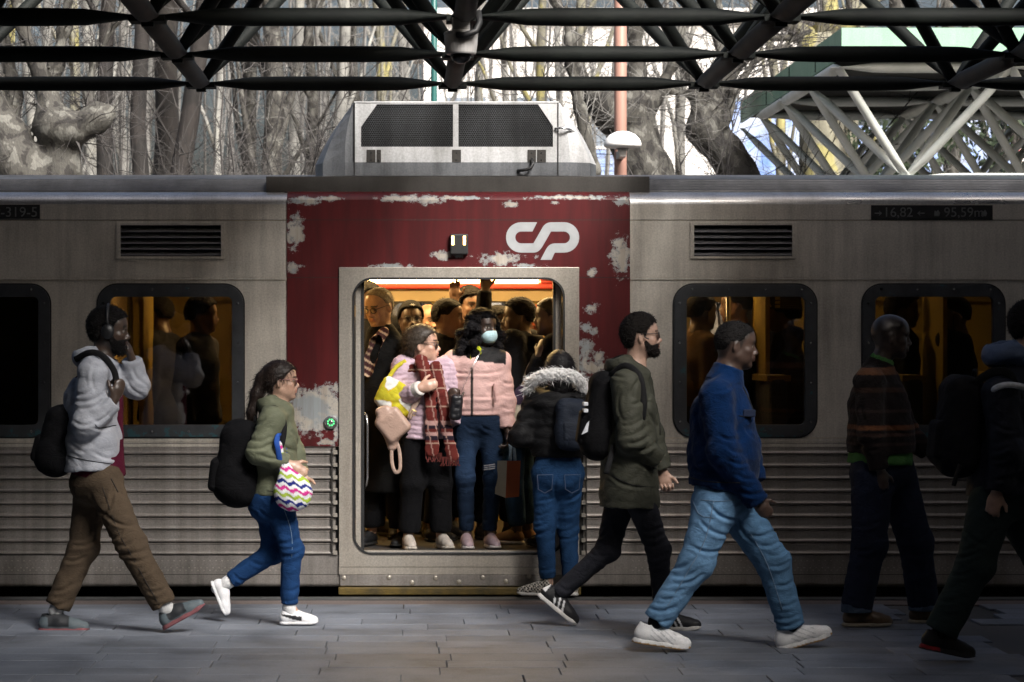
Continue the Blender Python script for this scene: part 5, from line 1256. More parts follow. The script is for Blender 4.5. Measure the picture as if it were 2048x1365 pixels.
def trousers(p, J, col, mat='denim', r=(0.098,0.075,0.06), seat=(0.125,0.165,0.13), step=0.009, rings=(0.007,0.05), seed=1, wr=(0.004,0.1), hemt=0.93, lap=None, name='trousers', sides='LR', zigz=1.0):
    pts = [J['pel']] + [J[a+n] for a in 'hka' for n in 'LR']; lo, hi = bounds(pts, 0.2); Fd = Field(lo, hi, step)
    R = np.stack([J['fw'], J['lf'], UP], 1); c = J['pel'] - UP*0.02
    Fd.ell(c, seat, R, 0.03); Fd.ell(c - J['fw']*0.04 - UP*0.05, (seat[0]*0.85, seat[1]*0.9, seat[2]*0.8), R, 0.03)
    Fd.cone(c, J['pel'] + UP*0.09, seat[0]*0.9, seat[0]*0.88, 0.03, lat=J['lf'], lk=seat[1]/seat[0])
    for n in sides:
        h_, k_, a_ = J['h'+n], J['k'+n], J['a'+n]; e = lerp(k_, a_, hemt)
        Fd.cone(h_, k_, r[0], r[1], 0.05, wr=(rings[0]*0.8, rings[1]*1.3, seed, 0.6, 1.3)); Fd.cone(k_, e, r[1], r[2], 0.02, flat=(0,1), wr=(rings[0], rings[1], seed+n.count('L')*2.0, -0.35, 0.45))
        Fd.cone(lerp(k_, e, 0.55), e, r[1]*0.45+r[2]*0.55, r[2]*1.04, 0.01, flat=(0,1), wr=(rings[0]*1.1*zigz, rings[1]*0.9, seed*3.0, 0.3, 1.3))
        Fd.ell(k_ + J['fw']*0.01, (r[1]*1.05,)*3, None, 0.02)
    if wr: Fd.wrinkle(wr[0], wr[1], seed)
    return Fd.build(name, M[mat], p, col, 1)
def shoe(p, heel, toe, lf, upc, solec, L=None, high=0.0, step=0.0063, up=None, wide=1.0, sole_h=0.028, mat='shoe', name='shoe', laces=None):
    heel, toe = np.asarray(heel, float), np.asarray(toe, float); x = nz(toe - heel); L = L or float(np.linalg.norm(toe - heel)); y = nz(np.asarray(lf) - x*np.dot(lf, x)); z = nz(np.cross(x, y)); z = z if z[2] > 0 or abs(z[2]) < 0.2 else -z
    if up is not None and np.dot(z, up) < 0: z = -z
    S_ = L/0.29; W = lambda a, b, c: heel + (x*a + y*b*wide + z*c)*S_
    R = np.stack([x, y, z], 1); lo, hi = bounds([W(0,0,0), W(0.29,0,0), W(0.05,0,0.13+high)], 0.09)
    Fd = Field(lo, hi, step)
    Fd.cone(W(0.048,0,0.045), W(0.12,0,0.05), 0.040*S_, 0.041*S_, 0.02); Fd.cone(W(0.12,0,0.05), W(0.20,0,0.034), 0.041*S_, 0.039*S_, 0.02); Fd.cone(W(0.20,0,0.034), W(0.248,0,0.028), 0.039*S_, 0.034*S_, 0.02)
    Fd.cone(W(0.055,0,0.05), W(0.062,0,0.098+high), 0.038*S_, 0.036*S_, 0.02, flat=(0,1)); Fd.cone(W(0.10,0,0.085), W(0.165,0,0.062), 0.026*S_, 0.022*S_, 0.02)
    Fd.plane(W(0,0,0.016), -z); Fd.cone(W(0.062,0,0.075+high), W(0.064,0,0.2+high), 0.030*S_, 0.031*S_, 0.004, op='s')
    def loc(v): return ((np.asarray(v) - heel) @ R)/S_
    o = Fd.build(name, M[mat], p, (lambda v: upc(loc(v))) if callable(upc) else upc, 1)
    Fs = Field(lo, hi, step); Fs.cone(W(0.046,0,0), W(0.245,0,0), 0.044*S_, 0.041*S_, 0.0); Fs.cone(W(0.14,0,0), W(0.23,0,0), 0.038*S_, 0.045*S_, 0.02)
    Fs.plane(W(0,0,sole_h), z); Fs.plane(W(0,0,0.0), -z); Fs.plane(W(0.25,0,0.006), x*0.25 - z)
    Fs.build('sole', M['sole'], o, (lambda v: solec(loc(v))) if callable(solec) else solec, 1); 
    if laces is not None:
        for k in range(4):
            a = 0.105 + 0.022*k; zz = 0.112 - 0.011*k
            MB().tube([W(a,-0.022,zz-0.012), W(a+0.004,0,zz), W(a,0.022,zz-0.012)], 0.0035, 5).build('lace', M['lace'], o, smooth=True)
    return o
M['lace'] = simple('pale_lace', (0.6,0.6,0.6), (0.5,0.5,0.5), 30, 0.8)
M['spec_dark'] = simple('dark_spectacle_frame', (0.02,0.015,0.014), (0.015,0.012,0.01), 20, 0.35)
M['spec_gold'] = simple('gold_spectacle_frame', (0.5,0.36,0.12), (0.4,0.3,0.1), 20, 0.3, 0.8)
M['spec_pink'] = simple('pink_spectacle_frame', (0.35,0.16,0.17), (0.3,0.13,0.14), 20, 0.35)
def glasses(p, h, frame='spec_dark', r=(0.023,0.018), lens='lens', th=0.0022, x=0.100):
    g = MB()
    for sd in (-1, 1):
        c = (x, sd*0.032, -0.004); g.tube([h.w(c[0] - 0.006*abs(math.cos(a))*(1 if math.cos(a)*sd > 0 else 0), c[1]+math.cos(a)*r[0], c[2]+math.sin(a)*r[1]) for a in np.linspace(0, 2*math.pi, 17)], th*h.s, 6, False)
        g.tube([h.w(x-0.006, sd*(0.032+r[0]), 0.004), h.w(x-0.02, sd*0.070, 0.008), h.w(-0.01, sd*0.081, 0.010), h.w(-0.03, sd*0.078, -0.008)], th*h.s, 6)
    g.tube([h.w(x, -0.032+r[0], 0.0), h.w(x+0.003, 0, 0.004), h.w(x, 0.032-r[0], 0.0)], th*h.s, 6)
    o = g.build('glasses', M[frame], p, smooth=True, recalc=False)
    for sd in (-1, 1):
        m = MB(); m.v = [tuple(h.w(x, sd*0.032 + math.cos(a)*r[0], -0.004 + math.sin(a)*r[1])) for a in np.linspace(0, 2*math.pi, 16, endpoint=False)]; m.f = [tuple(range(16))]; m.build('lens', M[lens], o, recalc=False)
    return o
def strap(name, pts, w, t, mat, parent, up=None, col=None):
    m = MB(); pts = smooth_path(pts, 5); m.tube(pts, w, 8, True, [(1, t/w)]*len(pts), up=up); return m.build(name, mat, parent, smooth=True)
def smooth_path(pts, n=6):
    pts = [np.asarray(p, float) for p in pts]; q = [2*pts[0]-pts[1]] + pts + [2*pts[-1]-pts[-2]]; out = []
    for i in range(1, len(q)-2):
        for t in np.linspace(0, 1, n, endpoint=False):
            a, b, c, d = q[i-1], q[i], q[i+1], q[i+2]; out.append(0.5*((2*b) + (c-a)*t + (2*a-5*b+4*c-d)*t*t + (3*b-a-3*c+d)*t**3))
    out.append(pts[-1]); return out
def cloth_mat(name, c, rough=0.8, sc=60): return simple(name, c, tuple(x*0.7 for x in c), sc, rough, bmp=0.3, bscale=300, spec=0.25)
M['strap_black'] = cloth_mat('black_webbing', (0.006,0.006,0.007))
M['strap_beige'] = cloth_mat('beige_leather_strap', (0.42,0.30,0.24), 0.5)
M['chain'] = simple('silver_chain', (0.65,0.65,0.66), (0.5,0.5,0.5), 20, 0.25, 0.95)
M['white_cloth'] = cloth_mat('white_reflective_band', (0.62,0.64,0.68))
def backpack(label, c, R, size, col=(0.005,0.005,0.006), mat='cloth', straps=(), step=0.011, pocket=True, name='backpack', taper=0.85):
    """size: depth, width, height; axes from R (columns away from the back, sideways, up)"""
    c = np.asarray(c, float); R = np.asarray(R, float); dp, wd, ht = size; lo, hi = c - max(size)*0.75, c + max(size)*0.75
    Fd = Field(lo, hi, step); Fd.rbox(c, (dp/2, wd/2, ht/2), R, min(dp, wd)*0.42, 0.0); Fd.ell(c + R @ np.array((0.0,0,-ht*0.2)), (dp*0.6, wd*0.52, ht*0.32), R, 0.04)
    Fd.wrinkle(0.006, 0.13, 4)
    o = Fd.build(name, M[mat], None, col, 1, origin=c - np.array((0,0,ht/2))); tag(o, label, 'backpack', None)
    if pocket:
        Fp = Field(lo, hi, step); Fp.rbox(c + R @ np.array((dp*0.46,0,-ht*0.17)), (dp*0.17, wd*0.36, ht*0.2), R, dp*0.13, 0.0); Fp.build('pocket', M[mat], o, np.array(col)*0.9, 1)
        MB().tube([c + R @ np.array((dp*0.40,y*wd*0.36,ht*(0.13-0.05*abs(y)))) for y in (-1,-0.5,0,0.5,1)], 0.004, 6).build('zip', M['strap_black'], o)
    MB().tube([c + R @ np.array((-dp*0.2,-0.035,ht*0.46)), c + R @ np.array((-dp*0.2,-0.03,ht*0.56)), c + R @ np.array((-dp*0.2,0.03,ht*0.56)), c + R @ np.array((-dp*0.2,0.035,ht*0.46))], 0.009, 6).build('handle', M['strap_black'], o, smooth=True)
    for pts, w in straps: strap('strap', pts, w, 0.006, M['strap_black'], o, up=(0,1,0.01))
    return o
def socks(p, J, n, col, r=0.042):
    Fd = Field(J['a'+n] - 0.12, J['a'+n] + 0.14, 0.010); Fd.cone(lerp(J['a'+n], J['k'+n], 0.22), J['a'+n], r, r*0.95, 0.01); Fd.cone(J['a'+n], lerp(J['heel'+n], J['toe'+n], 0.4)+UP*0.04, r*0.95, 0.03, 0.02)
    return Fd.build('sock', M['cloth'], p, col, 1)

from mathutils.bvhtree import BVHTree
_bvh = {}
def on_surface(o, u, v, lift_=0.0015):
    """the point of garment o seen at picture place (u, v)"""
    if o.name not in _bvh:
        off = org(o); me = o.data; _bvh[o.name] = (BVHTree.FromPolygons([tuple(np.array(q.co) + off) for q in me.vertices], [tuple(p.vertices) for p in me.polygons]))
    dr = Vector(P(u, v, 1.0) - np.array((0,0,H))).normalized(); hit = _bvh[o.name].ray_cast(Vector((0,0,H)), dr)
    return None if hit[0] is None else np.array(hit[0] + hit[1]*lift_)
def seam(o, pts, r, mat, name='seam', n=6):
    """a stitched line, zip or piping laid on the cloth"""
    path = []
    for q in smooth_path([np.array((a, b, 0.0)) for a, b in pts], n):
        w = on_surface(o, q[0], q[1])
        if w is not None and (not path or np.linalg.norm(w - path[-1]) < 0.06): path.append(w)
    if len(path) < 3: return None
    return MB().tube(path, r, 5).build(name, mat, o, smooth=True)
def crease(o, folds, amp=0.010, wid=0.0125):
    amp = amp*0.72
    """press creases along picture lines into a garment: valley on the line, soft ridge beside it"""
    me = o.data; off = org(o); n = len(me.vertices); co = np.empty(n*3, f32); me.vertices.foreach_get('co', co); co = co.reshape(-1,3) + off.astype(f32)
    no = np.empty(n*3, f32); me.vertices.foreach_get('normal', no); no = no.reshape(-1,3)
    uu = U0 + co[:,0]*F/co[:,1]; vv = V0 - (co[:,2]-H)*F/co[:,1]; px_ = co[:,1]/F; vis = (no[:,1] < 0.15); disp = np.zeros(n)
    for fd in folds:
        a = fd[2] if len(fd) > 2 else 1.0; p0, p1 = np.array(fd[0], float), np.array(fd[1], float); ab = p1 - p0; L = np.linalg.norm(ab); t = ((uu-p0[0])*ab[0] + (vv-p0[1])*ab[1])/(L*L); tc = np.clip(t, 0, 1)
        bow = (fd[3] if len(fd) > 3 else 0.12)*L*np.sin(np.pi*tc); nx, ny = -ab[1]/L, ab[0]/L
        s_ = ((uu - p0[0] - ab[0]*tc)*nx + (vv - p0[1] - ab[1]*tc)*ny - bow)*px_; e = np.sqrt(np.maximum(((uu-p0[0]-ab[0]*tc)**2 + (vv-p0[1]-ab[1]*tc)**2), 0))*px_
        end = np.exp(-(np.maximum(np.maximum(-t, t-1), 0)*L*px_/0.02)**2)*np.sin(np.pi*np.clip(tc*0.94+0.03, 0, 1))**0.5
        x = s_/wid; disp += a*end*(-np.exp(-x*x*2.2) + 0.75*np.exp(-((x-1.5)/0.9)**2) + 0.35*np.exp(-((x+1.5)/1.0)**2))
    disp = np.clip(disp, -1.6, 1.4)*amp*vis; co = co + no*disp[:,None].astype(f32) - off.astype(f32); me.vertices.foreach_set('co', co.astype(f32).ravel()); me.update(); return o
ST = cloth_mat('dark_stitching', (0.015,0.015,0.016)); ST2 = cloth_mat('pale_seam', (0.16,0.23,0.32)); ZP = simple('metal_zip', (0.4,0.4,0.4), (0.3,0.3,0.3), 30, 0.35, 0.8)
# ---------------------------------------------------------------- walkers on the platform
WS = 0.0082
GREY = (0.36,0.375,0.42)
# A: man in a light grey hooded jacket, phone hand at his mouth
d = 13.77
J = finish(jt(d, head=(219,660), neck=(203,722), pel=(196,945), chest=(186,800), waist=(184,880), hem=(184,940), sR=(186,745,-.19), eR=(172,850,-.23), wR=(229,798,-.20), sL=(212,745,.17), eL=(272,772,.16), wL=(263,716,.10),
    hR=(206,965,-.09), kR=(262,1090,-.10), aR=(333,1218,-.10), heelR=(326,1262,-.10), toeR=(416,1212,-.10), hL=(186,965,.09), kL=(166,1095,.09), aL=(112,1222,.08), heelL=(74,1265,.06), toeL=(182,1265,.06)))
sk = (0.055,0.034,0.024); h = Head(J['head'], 4, -3, 0, 1.05)
A = body('bearded man in pale grey hooded jacket and brown trousers, one hand at his mouth', J, h, sk, hands={'R': dict(f=(0.35,0.15,1.0), n=(-0.6,0.8,0.1), s=(-0.5,-0.3,0.6), curl=1.0), 'L': dict(f=(-0.35,-0.1,1), n=(-1,0,-.2), s=(0,-1,0), curl=0.8)}, colkw=dict(stubble=.5, hl='short'))
hair_cap(A, h, 0.015, 'short', (0.006,0.005,0.005), strand=(3500,0.009,0.1)); beard(A, h, (0.007,0.006,0.006), 0.010)
def pocketcol(v): return np.tile(np.array(GREY), (len(v),1))
g_ = top(A, J, pocketcol, 'nylon', step=WS, r=(0.165,0.165,0.155), lk=1.25, sl=(0.082,0.075,0.060), hood=(0.085,0.03,1.15), hemn=(0.05,0,-1), wr=(0.006,0.12), rings=(0.008,0.07), seed=2, cuff={'R':0.92,'L':0.94})
crease(g_, [((150,790),(188,776)),((150,803),(205,788)),((163,818),(218,792),.8),((160,742),(150,790),.7),((195,722),(188,780),.7),((146,842),(178,850)),((180,848),(228,815)),((186,856),(228,850),.6),((188,905),(236,916)),((140,880),(168,905)),((128,880),(142,922),.8),((265,738),(290,768)),((252,758),(286,792)),((170,700),(210,722),.6)])
seam(g_, [(190,850),(200,856),(232,851)], 0.0025, ST); seam(g_, [(135,912),(180,922),(238,930)], 0.0025, ST); seam(g_, [(236,800),(240,860),(239,930)], 0.003, ZP, 'zip')
Jt = dict(J); Jt['hem'] = J['pel'] + np.array((0.01,0,-0.05)); top(A, Jt, (0.07,0.006,0.02), 'cloth', 'shirt', step=0.013, r=(0.15,0.15,0.15), lk=1.2, sl=(0.05,0.04,0.03), arms='', wr=(0.003,0.1), extra=lambda Fd: Fd.cone(J['chest']+np.array((0.07,0,0)), J['hem']+np.array((0.075,0,-.01)), 0.10, 0.105, 0.03))
g_ = trousers(A, J, (0.072,0.052,0.035), 'cloth', (0.104,0.084,0.070), (0.145,0.17,0.14), step=WS, rings=(0.004,0.055), seed=3)
crease(g_, [((203,1082),(248,1060)),((213,1030),(262,1052)),((238,1092),(268,1080)),((224,1103),(275,1104)),((182,990),(212,1032)),((280,1152),(305,1130)),((296,1184),(332,1174)),((312,1212),(342,1200)),((148,1092),(192,1080)),((132,1122),(168,1114)),((106,1182),(142,1170)),((92,1206),(132,1207)),((198,1042),(226,978)),((255,1120),(290,1118),.8)], 0.012)
seam(g_, [(222,958),(236,985)], 0.003, ST); seam(g_, [(205,975),(235,1060),(262,1110),(318,1210)], 0.002, ST)
for n in 'LR':
    def upc(q): return np.where((np.abs(q[:,0]-0.12) < 0.055)[:,None] & (np.abs(q[:,2]-0.06) < 0.028)[:,None] | (q[:,2] > 0.085)[:,None], np.array((0.02,0.022,0.026)), np.array((0.10,0.125,0.14)))
    shoe(A, J['heel'+n], J['toe'+n], J['lf'], upc, (0.20,0.075,0.085), up=UP, laces=1); socks(A, J, n, (0.5,0.5,0.5))
hp = MB(); hp.tube(smooth_path([h.w(-0.005,-0.086,0.0), h.w(-0.01,-0.098,0.06), h.w(-0.012,-0.06,0.122), h.w(-0.012,0,0.138), h.w(-0.012,0.06,0.122), h.w(-0.01,0.098,0.06), h.w(-0.005,0.086,0.0)]), 0.008, 8)
hpo = hp.build('headphones', M['rubber'], A, smooth=True)
for sd in (-1, 1):
    Fd = Field(h.w(-0.004,sd*0.094,-0.01)-0.07, h.w(-0.004,sd*0.094,-0.01)+0.07, 0.005); h.e(Fd, (-0.004,sd*0.094,-0.01), (0.036,0.020,0.042)); Fd.build('ear_cup', M['leather'], hpo, (0.01,0.01,0.011))
R = np.stack([nz((-1,0,0.25)), (0,1,0), nz((0.25,0,1))], 1)
backpack('black backpack hanging low behind the man in the grey jacket', P(118,880,d), R, (0.20,0.30,0.40), straps=[([P(150,720,d-.14), P(178,706,d-.20), P(205,712,d-.22), P(228,742,d-.20), P(234,775,d-.20)], 0.018)])

# B: woman with a ponytail, olive jacket, big black backpack and a zigzag bag
d = 14.13
J = finish(jt(d, head=(562,762), neck=(556,812), pel=(545,985), chest=(550,870), waist=(549,930), hem=(547,990), sR=(545,838,-.16), eR=(517,905,-.20), wR=(578,930,-.20), sL=(560,838,.15), eL=(585,905,.18), wL=(600,950,.15),
    hR=(557,1005,-.08), kR=(583,1100,-.09), aR=(578,1215,-.09), heelR=(557,1249,-.09), toeR=(639,1249,-.09), hL=(543,1005,.08), kL=(545,1105,.08), aL=(456,1165,.08), heelL=(420,1162,.08), toeL=(449,1236,.08)))
sk = (0.46,0.29,0.21); h = Head(J['head'], 5, 2, 0, 0.93)
B = body('woman in olive green jacket and blue jeans with a long dark ponytail', J, h, sk, female=True, hands={'R': dict(f=(0.8,0,-0.45), n=(0,1,-.3), s=(0.2,-0.3,1), curl=0.8), 'L': dict(curl=0.6)}, colkw=dict(brow=(0.03,0.02,0.015), hl='woman', hc=(0.02,0.012,0.009)))
hair_cap(B, h, 0.013, 'woman', (0.020,0.012,0.009), 0.002, 0.03, [((-0.085,0,0.055),(-0.12,0,0.02),0.036,0.036), ((-0.12,0,0.02),(-0.155,0,-0.08),0.038,0.040), ((-0.155,0,-0.08),(-0.19,0,-0.19),0.040,0.032), ((-0.19,0,-0.19),(-0.215,0,-0.29),0.032,0.012)], 'straight_hair', strand=(1800,0.035,0.75))
glasses(B, h, 'spec_pink', lens='lens')
OL = (0.125,0.135,0.088)
g_ = top(B, J, OL, 'nylon', step=WS, r=(0.135,0.125,0.125), lk=1.25, sl=(0.074,0.068,0.055), hood=(0.06,0.02,0.95), hemn=(0,0,-1), wr=(0.004,0.1), seed=4, cuff={'R':0.95,'L':0.95}, rings=(0.006,0.06))
crease(g_, [((500,880),(542,874)),((495,897),(546,886)),((518,908),(562,916)),((503,852),(532,834),.8),((556,880),(590,902)),((574,838),(592,872)),((558,960),(598,954)),((530,950),(560,930),.7)])
seam(g_, [(584,808),(600,850),(602,900),(600,985)], 0.003, ST, 'zip'); seam(g_, [(535,982),(570,986),(600,982)], 0.0025, ST)
g_ = trousers(B, J, lambda v: np.tile((0.012,0.045,0.135), (len(v),1)), 'denim', (0.092,0.064,0.047), (0.125,0.155,0.13), rings=(0.005,0.04), seed=5, hemt=0.93)
crease(g_, [((558,1050),(592,1040)),((553,1086),(597,1076)),((563,1098),(602,1090)),((558,1112),(599,1104)),((568,1182),(599,1175)),((563,1202),(599,1195)),((518,1020),(547,1036)),((468,1150),(492,1162)),((500,1120),(530,1130))], 0.008)
seam(g_, [(566,1012),(584,1080),(577,1198)], 0.002, ST2)
for n in 'LR':
    def upc(q):
        x, z = q[:,0], q[:,2]; s_ = np.clip((x-0.02)/0.16, 0, 1); cz = 0.075 - 0.035*s_**0.7; w = 0.006 + 0.018*s_*(1-s_*0.4)
        m = (np.abs(z-cz) < w) & (x > 0.02) & (x < 0.165) & (np.abs(q[:,1]) > 0.02); return np.where(m[:,None], np.array((0.02,0.02,0.022)), np.array((0.78,0.78,0.8)))
    shoe(B, J['heel'+n], J['toe'+n], J['lf'], upc if n == 'R' else (0.76,0.76,0.78), (0.72,0.72,0.73), up=UP if n == 'R' else (0.9,0,0.45), sole_h=0.024, laces=1); socks(B, J, n, (0.7,0.7,0.7), 0.038)
R = np.stack([nz((-1,0,0.12)), (0,1,0), nz((0.15,0,1))], 1)
backpack('big black backpack on the woman with the ponytail', P(480,925,d), R, (0.26,0.32,0.50), straps=[([P(510,868,d-.12), P(535,822,d-.17), P(556,822,d-.18), P(567,850,d-.18), P(562,890,d-.19), P(545,920,d-.16), P(520,950,d-.12)], 0.02)])
# zigzag bag on her forearm
c = P(586,985,d-.23); Fd = Field(c-0.2, c+0.3, 0.0065)
Fd.ell(c, (0.112,0.075,0.110), None, 0.02); Fd.cone(P(578,960,d-.23), P(562,915,d-.23), 0.055, 0.022, 0.04, lat=(0,1,0), lk=0.8); Fd.cone(P(562,915,d-.23), P(557,885,d-.23), 0.022, 0.020, 0.01, lat=(0,1,0), lk=0.4); Fd.wrinkle(0.004, 0.1, 8)
def zig(v):
    x = v[:,0]-c[0]; z = v[:,2]-c[2]; w = 0.030; tri = np.abs(((x+0.35*z)/w) % 2 - 1)*0.020; b = np.floor((z + 0.25*x + tri + 2.0)/0.0185).astype(int) % 6
    pal = np.array([(0.80,0.80,0.82),(0.60,0.04,0.26),(0.80,0.80,0.82),(0.02,0.03,0.20),(0.80,0.80,0.82),(0.38,0.52,0.06)]); col = pal[b]; s_ = (z > 0.115)[:,None] & (x < -0.075)[:,None]; return np.where(s_, np.array((0.02,0.08,0.35)), col)
zb = Fd.build('shoulder_bag', M['cloth'], None, zig, 1, origin=c - np.array((0,0,0.11))); tag(zb, 'white bag with pink, navy and lime zigzags hanging from the ponytail woman\'s arm', 'bag')
strap('strap', [P(560,925,d-.25), P(556,900,d-.27), P(553,884,d-.265), P(557,872,d-.22), P(566,880,d-.13), P(570,915,d-.13)], 0.016, 0.004, cloth_mat('blue_bag_strap', (0.02,0.08,0.35)), zb, up=(0,1,0.01))

# C: man in olive parka
d = 13.9
J = finish(jt(d, head=(1283,672), neck=(1268,742), pel=(1260,950), chest=(1258,810), waist=(1257,890), hem=(1259,1014), sR=(1252,770,-.18), eR=(1262,880,-.22), wR=(1316,918,-.16), sL=(1275,770,.16), eL=(1300,870,.20), wL=(1326,945,.18),
    hR=(1275,985,-.09), kR=(1316,1100,-.09), aR=(1327,1228,-.09), heelR=(1305,1262,-.09), toeR=(1406,1260,-.09), hL=(1245,985,.09), kL=(1215,1100,.09), aL=(1112,1192,.09), heelL=(1072,1190,.09), toeL=(1152,1256,.09)))
sk = (0.42,0.27,0.205); h = Head(J['head'], 2, 5, 0, 1.0)
C_ = body('man in dark olive parka with glasses and black beard walking past the door', J, h, sk, hands={'R': False, 'L': dict(f=(0.25,0,-1), curl=0.95, thumb=1.2)}, headkw=dict(nose=1.15), colkw=dict(stubble=.35, hl='short'))
hair_cap(C_, h, 0.013, 'short', (0.010,0.008,0.007), 0.002, 0.02, top=0.012, strand=(3500,0.010,0.2)); beard(C_, h, (0.013,0.009,0.008), 0.005); glasses(C_, h, 'spec_dark')
eb = MB().tube([h.w(0.004,-0.086,-0.006), h.w(0.014,-0.090,-0.014), h.w(0.03,-0.085,-0.022)], 0.004, 6).build('earphone', M['rubber'], C_)
PK = (0.042,0.043,0.031)
g_ = top(C_, J, PK, 'nylon', 'parka', step=WS, r=(0.175,0.158,0.145), lk=1.25, sl=(0.084,0.076,0.060), hood=(0.085,0.035,1.2), hemn=(-0.03,0,-1), wr=(0.006,0.13), seed=6, rings=(0.006,0.065), cuff={'R':1.0,'L':0.93}, collar=None)
crease(g_, [((1243,852),(1287,837)),((1248,872),(1292,854)),((1253,888),(1302,868)),((1263,903),(1312,886)),((1277,760),(1264,802),.7),((1240,788),(1246,842),.7),((1205,888),(1242,932)),((1215,945),(1287,976),.7),((1298,788),(1312,852)),((1275,925),(1318,935),.7),((1262,810),(1284,800),.7),((1215,745),(1265,752),.8),((1205,960),(1215,1000),.6)], 0.012)
seam(g_, [(1192,1000),(1255,1007),(1322,1001)], 0.003, ST); seam(g_, [(1222,950),(1265,970),(1318,975)], 0.0025, ST); seam(g_, [(1306,755),(1317,800),(1320,870)], 0.0035, ST, 'zip'); seam(g_, [(1290,930),(1312,938)], 0.003, ST)
g_ = trousers(C_, J, (0.022,0.023,0.030), 'denim', (0.092,0.066,0.048), (0.13,0.16,0.13), rings=(0.006,0.045), seed=7, hemt=0.97)
crease(g_, [((1284,1060),(1322,1055)),((1288,1076),(1328,1068)),((1288,1092),(1330,1083)),((1298,1132),(1332,1121)),((1188,1077),(1217,1060)),((1173,1100),(1217,1112)),((1118,1170),(1142,1182)),((1228,1040),(1252,1082)),((1308,1202),(1337,1206))], 0.009)
for n in 'LR':
    def upc(q):
        x, z = q[:,0] + 0.5*q[:,2], q[:,2]; m = (np.abs(((x-0.112) % 0.030) - 0.0) < 0.012) & (x > 0.112) & (x < 0.2) & (z < 0.078) & (np.abs(q[:,1]) > 0.012); heelp = (q[:,0] < 0.028) & (z > 0.05); return np.where((m | heelp)[:,None], np.array((0.72,0.72,0.73)), np.array((0.012,0.012,0.014)))
    shoe(C_, J['heel'+n], J['toe'+n], J['lf'], upc, (0.52,0.50,0.48), up=UP if n == 'R' else (0.5,0,0.8), sole_h=0.026, laces=1); socks(C_, J, n, (0.01,0.01,0.012))
R = np.stack([nz((-1,0,0.15)), (0,1,0), nz((0.2,0,1))], 1)
bk = backpack('black backpack with white flashes on the man in the olive parka', P(1203,830,d), R, (0.19,0.30,0.50), straps=[([P(1222,752,d-.13), P(1250,732,d-.19), P(1278,752,d-.22), P(1287,800,d-.22), P(1284,840,d-.2)], 0.02), ([P(1228,890,d-.17), P(1220,920,d-.21), P(1212,948,d-.22)], 0.017)])
for (a, b) in ((804,811),(817,824)): MB().box(*(P(1164,0,d)[0], P(1173,0,d)[0]), d-0.13, d-0.02, P(0,b,d)[2], P(0,a,d)[2]).build('flash', M['white_cloth'], bk, bevel=0.003)
m = MB(); m.plate([P(1160,868,d)[[0,2]], P(1170,846,d)[[0,2]], P(1175,840,d)[[0,2]], P(1172,862,d)[[0,2]]], [], d-.14, d-.04); m.build('flash', M['white_cloth'], bk)

# D: man in blue fleece and pale jeans
d = 12.95
J = finish(jt(d, head=(1473,690), neck=(1452,752), pel=(1448,985), chest=(1444,830), waist=(1448,905), hem=(1447,978), sR=(1432,795,-.19), eR=(1446,905,-.24), wR=(1512,1000,-.22), sL=(1462,795,.17), eL=(1490,890,.2), wL=(1510,965,.15),
    hR=(1432,1010,-.09), kR=(1392,1125,-.10), aR=(1312,1245,-.10), heelR=(1262,1284,-.10), toeR=(1384,1303,-.10), hL=(1470,1010,.09), kL=(1545,1125,.09), aL=(1583,1255,.09), heelL=(1552,1305,.09), toeL=(1670,1272,.09)))
sk = (0.060,0.036,0.027); h = Head(J['head'], 2, -4, 0, 1.03)
D_ = body('stocky man in royal blue fleece and pale blue jeans striding past the window', J, h, sk, hands={'R': dict(f=(0.6,0.1,-0.7), curl=0.9), 'L': False}, headkw=dict(fat=1.1, nose=1.1, lips=1.25), thin=1.15, colkw=dict(hl='short', ha=0.9))
hair_cap(D_, h, 0.005, 'fade', (0.007,0.006,0.006), 0.001, 0.012, strand=(3500,0.005,0.0))
BL = (0.0028,0.0165,0.062)
g_ = top(D_, J, BL, 'fleece', 'fleece_jacket', step=WS, r=(0.185,0.185,0.16), lk=1.2, sl=(0.088,0.078,0.064), collar=(0.055,0.082), hemn=(-0.12,0,-1), wr=(0.006,0.13), seed=8, rings=(0.006,0.07), cuff={'R':1.05,'L':1.0})
crease(g_, [((1378,930),(1422,941)),((1438,870),(1472,880)),((1452,890),(1482,906)),((1458,920),(1497,926)),((1473,950),(1512,956)),((1428,782),(1467,770),.8),((1400,800),(1410,882),.6),((1384,870),(1400,952),.7),((1478,982),(1527,986)),((1372,962),(1440,974)),((1490,850),(1515,880),.7),((1400,760),(1440,745),.6)], 0.012)
seam(g_, [(1486,775),(1500,805),(1512,840)], 0.004, ST, 'zip'); seam(g_, [(1478,832),(1495,835),(1512,832)], 0.003, ST); seam(g_, [(1378,955),(1420,964),(1480,966)], 0.003, ST)
MB().box(*(P(1478,0,d)[0], P(1502,0,d)[0]), d-0.175, d-0.150, P(0,832,d)[2], P(0,818,d)[2]).build('pocket_flap', cloth_mat('navy_nylon', (0.012,0.02,0.05)), D_, bevel=0.004)
def jeans(v):
    fade = np.exp(-((v[:,1]-(d-.15))/0.10)**2)*0.5; return np.array((0.085,0.18,0.31))*(1+fade[:,None]*0.9) + fade[:,None]*np.array((0.05,0.05,0.04))
g_ = trousers(D_, J, jeans, 'denim', step=WS, r=(0.116,0.090,0.070), seat=(0.16,0.185,0.15), rings=(0.004,0.06), seed=9, hemt=0.98, wr=(0.005,0.1))
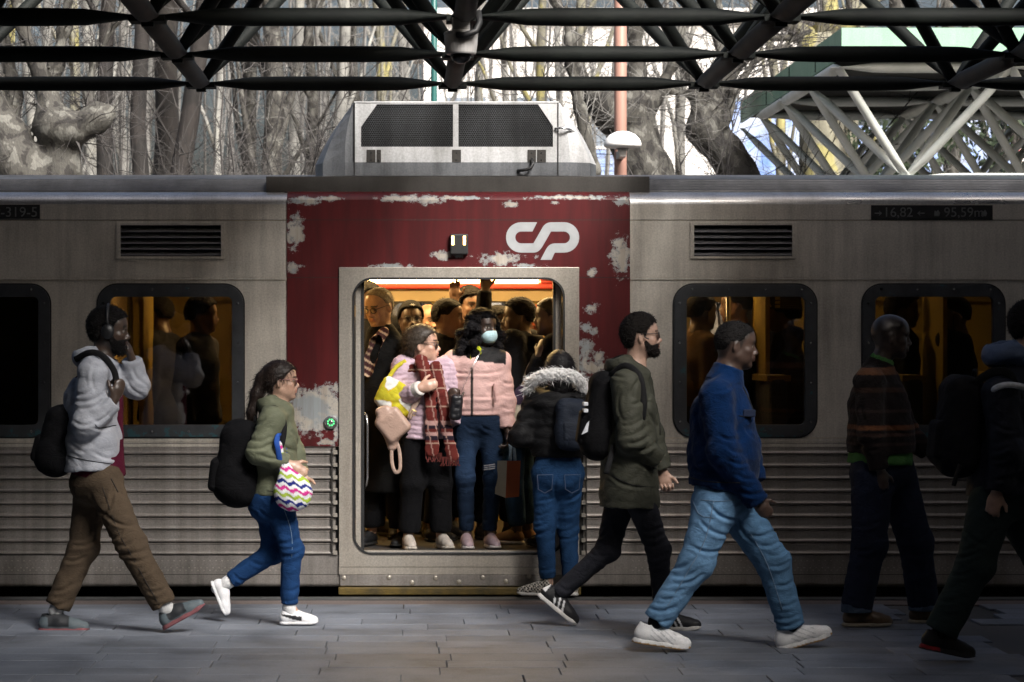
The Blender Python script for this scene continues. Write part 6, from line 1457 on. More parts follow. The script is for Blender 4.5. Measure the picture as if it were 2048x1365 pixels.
crease(g_, [((1338,1136),(1388,1119)),((1343,1152),(1398,1139)),((1348,1168),(1402,1150)),((1328,1182),(1374,1174)),((1318,1198),(1358,1190)),((1298,1217),(1348,1215)),((1293,1238),(1343,1240)),((1398,1040),(1462,1072)),((1418,1010),(1472,1042)),((1383,1092),(1442,1102)),((1498,1072),(1552,1060)),((1518,1092),(1563,1080)),((1538,1112),(1574,1100)),((1538,1133),(1578,1124)),((1553,1172),(1584,1164)),((1558,1212),(1592,1204)),((1546,1236),(1597,1229)),((1550,1248),(1600,1242)),((1478,1038),(1502,1082)),((1305,1205),(1350,1200),.7)], 0.013)
seam(g_, [(1428,1002),(1410,1080),(1372,1150),(1330,1222)], 0.0025, ST2); seam(g_, [(1498,1062),(1535,1130),(1565,1220)], 0.0025, ST2); seam(g_, [(1385,1000),(1400,1030),(1428,1036)], 0.002, ST2); seam(g_, [(1400,1000),(1440,1003),(1470,1000)], 0.002, ST2)
MB().box(*(P(1440,0,d)[0], P(1458,0,d)[0]), d-0.17, d-0.13, P(0,985,d)[2], P(0,978,d)[2]).build('belt_buckle', M['spec_gold'], D_)
for n in 'LR':
    def solec(q): return np.where(((q[:,2] < 0.008) | (q[:,0] > 0.268))[:,None], np.array((0.40,0.24,0.09)), np.array((0.74,0.74,0.74)))
    shoe(D_, J['heel'+n], J['toe'+n], J['lf'], lambda q: np.where(((np.abs(q[:,1]) > 0.022) & (np.abs((q[:,0]*0.7+q[:,2]) % 0.024 - 0.012) < 0.003) & (q[:,0] > 0.08) & (q[:,0] < 0.2))[:,None], np.array((0.55,0.56,0.58)), np.array((0.86,0.86,0.87))), solec, up=UP, sole_h=0.034, wide=1.02, laces=1); socks(D_, J, n, (0.015,0.016,0.02))

# E: man in striped dark jumper over a green shirt
d = 14.06
J = finish(jt(d, head=(1783,672), neck=(1757,738), pel=(1765,925), chest=(1757,805), waist=(1762,870), hem=(1762,905), sR=(1738,765,-.19), eR=(1742,865,-.22), wR=(1760,940,-.2), sL=(1770,765,.17), eL=(1815,870,.22), wL=(1858,905,.22),
    hR=(1745,950,-.09), kR=(1738,1090,-.10), aR=(1712,1218,-.10), heelR=(1682,1253,-.1), toeR=(1788,1253,-.1), hL=(1790,950,.09), kL=(1830,1085,.09), aL=(1848,1215,.09), heelL=(1815,1246,.09), toeL=(1912,1246,.09)))
sk = (0.038,0.024,0.019); h = Head(J['head'], 0, -4, 0, 1.05)
E_ = body('shaven-headed man in dark striped jumper with green collar and dark jeans', J, h, sk, hands={'R': dict(f=(0.15,0,-1), curl=0.6), 'L': dict(f=(0.7,0,-0.6), curl=0.8)}, headkw=dict(nose=1.1, lips=1.25), colkw=dict(hl='short', hc=(0.014,0.011,0.010), ha=0.6))
def stripes(v):
    z = v[:,2]; b = np.array((0.014,0.011,0.011)); c = np.tile(b, (len(v),1)); zz = (P(0,905,d)[2], )
    for (vv, w, col) in ((853,4,(0.11,0.045,0.022)),(868,3,(0.05,0.03,0.025)),(780,5,(0.045,0.026,0.02)),(742,7,(0.12,0.055,0.03)),(820,3,(0.035,0.024,0.022)),(885,3,(0.035,0.024,0.022))):
        zc = P(0,vv,d)[2]; m = np.abs(z - zc) < w*d/F; c[m] = col
    return c
g_ = top(E_, J, stripes, 'fleece', 'jumper', r=(0.195,0.185,0.165), lk=1.2, sl=(0.085,0.074,0.058), collar=(0.05,0.082), hemn=(0,0,-1), wr=(0.006,0.13), seed=10, rings=(0.007,0.07))
crease(g_, [((1738,872),(1768,864)),((1724,800),(1736,852)),((1700,880),(1742,892)),((1780,850),(1815,870)),((1735,900),(1765,895)),((1742,768),(1760,750))], 0.01)
Jt = dict(J); Jt['hem'] = P(1760,928,d); top(E_, Jt, (0.055,0.15,0.045), 'cloth', 'shirt', step=0.013, r=(0.188,0.17,0.15), lk=1.2, sl=(0.05,0.04,0.03), arms='', collar=(0.075,0.070), wr=(0.003,0.1))
g_ = trousers(E_, J, (0.010,0.014,0.030), 'denim', step=0.012, r=(0.125,0.098,0.086), seat=(0.175,0.18,0.15), rings=(0.004,0.06), seed=11, hemt=0.97)
crease(g_, [((1715,1052),(1762,1040)),((1808,1082),(1852,1070)),((1697,1200),(1738,1195)),((1712,1100),(1750,1095)),((1820,1110),(1856,1105)),((1760,990),(1790,960))], 0.01)
for n in 'LR':
    e = lerp(J['k'+n], J['a'+n], 0.97); Fd = Field(e-0.14, e+0.14, 0.007); Fd.cone(e + UP*0.035, e - UP*0.03, 0.086, 0.090, 0.0, flat=(1,1)); Fd.build('turn_up', M['denim'], E_, (0.06,0.085,0.13))
    shoe(E_, J['heel'+n], J['toe'+n], J['lf'], (0.075,0.045,0.022), (0.28,0.25,0.20), up=UP, wide=1.05, sole_h=0.022, mat='leather'); socks(E_, J, n, (0.01,0.01,0.01))

# F: man in navy jacket cut by the right edge
d = 12.55
J = finish(jt(d, head=(2066,652), neck=(2045,722), pel=(2010,975), chest=(2022,815), waist=(2012,900), hem=(2008,985), sR=(2000,790,-.19), eR=(2012,905,-.23), wR=(1994,985,-.22), sL=(2045,790,.17), eL=(2075,890,.2), wL=(2105,960,.15),
    hR=(1985,1005,-.09), kR=(1950,1130,-.1), aR=(1880,1268,-.1), heelR=(1836,1296,-.1), toeR=(1952,1320,-.1), hL=(2025,1005,.09), kL=(2085,1120,.09), aL=(2125,1260,.09), heelL=(2095,1305,.09), toeL=(2210,1305,.09)))
sk = (0.40,0.25,0.19); h = Head(J['head'], 2, -3, 0, 1.04)
G_ = body('man in navy jacket with pale blue hood and dark green trousers, cut by the frame', J, h, sk, hands={'R': dict(f=(-0.25,0,-1), n=(0.3,0.9,0), s=(0.6,-0.6,0), curl=0.55), 'L': False})
hair_cap(G_, h, 0.016, 'short', (0.010,0.008,0.007), 0.002, 0.02, strand=(2000,0.012,0.2))
NV = (0.006,0.008,0.016)
def navy(v):
    c = np.tile(NV, (len(v),1)); q = v - J['neck']; m = (q[:,2] > -0.02) & (q[:,0] < 0.02) & (q[:,0] > -0.26); c[m] = (0.085,0.12,0.20); return c
g_ = top(G_, J, navy, 'nylon', r=(0.19,0.18,0.165), lk=1.25, sl=(0.092,0.082,0.064), hood=(0.11,0.04,1.35), hemn=(0.1,0,-1), wr=(0.006,0.14), seed=12, rings=(0.009,0.08), cuff={'R':0.97,'L':0.97})
crease(g_, [((1980,902),(2014,894)),((1985,920),(2020,910)),((1990,850),(2030,860)),((1940,800),(1960,860)),((1985,960),(2012,955))], 0.012)
st_ = MB(); mid = lerp(J['sR'], J['eR'], 0.04); st_.tube(smooth_path([P(1984,790,d-.20), P(1990,778,d-.27), P(2008,771,d-.29), P(2030,771,d-.285), P(2052,776,d-.24)]), 0.016, 8, True, None); st_.build('reflective_band', M['white_cloth'], G_, smooth=True)
g_ = trousers(G_, J, (0.022,0.034,0.034), 'cloth', step=0.011, r=(0.12,0.095,0.082), seat=(0.16,0.18,0.15), rings=(0.004,0.06), seed=13, hemt=0.97)
crease(g_, [((1922,1102),(1992,1060)),((1898,1118),(1982,1082)),((1922,1050),(1976,1092)),((1878,1202),(1922,1195)),((1885,1230),(1915,1226)),((1905,1150),(1950,1140))], 0.012)
for n in 'LR':
    def solec(q): return np.where(((q[:,0] < 0.10) & (q[:,2] > 0.008))[:,None], np.array((0.28,0.012,0.018)), np.array((0.015,0.015,0.016)))
    shoe(G_, J['heel'+n], J['toe'+n], J['lf'], (0.010,0.010,0.011), solec, up=UP, sole_h=0.034); socks(G_, J, n, (0.01,0.01,0.01))
R = np.stack([nz((-1,0,0.1)), (0,1,0), nz((0.15,0,1))], 1)
backpack('black backpack on the man in navy at the right edge', P(1918,850,d), R, (0.21,0.32,0.52), col=(0.007,0.007,0.009), straps=[([P(1945,770,d-.14), P(1985,745,d-.2), P(2020,750,d-.22), P(2040,800,d-.22)], 0.022), ([P(1920,930,d-.17), P(1912,955,d-.2), P(1907,972,d-.2)], 0.012)])
# ---------------------------------------------------------------- girl stepping up to the door, seen from behind
d = 15.45
J = stand(1120, d, 1.56, 93, z0=0.0, feet=0.10, sh=0.165); J['head'] = P(1118,742,d)
J.update(sL=P(1072,800,d), eL=P(1042,872,d-.02), wL=P(1034,893,d+.17), sR=P(1160,800,d), eR=P(1172,872,d), wR=P(1150,905,d+.2), hL=P(1091,950,d), kL=P(1090,1050,d+.01), aL=P(1096,1168,d), hR=P(1140,950,d), kR=P(1136,1055,d+.08), aR=P(1142,1172,d+.02),
         heelL=P(1108,1192,d-.02), toeL=P(1063,1191,d+.02), heelR=P(1150,1192,d), toeR=P(1128,1190,d+.2), hem=P(1115,915,d), pel=P(1116,935,d), neck=P(1116,790,d), chest=P(1114,830,d), waist=P(1114,880,d))
J['wL'] = P(1030,880,d+.10)
h = Head(J['head'], 95, -8, 0, 0.96); sk = (0.42,0.27,0.2)
Gg = body('girl in black puffer jacket with white fur hood seen from behind at the open door', J, h, sk, female=True, hands={'L': dict(f=(-0.1,0.6,0.3), n=(1,0,0), s=(0,0,1), curl=0.9), 'R': False})
hair_cap(Gg, h, 0.020, 'woman', (0.007,0.006,0.007), 0.0012, 0.03, [((-0.05,0.0,0.02),(-0.055,0,-0.12),0.085,0.07,0.03,(0,1,0),1.1)], 'straight_hair', strand=(1500,0.03,0.8))
BK = (0.005,0.005,0.006)
top(Gg, J, BK, 'nylon', 'puffer_jacket', r=(0.118,0.122,0.122), lk=1.38, sl=(0.074,0.070,0.056), hemn=(0,0,-1), wr=(0.006,0.1), puff=(0.006,0.062), seed=3, cuff={'L':0.98,'R':0.98},
    extra=lambda Fd: Fd.ell(P(1112,806,d-.08), (0.15,0.075,0.085), None, 0.03))
fr = random.Random(4); cpts = [P(1052+ (58 if False else 0),0,d)]
loop = smooth_path([P(1056,782,d-.02), P(1064,764,d-.06), P(1085,752,d-.12), P(1115,748,d-.14), P(1145,752,d-.12), P(1163,768,d-.06), P(1166,788,d-.02)], 8)
Fd = Field(np.min(loop,0)-.08, np.max(loop,0)+.08, 0.006)
for i in range(len(loop)-1): Fd.cone(loop[i], loop[i+1], 0.032, 0.032, 0.01)
Fd.wrinkle(0.012, 0.03, 2); fo = Fd.build('fur_trim', M['fur'], Gg, (0.88,0.87,0.86), 0)
sp = MB()
for i in range(1500):
    p = Vector(loop[fr.randrange(len(loop))]) + Vector([fr.gauss(0,.006) for _ in range(3)]); dr = Vector([fr.gauss(0,1) for _ in range(3)]).normalized(); dr = (dr + Vector((0,-0.2,0.1))).normalized(); a = dr.orthogonal().normalized()*0.0022; L = fr.uniform(0.045,0.075)
    q = p + dr*L*0.6 + Vector((fr.gauss(0,.006),0,fr.gauss(0,.006)-0.004)); e = p + dr*L + Vector((fr.gauss(0,.012),0,-0.012)); sp.add([p+dr*.02-a, p+dr*.02+a, q+a*.7, q-a*.7, e], [(0,1,2,3),(3,2,4)])
M['fur_hair'] = simple('white_fur_hair', (0.92,0.91,0.90), (0.8,0.79,0.78), 60, 0.9); tag(sp.build('fur_strands', M['fur_hair'], fo, recalc=False), kind='stuff')
def gj(v): 
    c = np.tile((0.016,0.050,0.125), (len(v),1)); f = np.exp(-((v[:,2]-0.62)/0.2)**2)[:,None]; return c*(0.85+0.55*f)
g_ = trousers(Gg, J, gj, 'denim', (0.086,0.066,0.048), (0.115,0.152,0.125), rings=(0.006,0.05), seed=4, hemt=0.9)
crease(g_, [((1060,1052),(1097,1045)),((1062,1067),(1102,1058)),((1123,1062),(1157,1050)),((1118,1077),(1162,1068)),((1075,1002),(1112,990)),((1126,1002),(1160,985)),((1080,1140),(1110,1135)),((1066,1030),(1100,1022),.7),((1118,1030),(1160,1020),.7),((1115,950),(1118,1010))], 0.009)
for (u, sd) in ((1088,-1),(1142,1)):
    pk = MB(); y = d-0.150; pk.tube([P(u-16,948,d)-(0,.155,0), P(u+15,947,d)-(0,.155,0), P(u+13,976,d)-(0,.145,0), P(u-1,984,d)-(0,.14,0), P(u-14,976,d)-(0,.145,0), P(u-16,948,d)-(0,.155,0)], 0.0025, 5).build('pocket_stitching', cloth_mat('pale_stitch', (0.10,0.13,0.2)), Gg)
for n in 'LR':
    def chk(q):
        m = ((np.floor(q[:,0]/0.013) + np.floor(q[:,2]/0.013) + np.floor((q[:,1]+0.2)/0.02)) % 2) > 0; return np.where(m[:,None], np.array((0.55,0.52,0.46)), np.array((0.015,0.015,0.016)))
    shoe(Gg, J['heel'+n], J['toe'+n], np.array((0,1.,0)) if n == 'L' else np.array((-1.,0,0)), chk, (0.5,0.49,0.47), L=0.25, up=UP, high=0.05)
R = np.stack([nz((0.15,-1,0.1)), (1,0.15,0), nz((0,0.1,1))], 1)
backpack('small navy backpack with pale clasp on the girl in the fur-trimmed jacket', P(1143,848,d-.17), R, (0.13,0.20,0.32), col=(0.014,0.020,0.034), mat='nylon', straps=[([P(1152,800,d-.13), P(1155,785,d-.02), P(1158,790,d+.06)], 0.016)])
ph = MB(); q = P(1022,868,d+.12); ph.box(q[0]-.012, q[0]+.012, q[1]-.03, q[1]+.03, q[2]-.03, q[2]+.03); pho = ph.build('paper_tissue', M['white_cloth'], None); tag(pho, 'crumpled white tissue in the hand of the girl at the door', 'tissue')
for v in pho.data.vertices: v.co += Vector((fr.gauss(0,.01), fr.gauss(0,.01), fr.gauss(0,.01)))

# ---------------------------------------------------------------- passengers standing in the doorway
def passenger(label, u, d, hgt, yaw, hyaw, skin, topc, trc=(0.005,0.005,0.006), hpos=None, hp=0, hs=1.0, arms=None, hands=None, hair=None, topkw=None, trkw=None, female=False, headkw=None, colkw=None, group=None, gs=1.0, fine=0.0088, coarse=0.036, shoes=None, legs=True, mat='cloth', sh=0.18, lean=(0,0), hem=None, folds=None, feet=0.11):
    J = stand(u, d, hgt, yaw, arms=arms, sh=sh, lean=lean, feet=feet)
    if hpos is not None: J['head'] = P(hpos[0], hpos[1], d + (hpos[2] if len(hpos) > 2 else 0.0)); J['neck'] = J['head'] + np.array((0,0,-0.165)) - frame_of(hyaw)[:,0]*0.03
    if hem is not None: J['hem'] = P(u, hem, d)
    h = Head(J['head'], hyaw, hp, 0, hs)
    p = body(label, J, h, skin, group, female, hands, headkw, colkw, fine, coarse)
    if hair: hair_cap(p, h, **{'strand': (700,0.009,0.1), 'step': 0.0065, **hair})
    tk = dict(topkw or {}); gt = top(p, J, topc, mat, **{'step': 0.0155*gs, **tk})
    gl = trousers(p, J, trc, 'denim', **{'step': 0.020*gs, **(trkw or {})})
    if folds: crease(gt, folds[0], 0.008); crease(gl, folds[1], 0.007)
    for n in 'LR': shoe(p, J['heel'+n], J['toe'+n], J['lf'], shoes[0] if shoes else (0.006,0.006,0.007), shoes[1] if shoes else (0.015,0.015,0.015), up=UP, step=0.0085*gs)
    return p, J, h
DK = (0.006,0.006,0.007)
# older man with grey hair
d = 16.2
p, J, h = passenger('older grey-haired man with glasses and black coat at one side of the doorway', 772, d, 1.74, -112, -128, (0.40,0.24,0.155), (0.006,0.006,0.006), hpos=(757,614), hp=-14, hs=1.02, fine=0.0052,
    arms=dict(sL=P(815,722,d), sR=P(742,715,d+.05), eL=P(812,800,d), wL=P(800,880,d-.05), eR=P(738,800,d), wR=P(742,885,d-.05)), hands={'L': False, 'R': False}, hair=dict(th=0.008, line='high', color=(0.30,0.27,0.22), noise_amp=0.001, strand=(2500,0.009,0.2)),
    topkw=dict(r=(0.15,0.13,0.125), collar=(0.05,0.08), name='coat', cuff={'L':1.0,'R':1.0}), trkw=dict(r=(0.10,0.085,0.085)), hem=985)
glasses(p, h, 'spec_dark')
def sc1(v): z = v[:,2]; return np.where((((z*1.0 + v[:,0]*0.6) % 0.05) < 0.016)[:,None], np.array((0.42,0.30,0.2)), np.array((0.05,0.02,0.02)))
Fd = Field(P(735,740,d)-.15, P(790,640,d)+.15, 0.008); Fd.chain([P(768,664,d-.09), P(752,685,d-.13), P(742,715,d-.14), P(736,745,d-.13)], [0.035,0.04,0.04,0.035], 0.02); Fd.build('scarf', M['cloth'], p, sc1, 1)
# woman in the lilac jacket
d = 15.98; LI = (0.47,0.345,0.41)
p, J, h = passenger('woman in quilted lilac jacket, glasses and long plaid scarf in the doorway', 851, d, 1.50, -78, -4, (0.50,0.30,0.22), LI, hpos=(845,690), hp=4, hs=1.03, female=True, mat='nylon', fine=0.0052,
    arms=dict(sR=P(806,735,d), eR=P(788,805,d-.06), wR=P(840,777,d-.245), sL=P(895,735,d+.02), eL=P(908,805,d), wL=P(903,850,d-.06)), hands={'R': dict(f=(1,0,0.3), n=(0,1,-.2), s=(0.2,0,1), curl=0.75), 'L': False},
    hair=dict(th=0.016, line='woman', color=(0.045,0.032,0.022), noise_amp=0.0015, noise_wl=0.03, strand=(1800,0.03,0.6), mat='straight_hair', extra=[((-0.095,0,-0.02),(-0.115,0,-0.04),0.035,0.03)]), topkw=dict(r=(0.135,0.13,0.125), lk=1.25, step=0.0085, sl=(0.075,0.072,0.055), puff=(0.006,0.03), collar=(0.03,0.07), wr=(0.003,0.1), cuff={'R':0.86}),
    trkw=dict(r=(0.09,0.078,0.072), seat=(0.115,0.145,0.12)), hem=878, folds=([((772,790),(812,770)),((776,772),(818,752)),((786,754),(824,738)),((775,808),(800,822)),((795,815),(830,790)),((812,800),(842,785)),((830,820),(850,815)),((890,770),(910,780)),((890,800),(908,805)),((826,850),(850,852)),((825,868),(852,870))], [((830,960),(855,975)),((870,960),(895,980))]), shoes=((0.42,0.38,0.34), (0.5,0.46,0.40)))
glasses(p, h, 'spec_dark')
ca, cb = lerp(J['eR'], J['wR'], 0.84), lerp(J['eR'], J['wR'], 1.02); Fd = Field(ca-.09, cb+.09, 0.006); Fd.cone(ca, cb, 0.053, 0.048, 0, flat=(1,1), wr=(0.004,0.014,0,-.5,1.5)); Fd.build('ribbed_cuff', M['cloth'], p, (0.62,0.58,0.55), 0)
def plaid(v):
    z = v[:,2]; x = v[:,0]; c = np.tile((0.115,0.022,0.018), (len(v),1)); zt = P(0,835,d)[2]; zb = P(0,878,d)[2]
    big = (z < zt) & (z > zb); k = ((z - zb)/0.024) % 3; c[big & (k < 1.1)] = (0.018,0.012,0.02); c[big & (k >= 1.1) & (k < 2.2)] = (0.40,0.24,0.22)
    c[(np.abs((z*1.0) % 0.12 - 0.02) < 0.004) & ~big] = (0.38,0.26,0.20); c[np.abs((x + 0.2*z) % 0.055 - 0.02) < 0.0035] = (0.33,0.20,0.17); return c
Fd = Field(P(815,925,d)-.32, P(930,690,d)+.2, 0.0075); nk = J['neck']
for k in range(10):
    a0, a1 = k*0.628, (k+1)*0.628; q = lambda a: nk + np.array((0.078*math.cos(a), 0.082*math.sin(a), 0.012*math.sin(a+1)+0.01)); Fd.cone(q(a0), q(a1), 0.034, 0.034, 0.02)
Fd.chain([P(842,722,d-.13), P(852,752,d-.175), P(860,790,d-.175), P(863,850,d-.175), P(864,900,d-.165)], [0.045,0.038,0.036,0.040,0.048], 0.02, lat=(0,1,0), lk=0.38); Fd.chain([P(872,735,d-.11), P(884,790,d-.16), P(893,860,d-.165), P(905,912,d-.155)], [0.042,0.036,0.034,0.042], 0.02, lat=(0,1,0), lk=0.4)
Fd.wrinkle(0.007, 0.07, 9); Fd.build('plaid_scarf', M['cloth'], p, plaid, 0)
fg = MB()
for k in range(34):
    u = 851 + k*2.0; q = P(u, 906 + (8 if u > 884 else 0), d-.165); fg.tube([q, q + np.array((fr.gauss(0,.006), 0, -0.035)), q + np.array((fr.gauss(0,.012), fr.gauss(0,.005), -0.06))], 0.0025, 4)
tag(fg.build('scarf_fringe', cloth_mat('red_fringe', (0.13,0.03,0.025)), p), kind='stuff')
# woman with the face mask
d = 16.02; PI_ = np.array((0.60,0.385,0.36))
def pink(v):
    c = np.tile(PI_, (len(v),1)); u = U0 + v[:,0]*F/v[:,1]; w = V0 - (v[:,2]-H)*F/v[:,1]
    yoke = ((u > 952) & (w < 722 + (u-952)*0.12) & (u < 1012)) | ((u < 948) & (u > 905) & (w < 712)); c[yoke] = (0.006,0.006,0.007); zipm = (np.abs(u - 944) < 2.6) & (w > 735) & (v[:,1] < d-.05); c[zipm] = (0.01,0.01,0.011); return c
p, J, h = passenger('woman in pink puffer jacket and pale blue face mask in the doorway', 957, d, 1.63, -82, -48, (0.055,0.034,0.026), pink, trc=lambda v: np.tile((0.010,0.020,0.042), (len(v),1))*(1+1.4*np.exp(-((v[:,2]-0.83)/0.16)**2)*np.exp(-((v[:,1]-(d-.1))/0.08)**2))[:,None], hpos=(966,655), hs=0.97, feet=0.075, female=True, mat='nylon', fine=0.0052,
    arms=dict(sR=P(910,722,d), eR=P(892,800,d-.02), wR=P(907,812,d-.16), sL=P(998,722,d), eL=P(1010,800,d), wL=P(1014,858,d-.04)), hands={'R': dict(f=(-0.05,-0.1,1), n=(0.3,1,0), s=(1,0,0.3), curl=1.0), 'L': dict(curl=0.5)},
    topkw=dict(r=(0.130,0.130,0.122), lk=1.28, step=0.0085, sl=(0.072,0.068,0.054), puff=(0.008,0.15), wr=(0.004,0.1), seed=5, cuff={'R':0.9}, rings=(0.006,0.06)), trkw=dict(r=(0.086,0.064,0.046), seed=6, seat=(0.115,0.148,0.12), step=0.009), hem=832, folds=([((902,744),(942,748),1.3,.03),((948,748),(1000,744),1.3,.03),((903,793),(942,794),1.3,.03),((948,794),(1002,792),1.3,.03),((1003,762),(1026,768)),((1005,790),(1027,792)),((1006,815),(1026,818)),((970,765),(995,760),.7),((905,822),(995,822),.8,.02),((890,770),(905,785))], [((930,850),(955,862)),((962,850),(985,862)),((925,950),(950,945)),((965,945),(985,940)),((930,1030),(950,1025)),((965,1040),(985,1035))]), shoes=((0.36,0.27,0.30), (0.6,0.56,0.55)))
rc = np.array((0.006,0.005,0.006)); Fd = Field(h.c - 0.36, h.c + 0.28, 0.008)
cr = random.Random(12)
h.e(Fd, (-0.02,0,0.045), (0.108,0.096,0.092), 0.01); h.e(Fd, (0.045,0,0.075), (0.05,0.07,0.04), 0.02)
for k in range(110):
    a = cr.uniform(0.90, 5.38); z = cr.uniform(-0.26, 0.07); rr = cr.uniform(0.085,0.145)*(1.0 if z > -0.08 else 1.2); h.e(Fd, (rr*math.cos(a)-0.02, rr*math.sin(a)*0.95, z), (cr.uniform(.025,.042),)*3, 0.012)
R_, c0 = h.R.astype(f32), h.c.astype(f32)
def cutf(D, X, Y, Z):
    dx, dy, dz = X-c0[0], Y-c0[1], Z-c0[2]; lx, ly, lz = [dx*R_[0,i]+dy*R_[1,i]+dz*R_[2,i] for i in range(3)]
    return np.maximum(D, np.minimum(np.minimum(lx - 0.036, 0.062 - lz), 0.068 - np.abs(ly)))
Fd.apply(cutf); Fd.wrinkle(0.009, 0.026, 6); strands(Fd.build('curly_hair', M['hair'], p, rc, 0), 4500, 0.022, 0.4, rc)
Fd = Field(h.c-.17, h.c+.17, 0.0045); h.e(Fd, (0.052,0,-0.058), (0.066,0.062,0.062), 0.0); h.e(Fd, (0.092,0,-0.045), (0.026,0.026,0.03), 0.02)
def cutm(D, X, Y, Z):
    dx, dy, dz = X-c0[0], Y-c0[1], Z-c0[2]; lx, ly, lz = [dx*R_[0,i]+dy*R_[1,i]+dz*R_[2,i] for i in range(3)]
    return np.maximum(np.maximum(D, lz + 0.022 + 0.12*np.abs(ly)), np.maximum(0.030 - lx, np.maximum(-0.118 - lz, np.abs(np.sin(lz*240))*0.0012 + D)))
Fd.apply(cutm); mk = Fd.build('face_mask', M['cloth'], p, (0.44,0.62,0.66), 0)
for sd in (-1, 1): MB().tube([h.w(0.032,sd*0.060,-0.035), h.w(0.0,sd*0.076,-0.02), h.w(-0.02,sd*0.080,0.0)], 0.002, 5).build('ear_loop', M['lace'], mk)
Fd = Field(P(930,765,d)-.12, P(960,690,d)+.12, 0.008); Fd.chain([P(953,702,d-.10), P(949,720,d-.13), P(944,742,d-.147)], [0.036,0.030,0.008], 0.01, lat=(0,1,0), lk=0.5); Fd.build('lime_shirt', M['cloth'], p, (0.36,0.40,0.015), 1)
rp = MB(); 
for k, vv in enumerate((931,935,939)): rp.tube([P(968,vv+1,d-.095), P(978,vv,d-.115), P(990,vv-2,d-.10)], 0.005 if k != 1 else 0.004, 5)
rp.build('knee_rip', cloth_mat('frayed_denim', (0.30,0.30,0.32)), p)
pk = MB().tube([P(988,768,d-.13), P(990,790,d-.145), P(991,806,d-.14)], 0.008, 6).build('jacket_pocket', cloth_mat('pink_piping', (0.5,0.3,0.28)), p)
# crowd behind
SKB, SKM = (0.07,0.042,0.03), (0.16,0.09,0.06)
p, J, h = passenger('man in black jacket and brown boots turned away behind the pink jacket', 1040, 16.42, 1.70, 158, 176, SKB, DK, trc=(0.02,0.05,0.095), hpos=(1036,634), hair=dict(th=0.018, line='fade', color=(0.006,0.005,0.005), noise_amp=0.003, noise_wl=0.012), hands={'L': False, 'R': False},
    arms=dict(eR=P(1085,760,16.3), wR=P(1060,800,16.2)), shoes=((0.16,0.085,0.032), (0.5,0.48,0.45)), hem=880, topkw=dict(hood=(0.07,0.02,1.0), r=(0.15,0.14,0.135), sl=(0.085,0.075,0.06)))
J2 = None
p, J, h = passenger('woman in profile at the door edge with one hand raised to her collar', 1108, 16.2, 1.68, 172, 178, SKB, DK, hpos=(1100,634), female=True, hair=dict(th=0.012, line='woman', color=(0.006,0.005,0.005), extra=[((-0.08,0,0.03),(-0.10,0,0.0),0.05,0.05)], mat='straight_hair'),
    arms=dict(eL=P(1072,745,16.05), wL=P(1078,712,16.0), eR=P(1125,780,16.3), wR=P(1110,830,16.3)), hands={'L': dict(f=(0.3,0.2,1), n=(0.6,0.6,0), s=(-.5,0,.5), curl=0.5), 'R': False}, hem=900)
p, J, h = passenger('man in dark jacket looking past the curly-haired woman in the doorway', 882, 16.62, 1.69, -25, -6, SKM, DK, hpos=(897,634), hs=1.02, hair=dict(th=0.008, line='fade', color=(0.008,0.007,0.006), noise_amp=0.001), hands={'L': False, 'R': False}, hem=890, headkw=dict(nose=1.1, lips=1.2))
p, J, h = passenger('man in black beanie and glasses facing out from the crowd', 822, 16.85, 1.66, -88, -84, SKB, DK, hpos=(822,640), hp=6, hs=1.0, hands={'L': False, 'R': False}, hem=890, headkw=dict(lips=1.2))
hair_cap(p, h, 0.022, 'fade', (0.011,0.011,0.012), 0.0015, 0.02, mat='cloth', name='beanie'); glasses(p, h, 'spec_dark')
em = MB(); 
for a in range(6): em.tube([h.w(0.100,0,0.092), h.w(0.098, 0.018*math.cos(a*1.047), 0.092+0.009*math.sin(a*1.047))], 0.003, 5)
em.build('beanie_emblem', M['white_cloth'], p)
p, J, h = passenger('man with bushy hair holding the ceiling rail at the back', 938, 17.15, 1.79, -75, -62, SKM, DK, hpos=(940,612), hair=dict(th=0.030, line='fade', color=(0.007,0.006,0.006), noise_amp=0.007, noise_wl=0.02), arms=dict(sR=P(912,672,17.1), eR=P(896,630,16.9), wR=P(909,601,16.88)), hands={'R': dict(f=(0.02,0,1), n=(0,-1,0), s=(1,0,0), curl=0.35), 'L': False}, hem=880)
p, J, h = passenger('man in black with one arm raised straight to the rail', 992, 16.75, 1.66, -60, -40, SKB, DK, hpos=(998,648), hair=dict(th=0.012, line='fade', color=(0.007,0.006,0.006)), arms=dict(sR=P(968,680,16.7), eR=P(966,632,16.62), wR=P(970,580,16.6)), hands={'R': dict(f=(0.05,0,1), n=(0,-1,0), s=(1,0,0), curl=1.0), 'L': False}, hem=880, topkw=dict(cuff={'R':0.98}))
p, J, h = passenger('tall dark-haired man at the back corner of the doorway', 738, 17.0, 1.84, -60, -50, SKM, DK, hpos=(738,600), hair=dict(th=0.014, line='short', color=(0.008,0.007,0.006)), hands={'L': False, 'R': False}, hem=880)
p, J, h = passenger('bald man half hidden behind the man in the beanie', 858, 17.35, 1.68, -60, -60, (0.25,0.14,0.09), DK, hpos=(858,642), hands={'L': False, 'R': False}, hem=880)
p, J, h = passenger('man in rust cap between two heads at the back of the carriage', 1068, 17.3, 1.66, 120, 140, SKM, (0.10,0.03,0.02), hpos=(1066,648), hair=dict(th=0.02, line='fade', color=(0.20,0.045,0.02), mat='cloth', name='cap'), hands={'L': False, 'R': False}, hem=880)
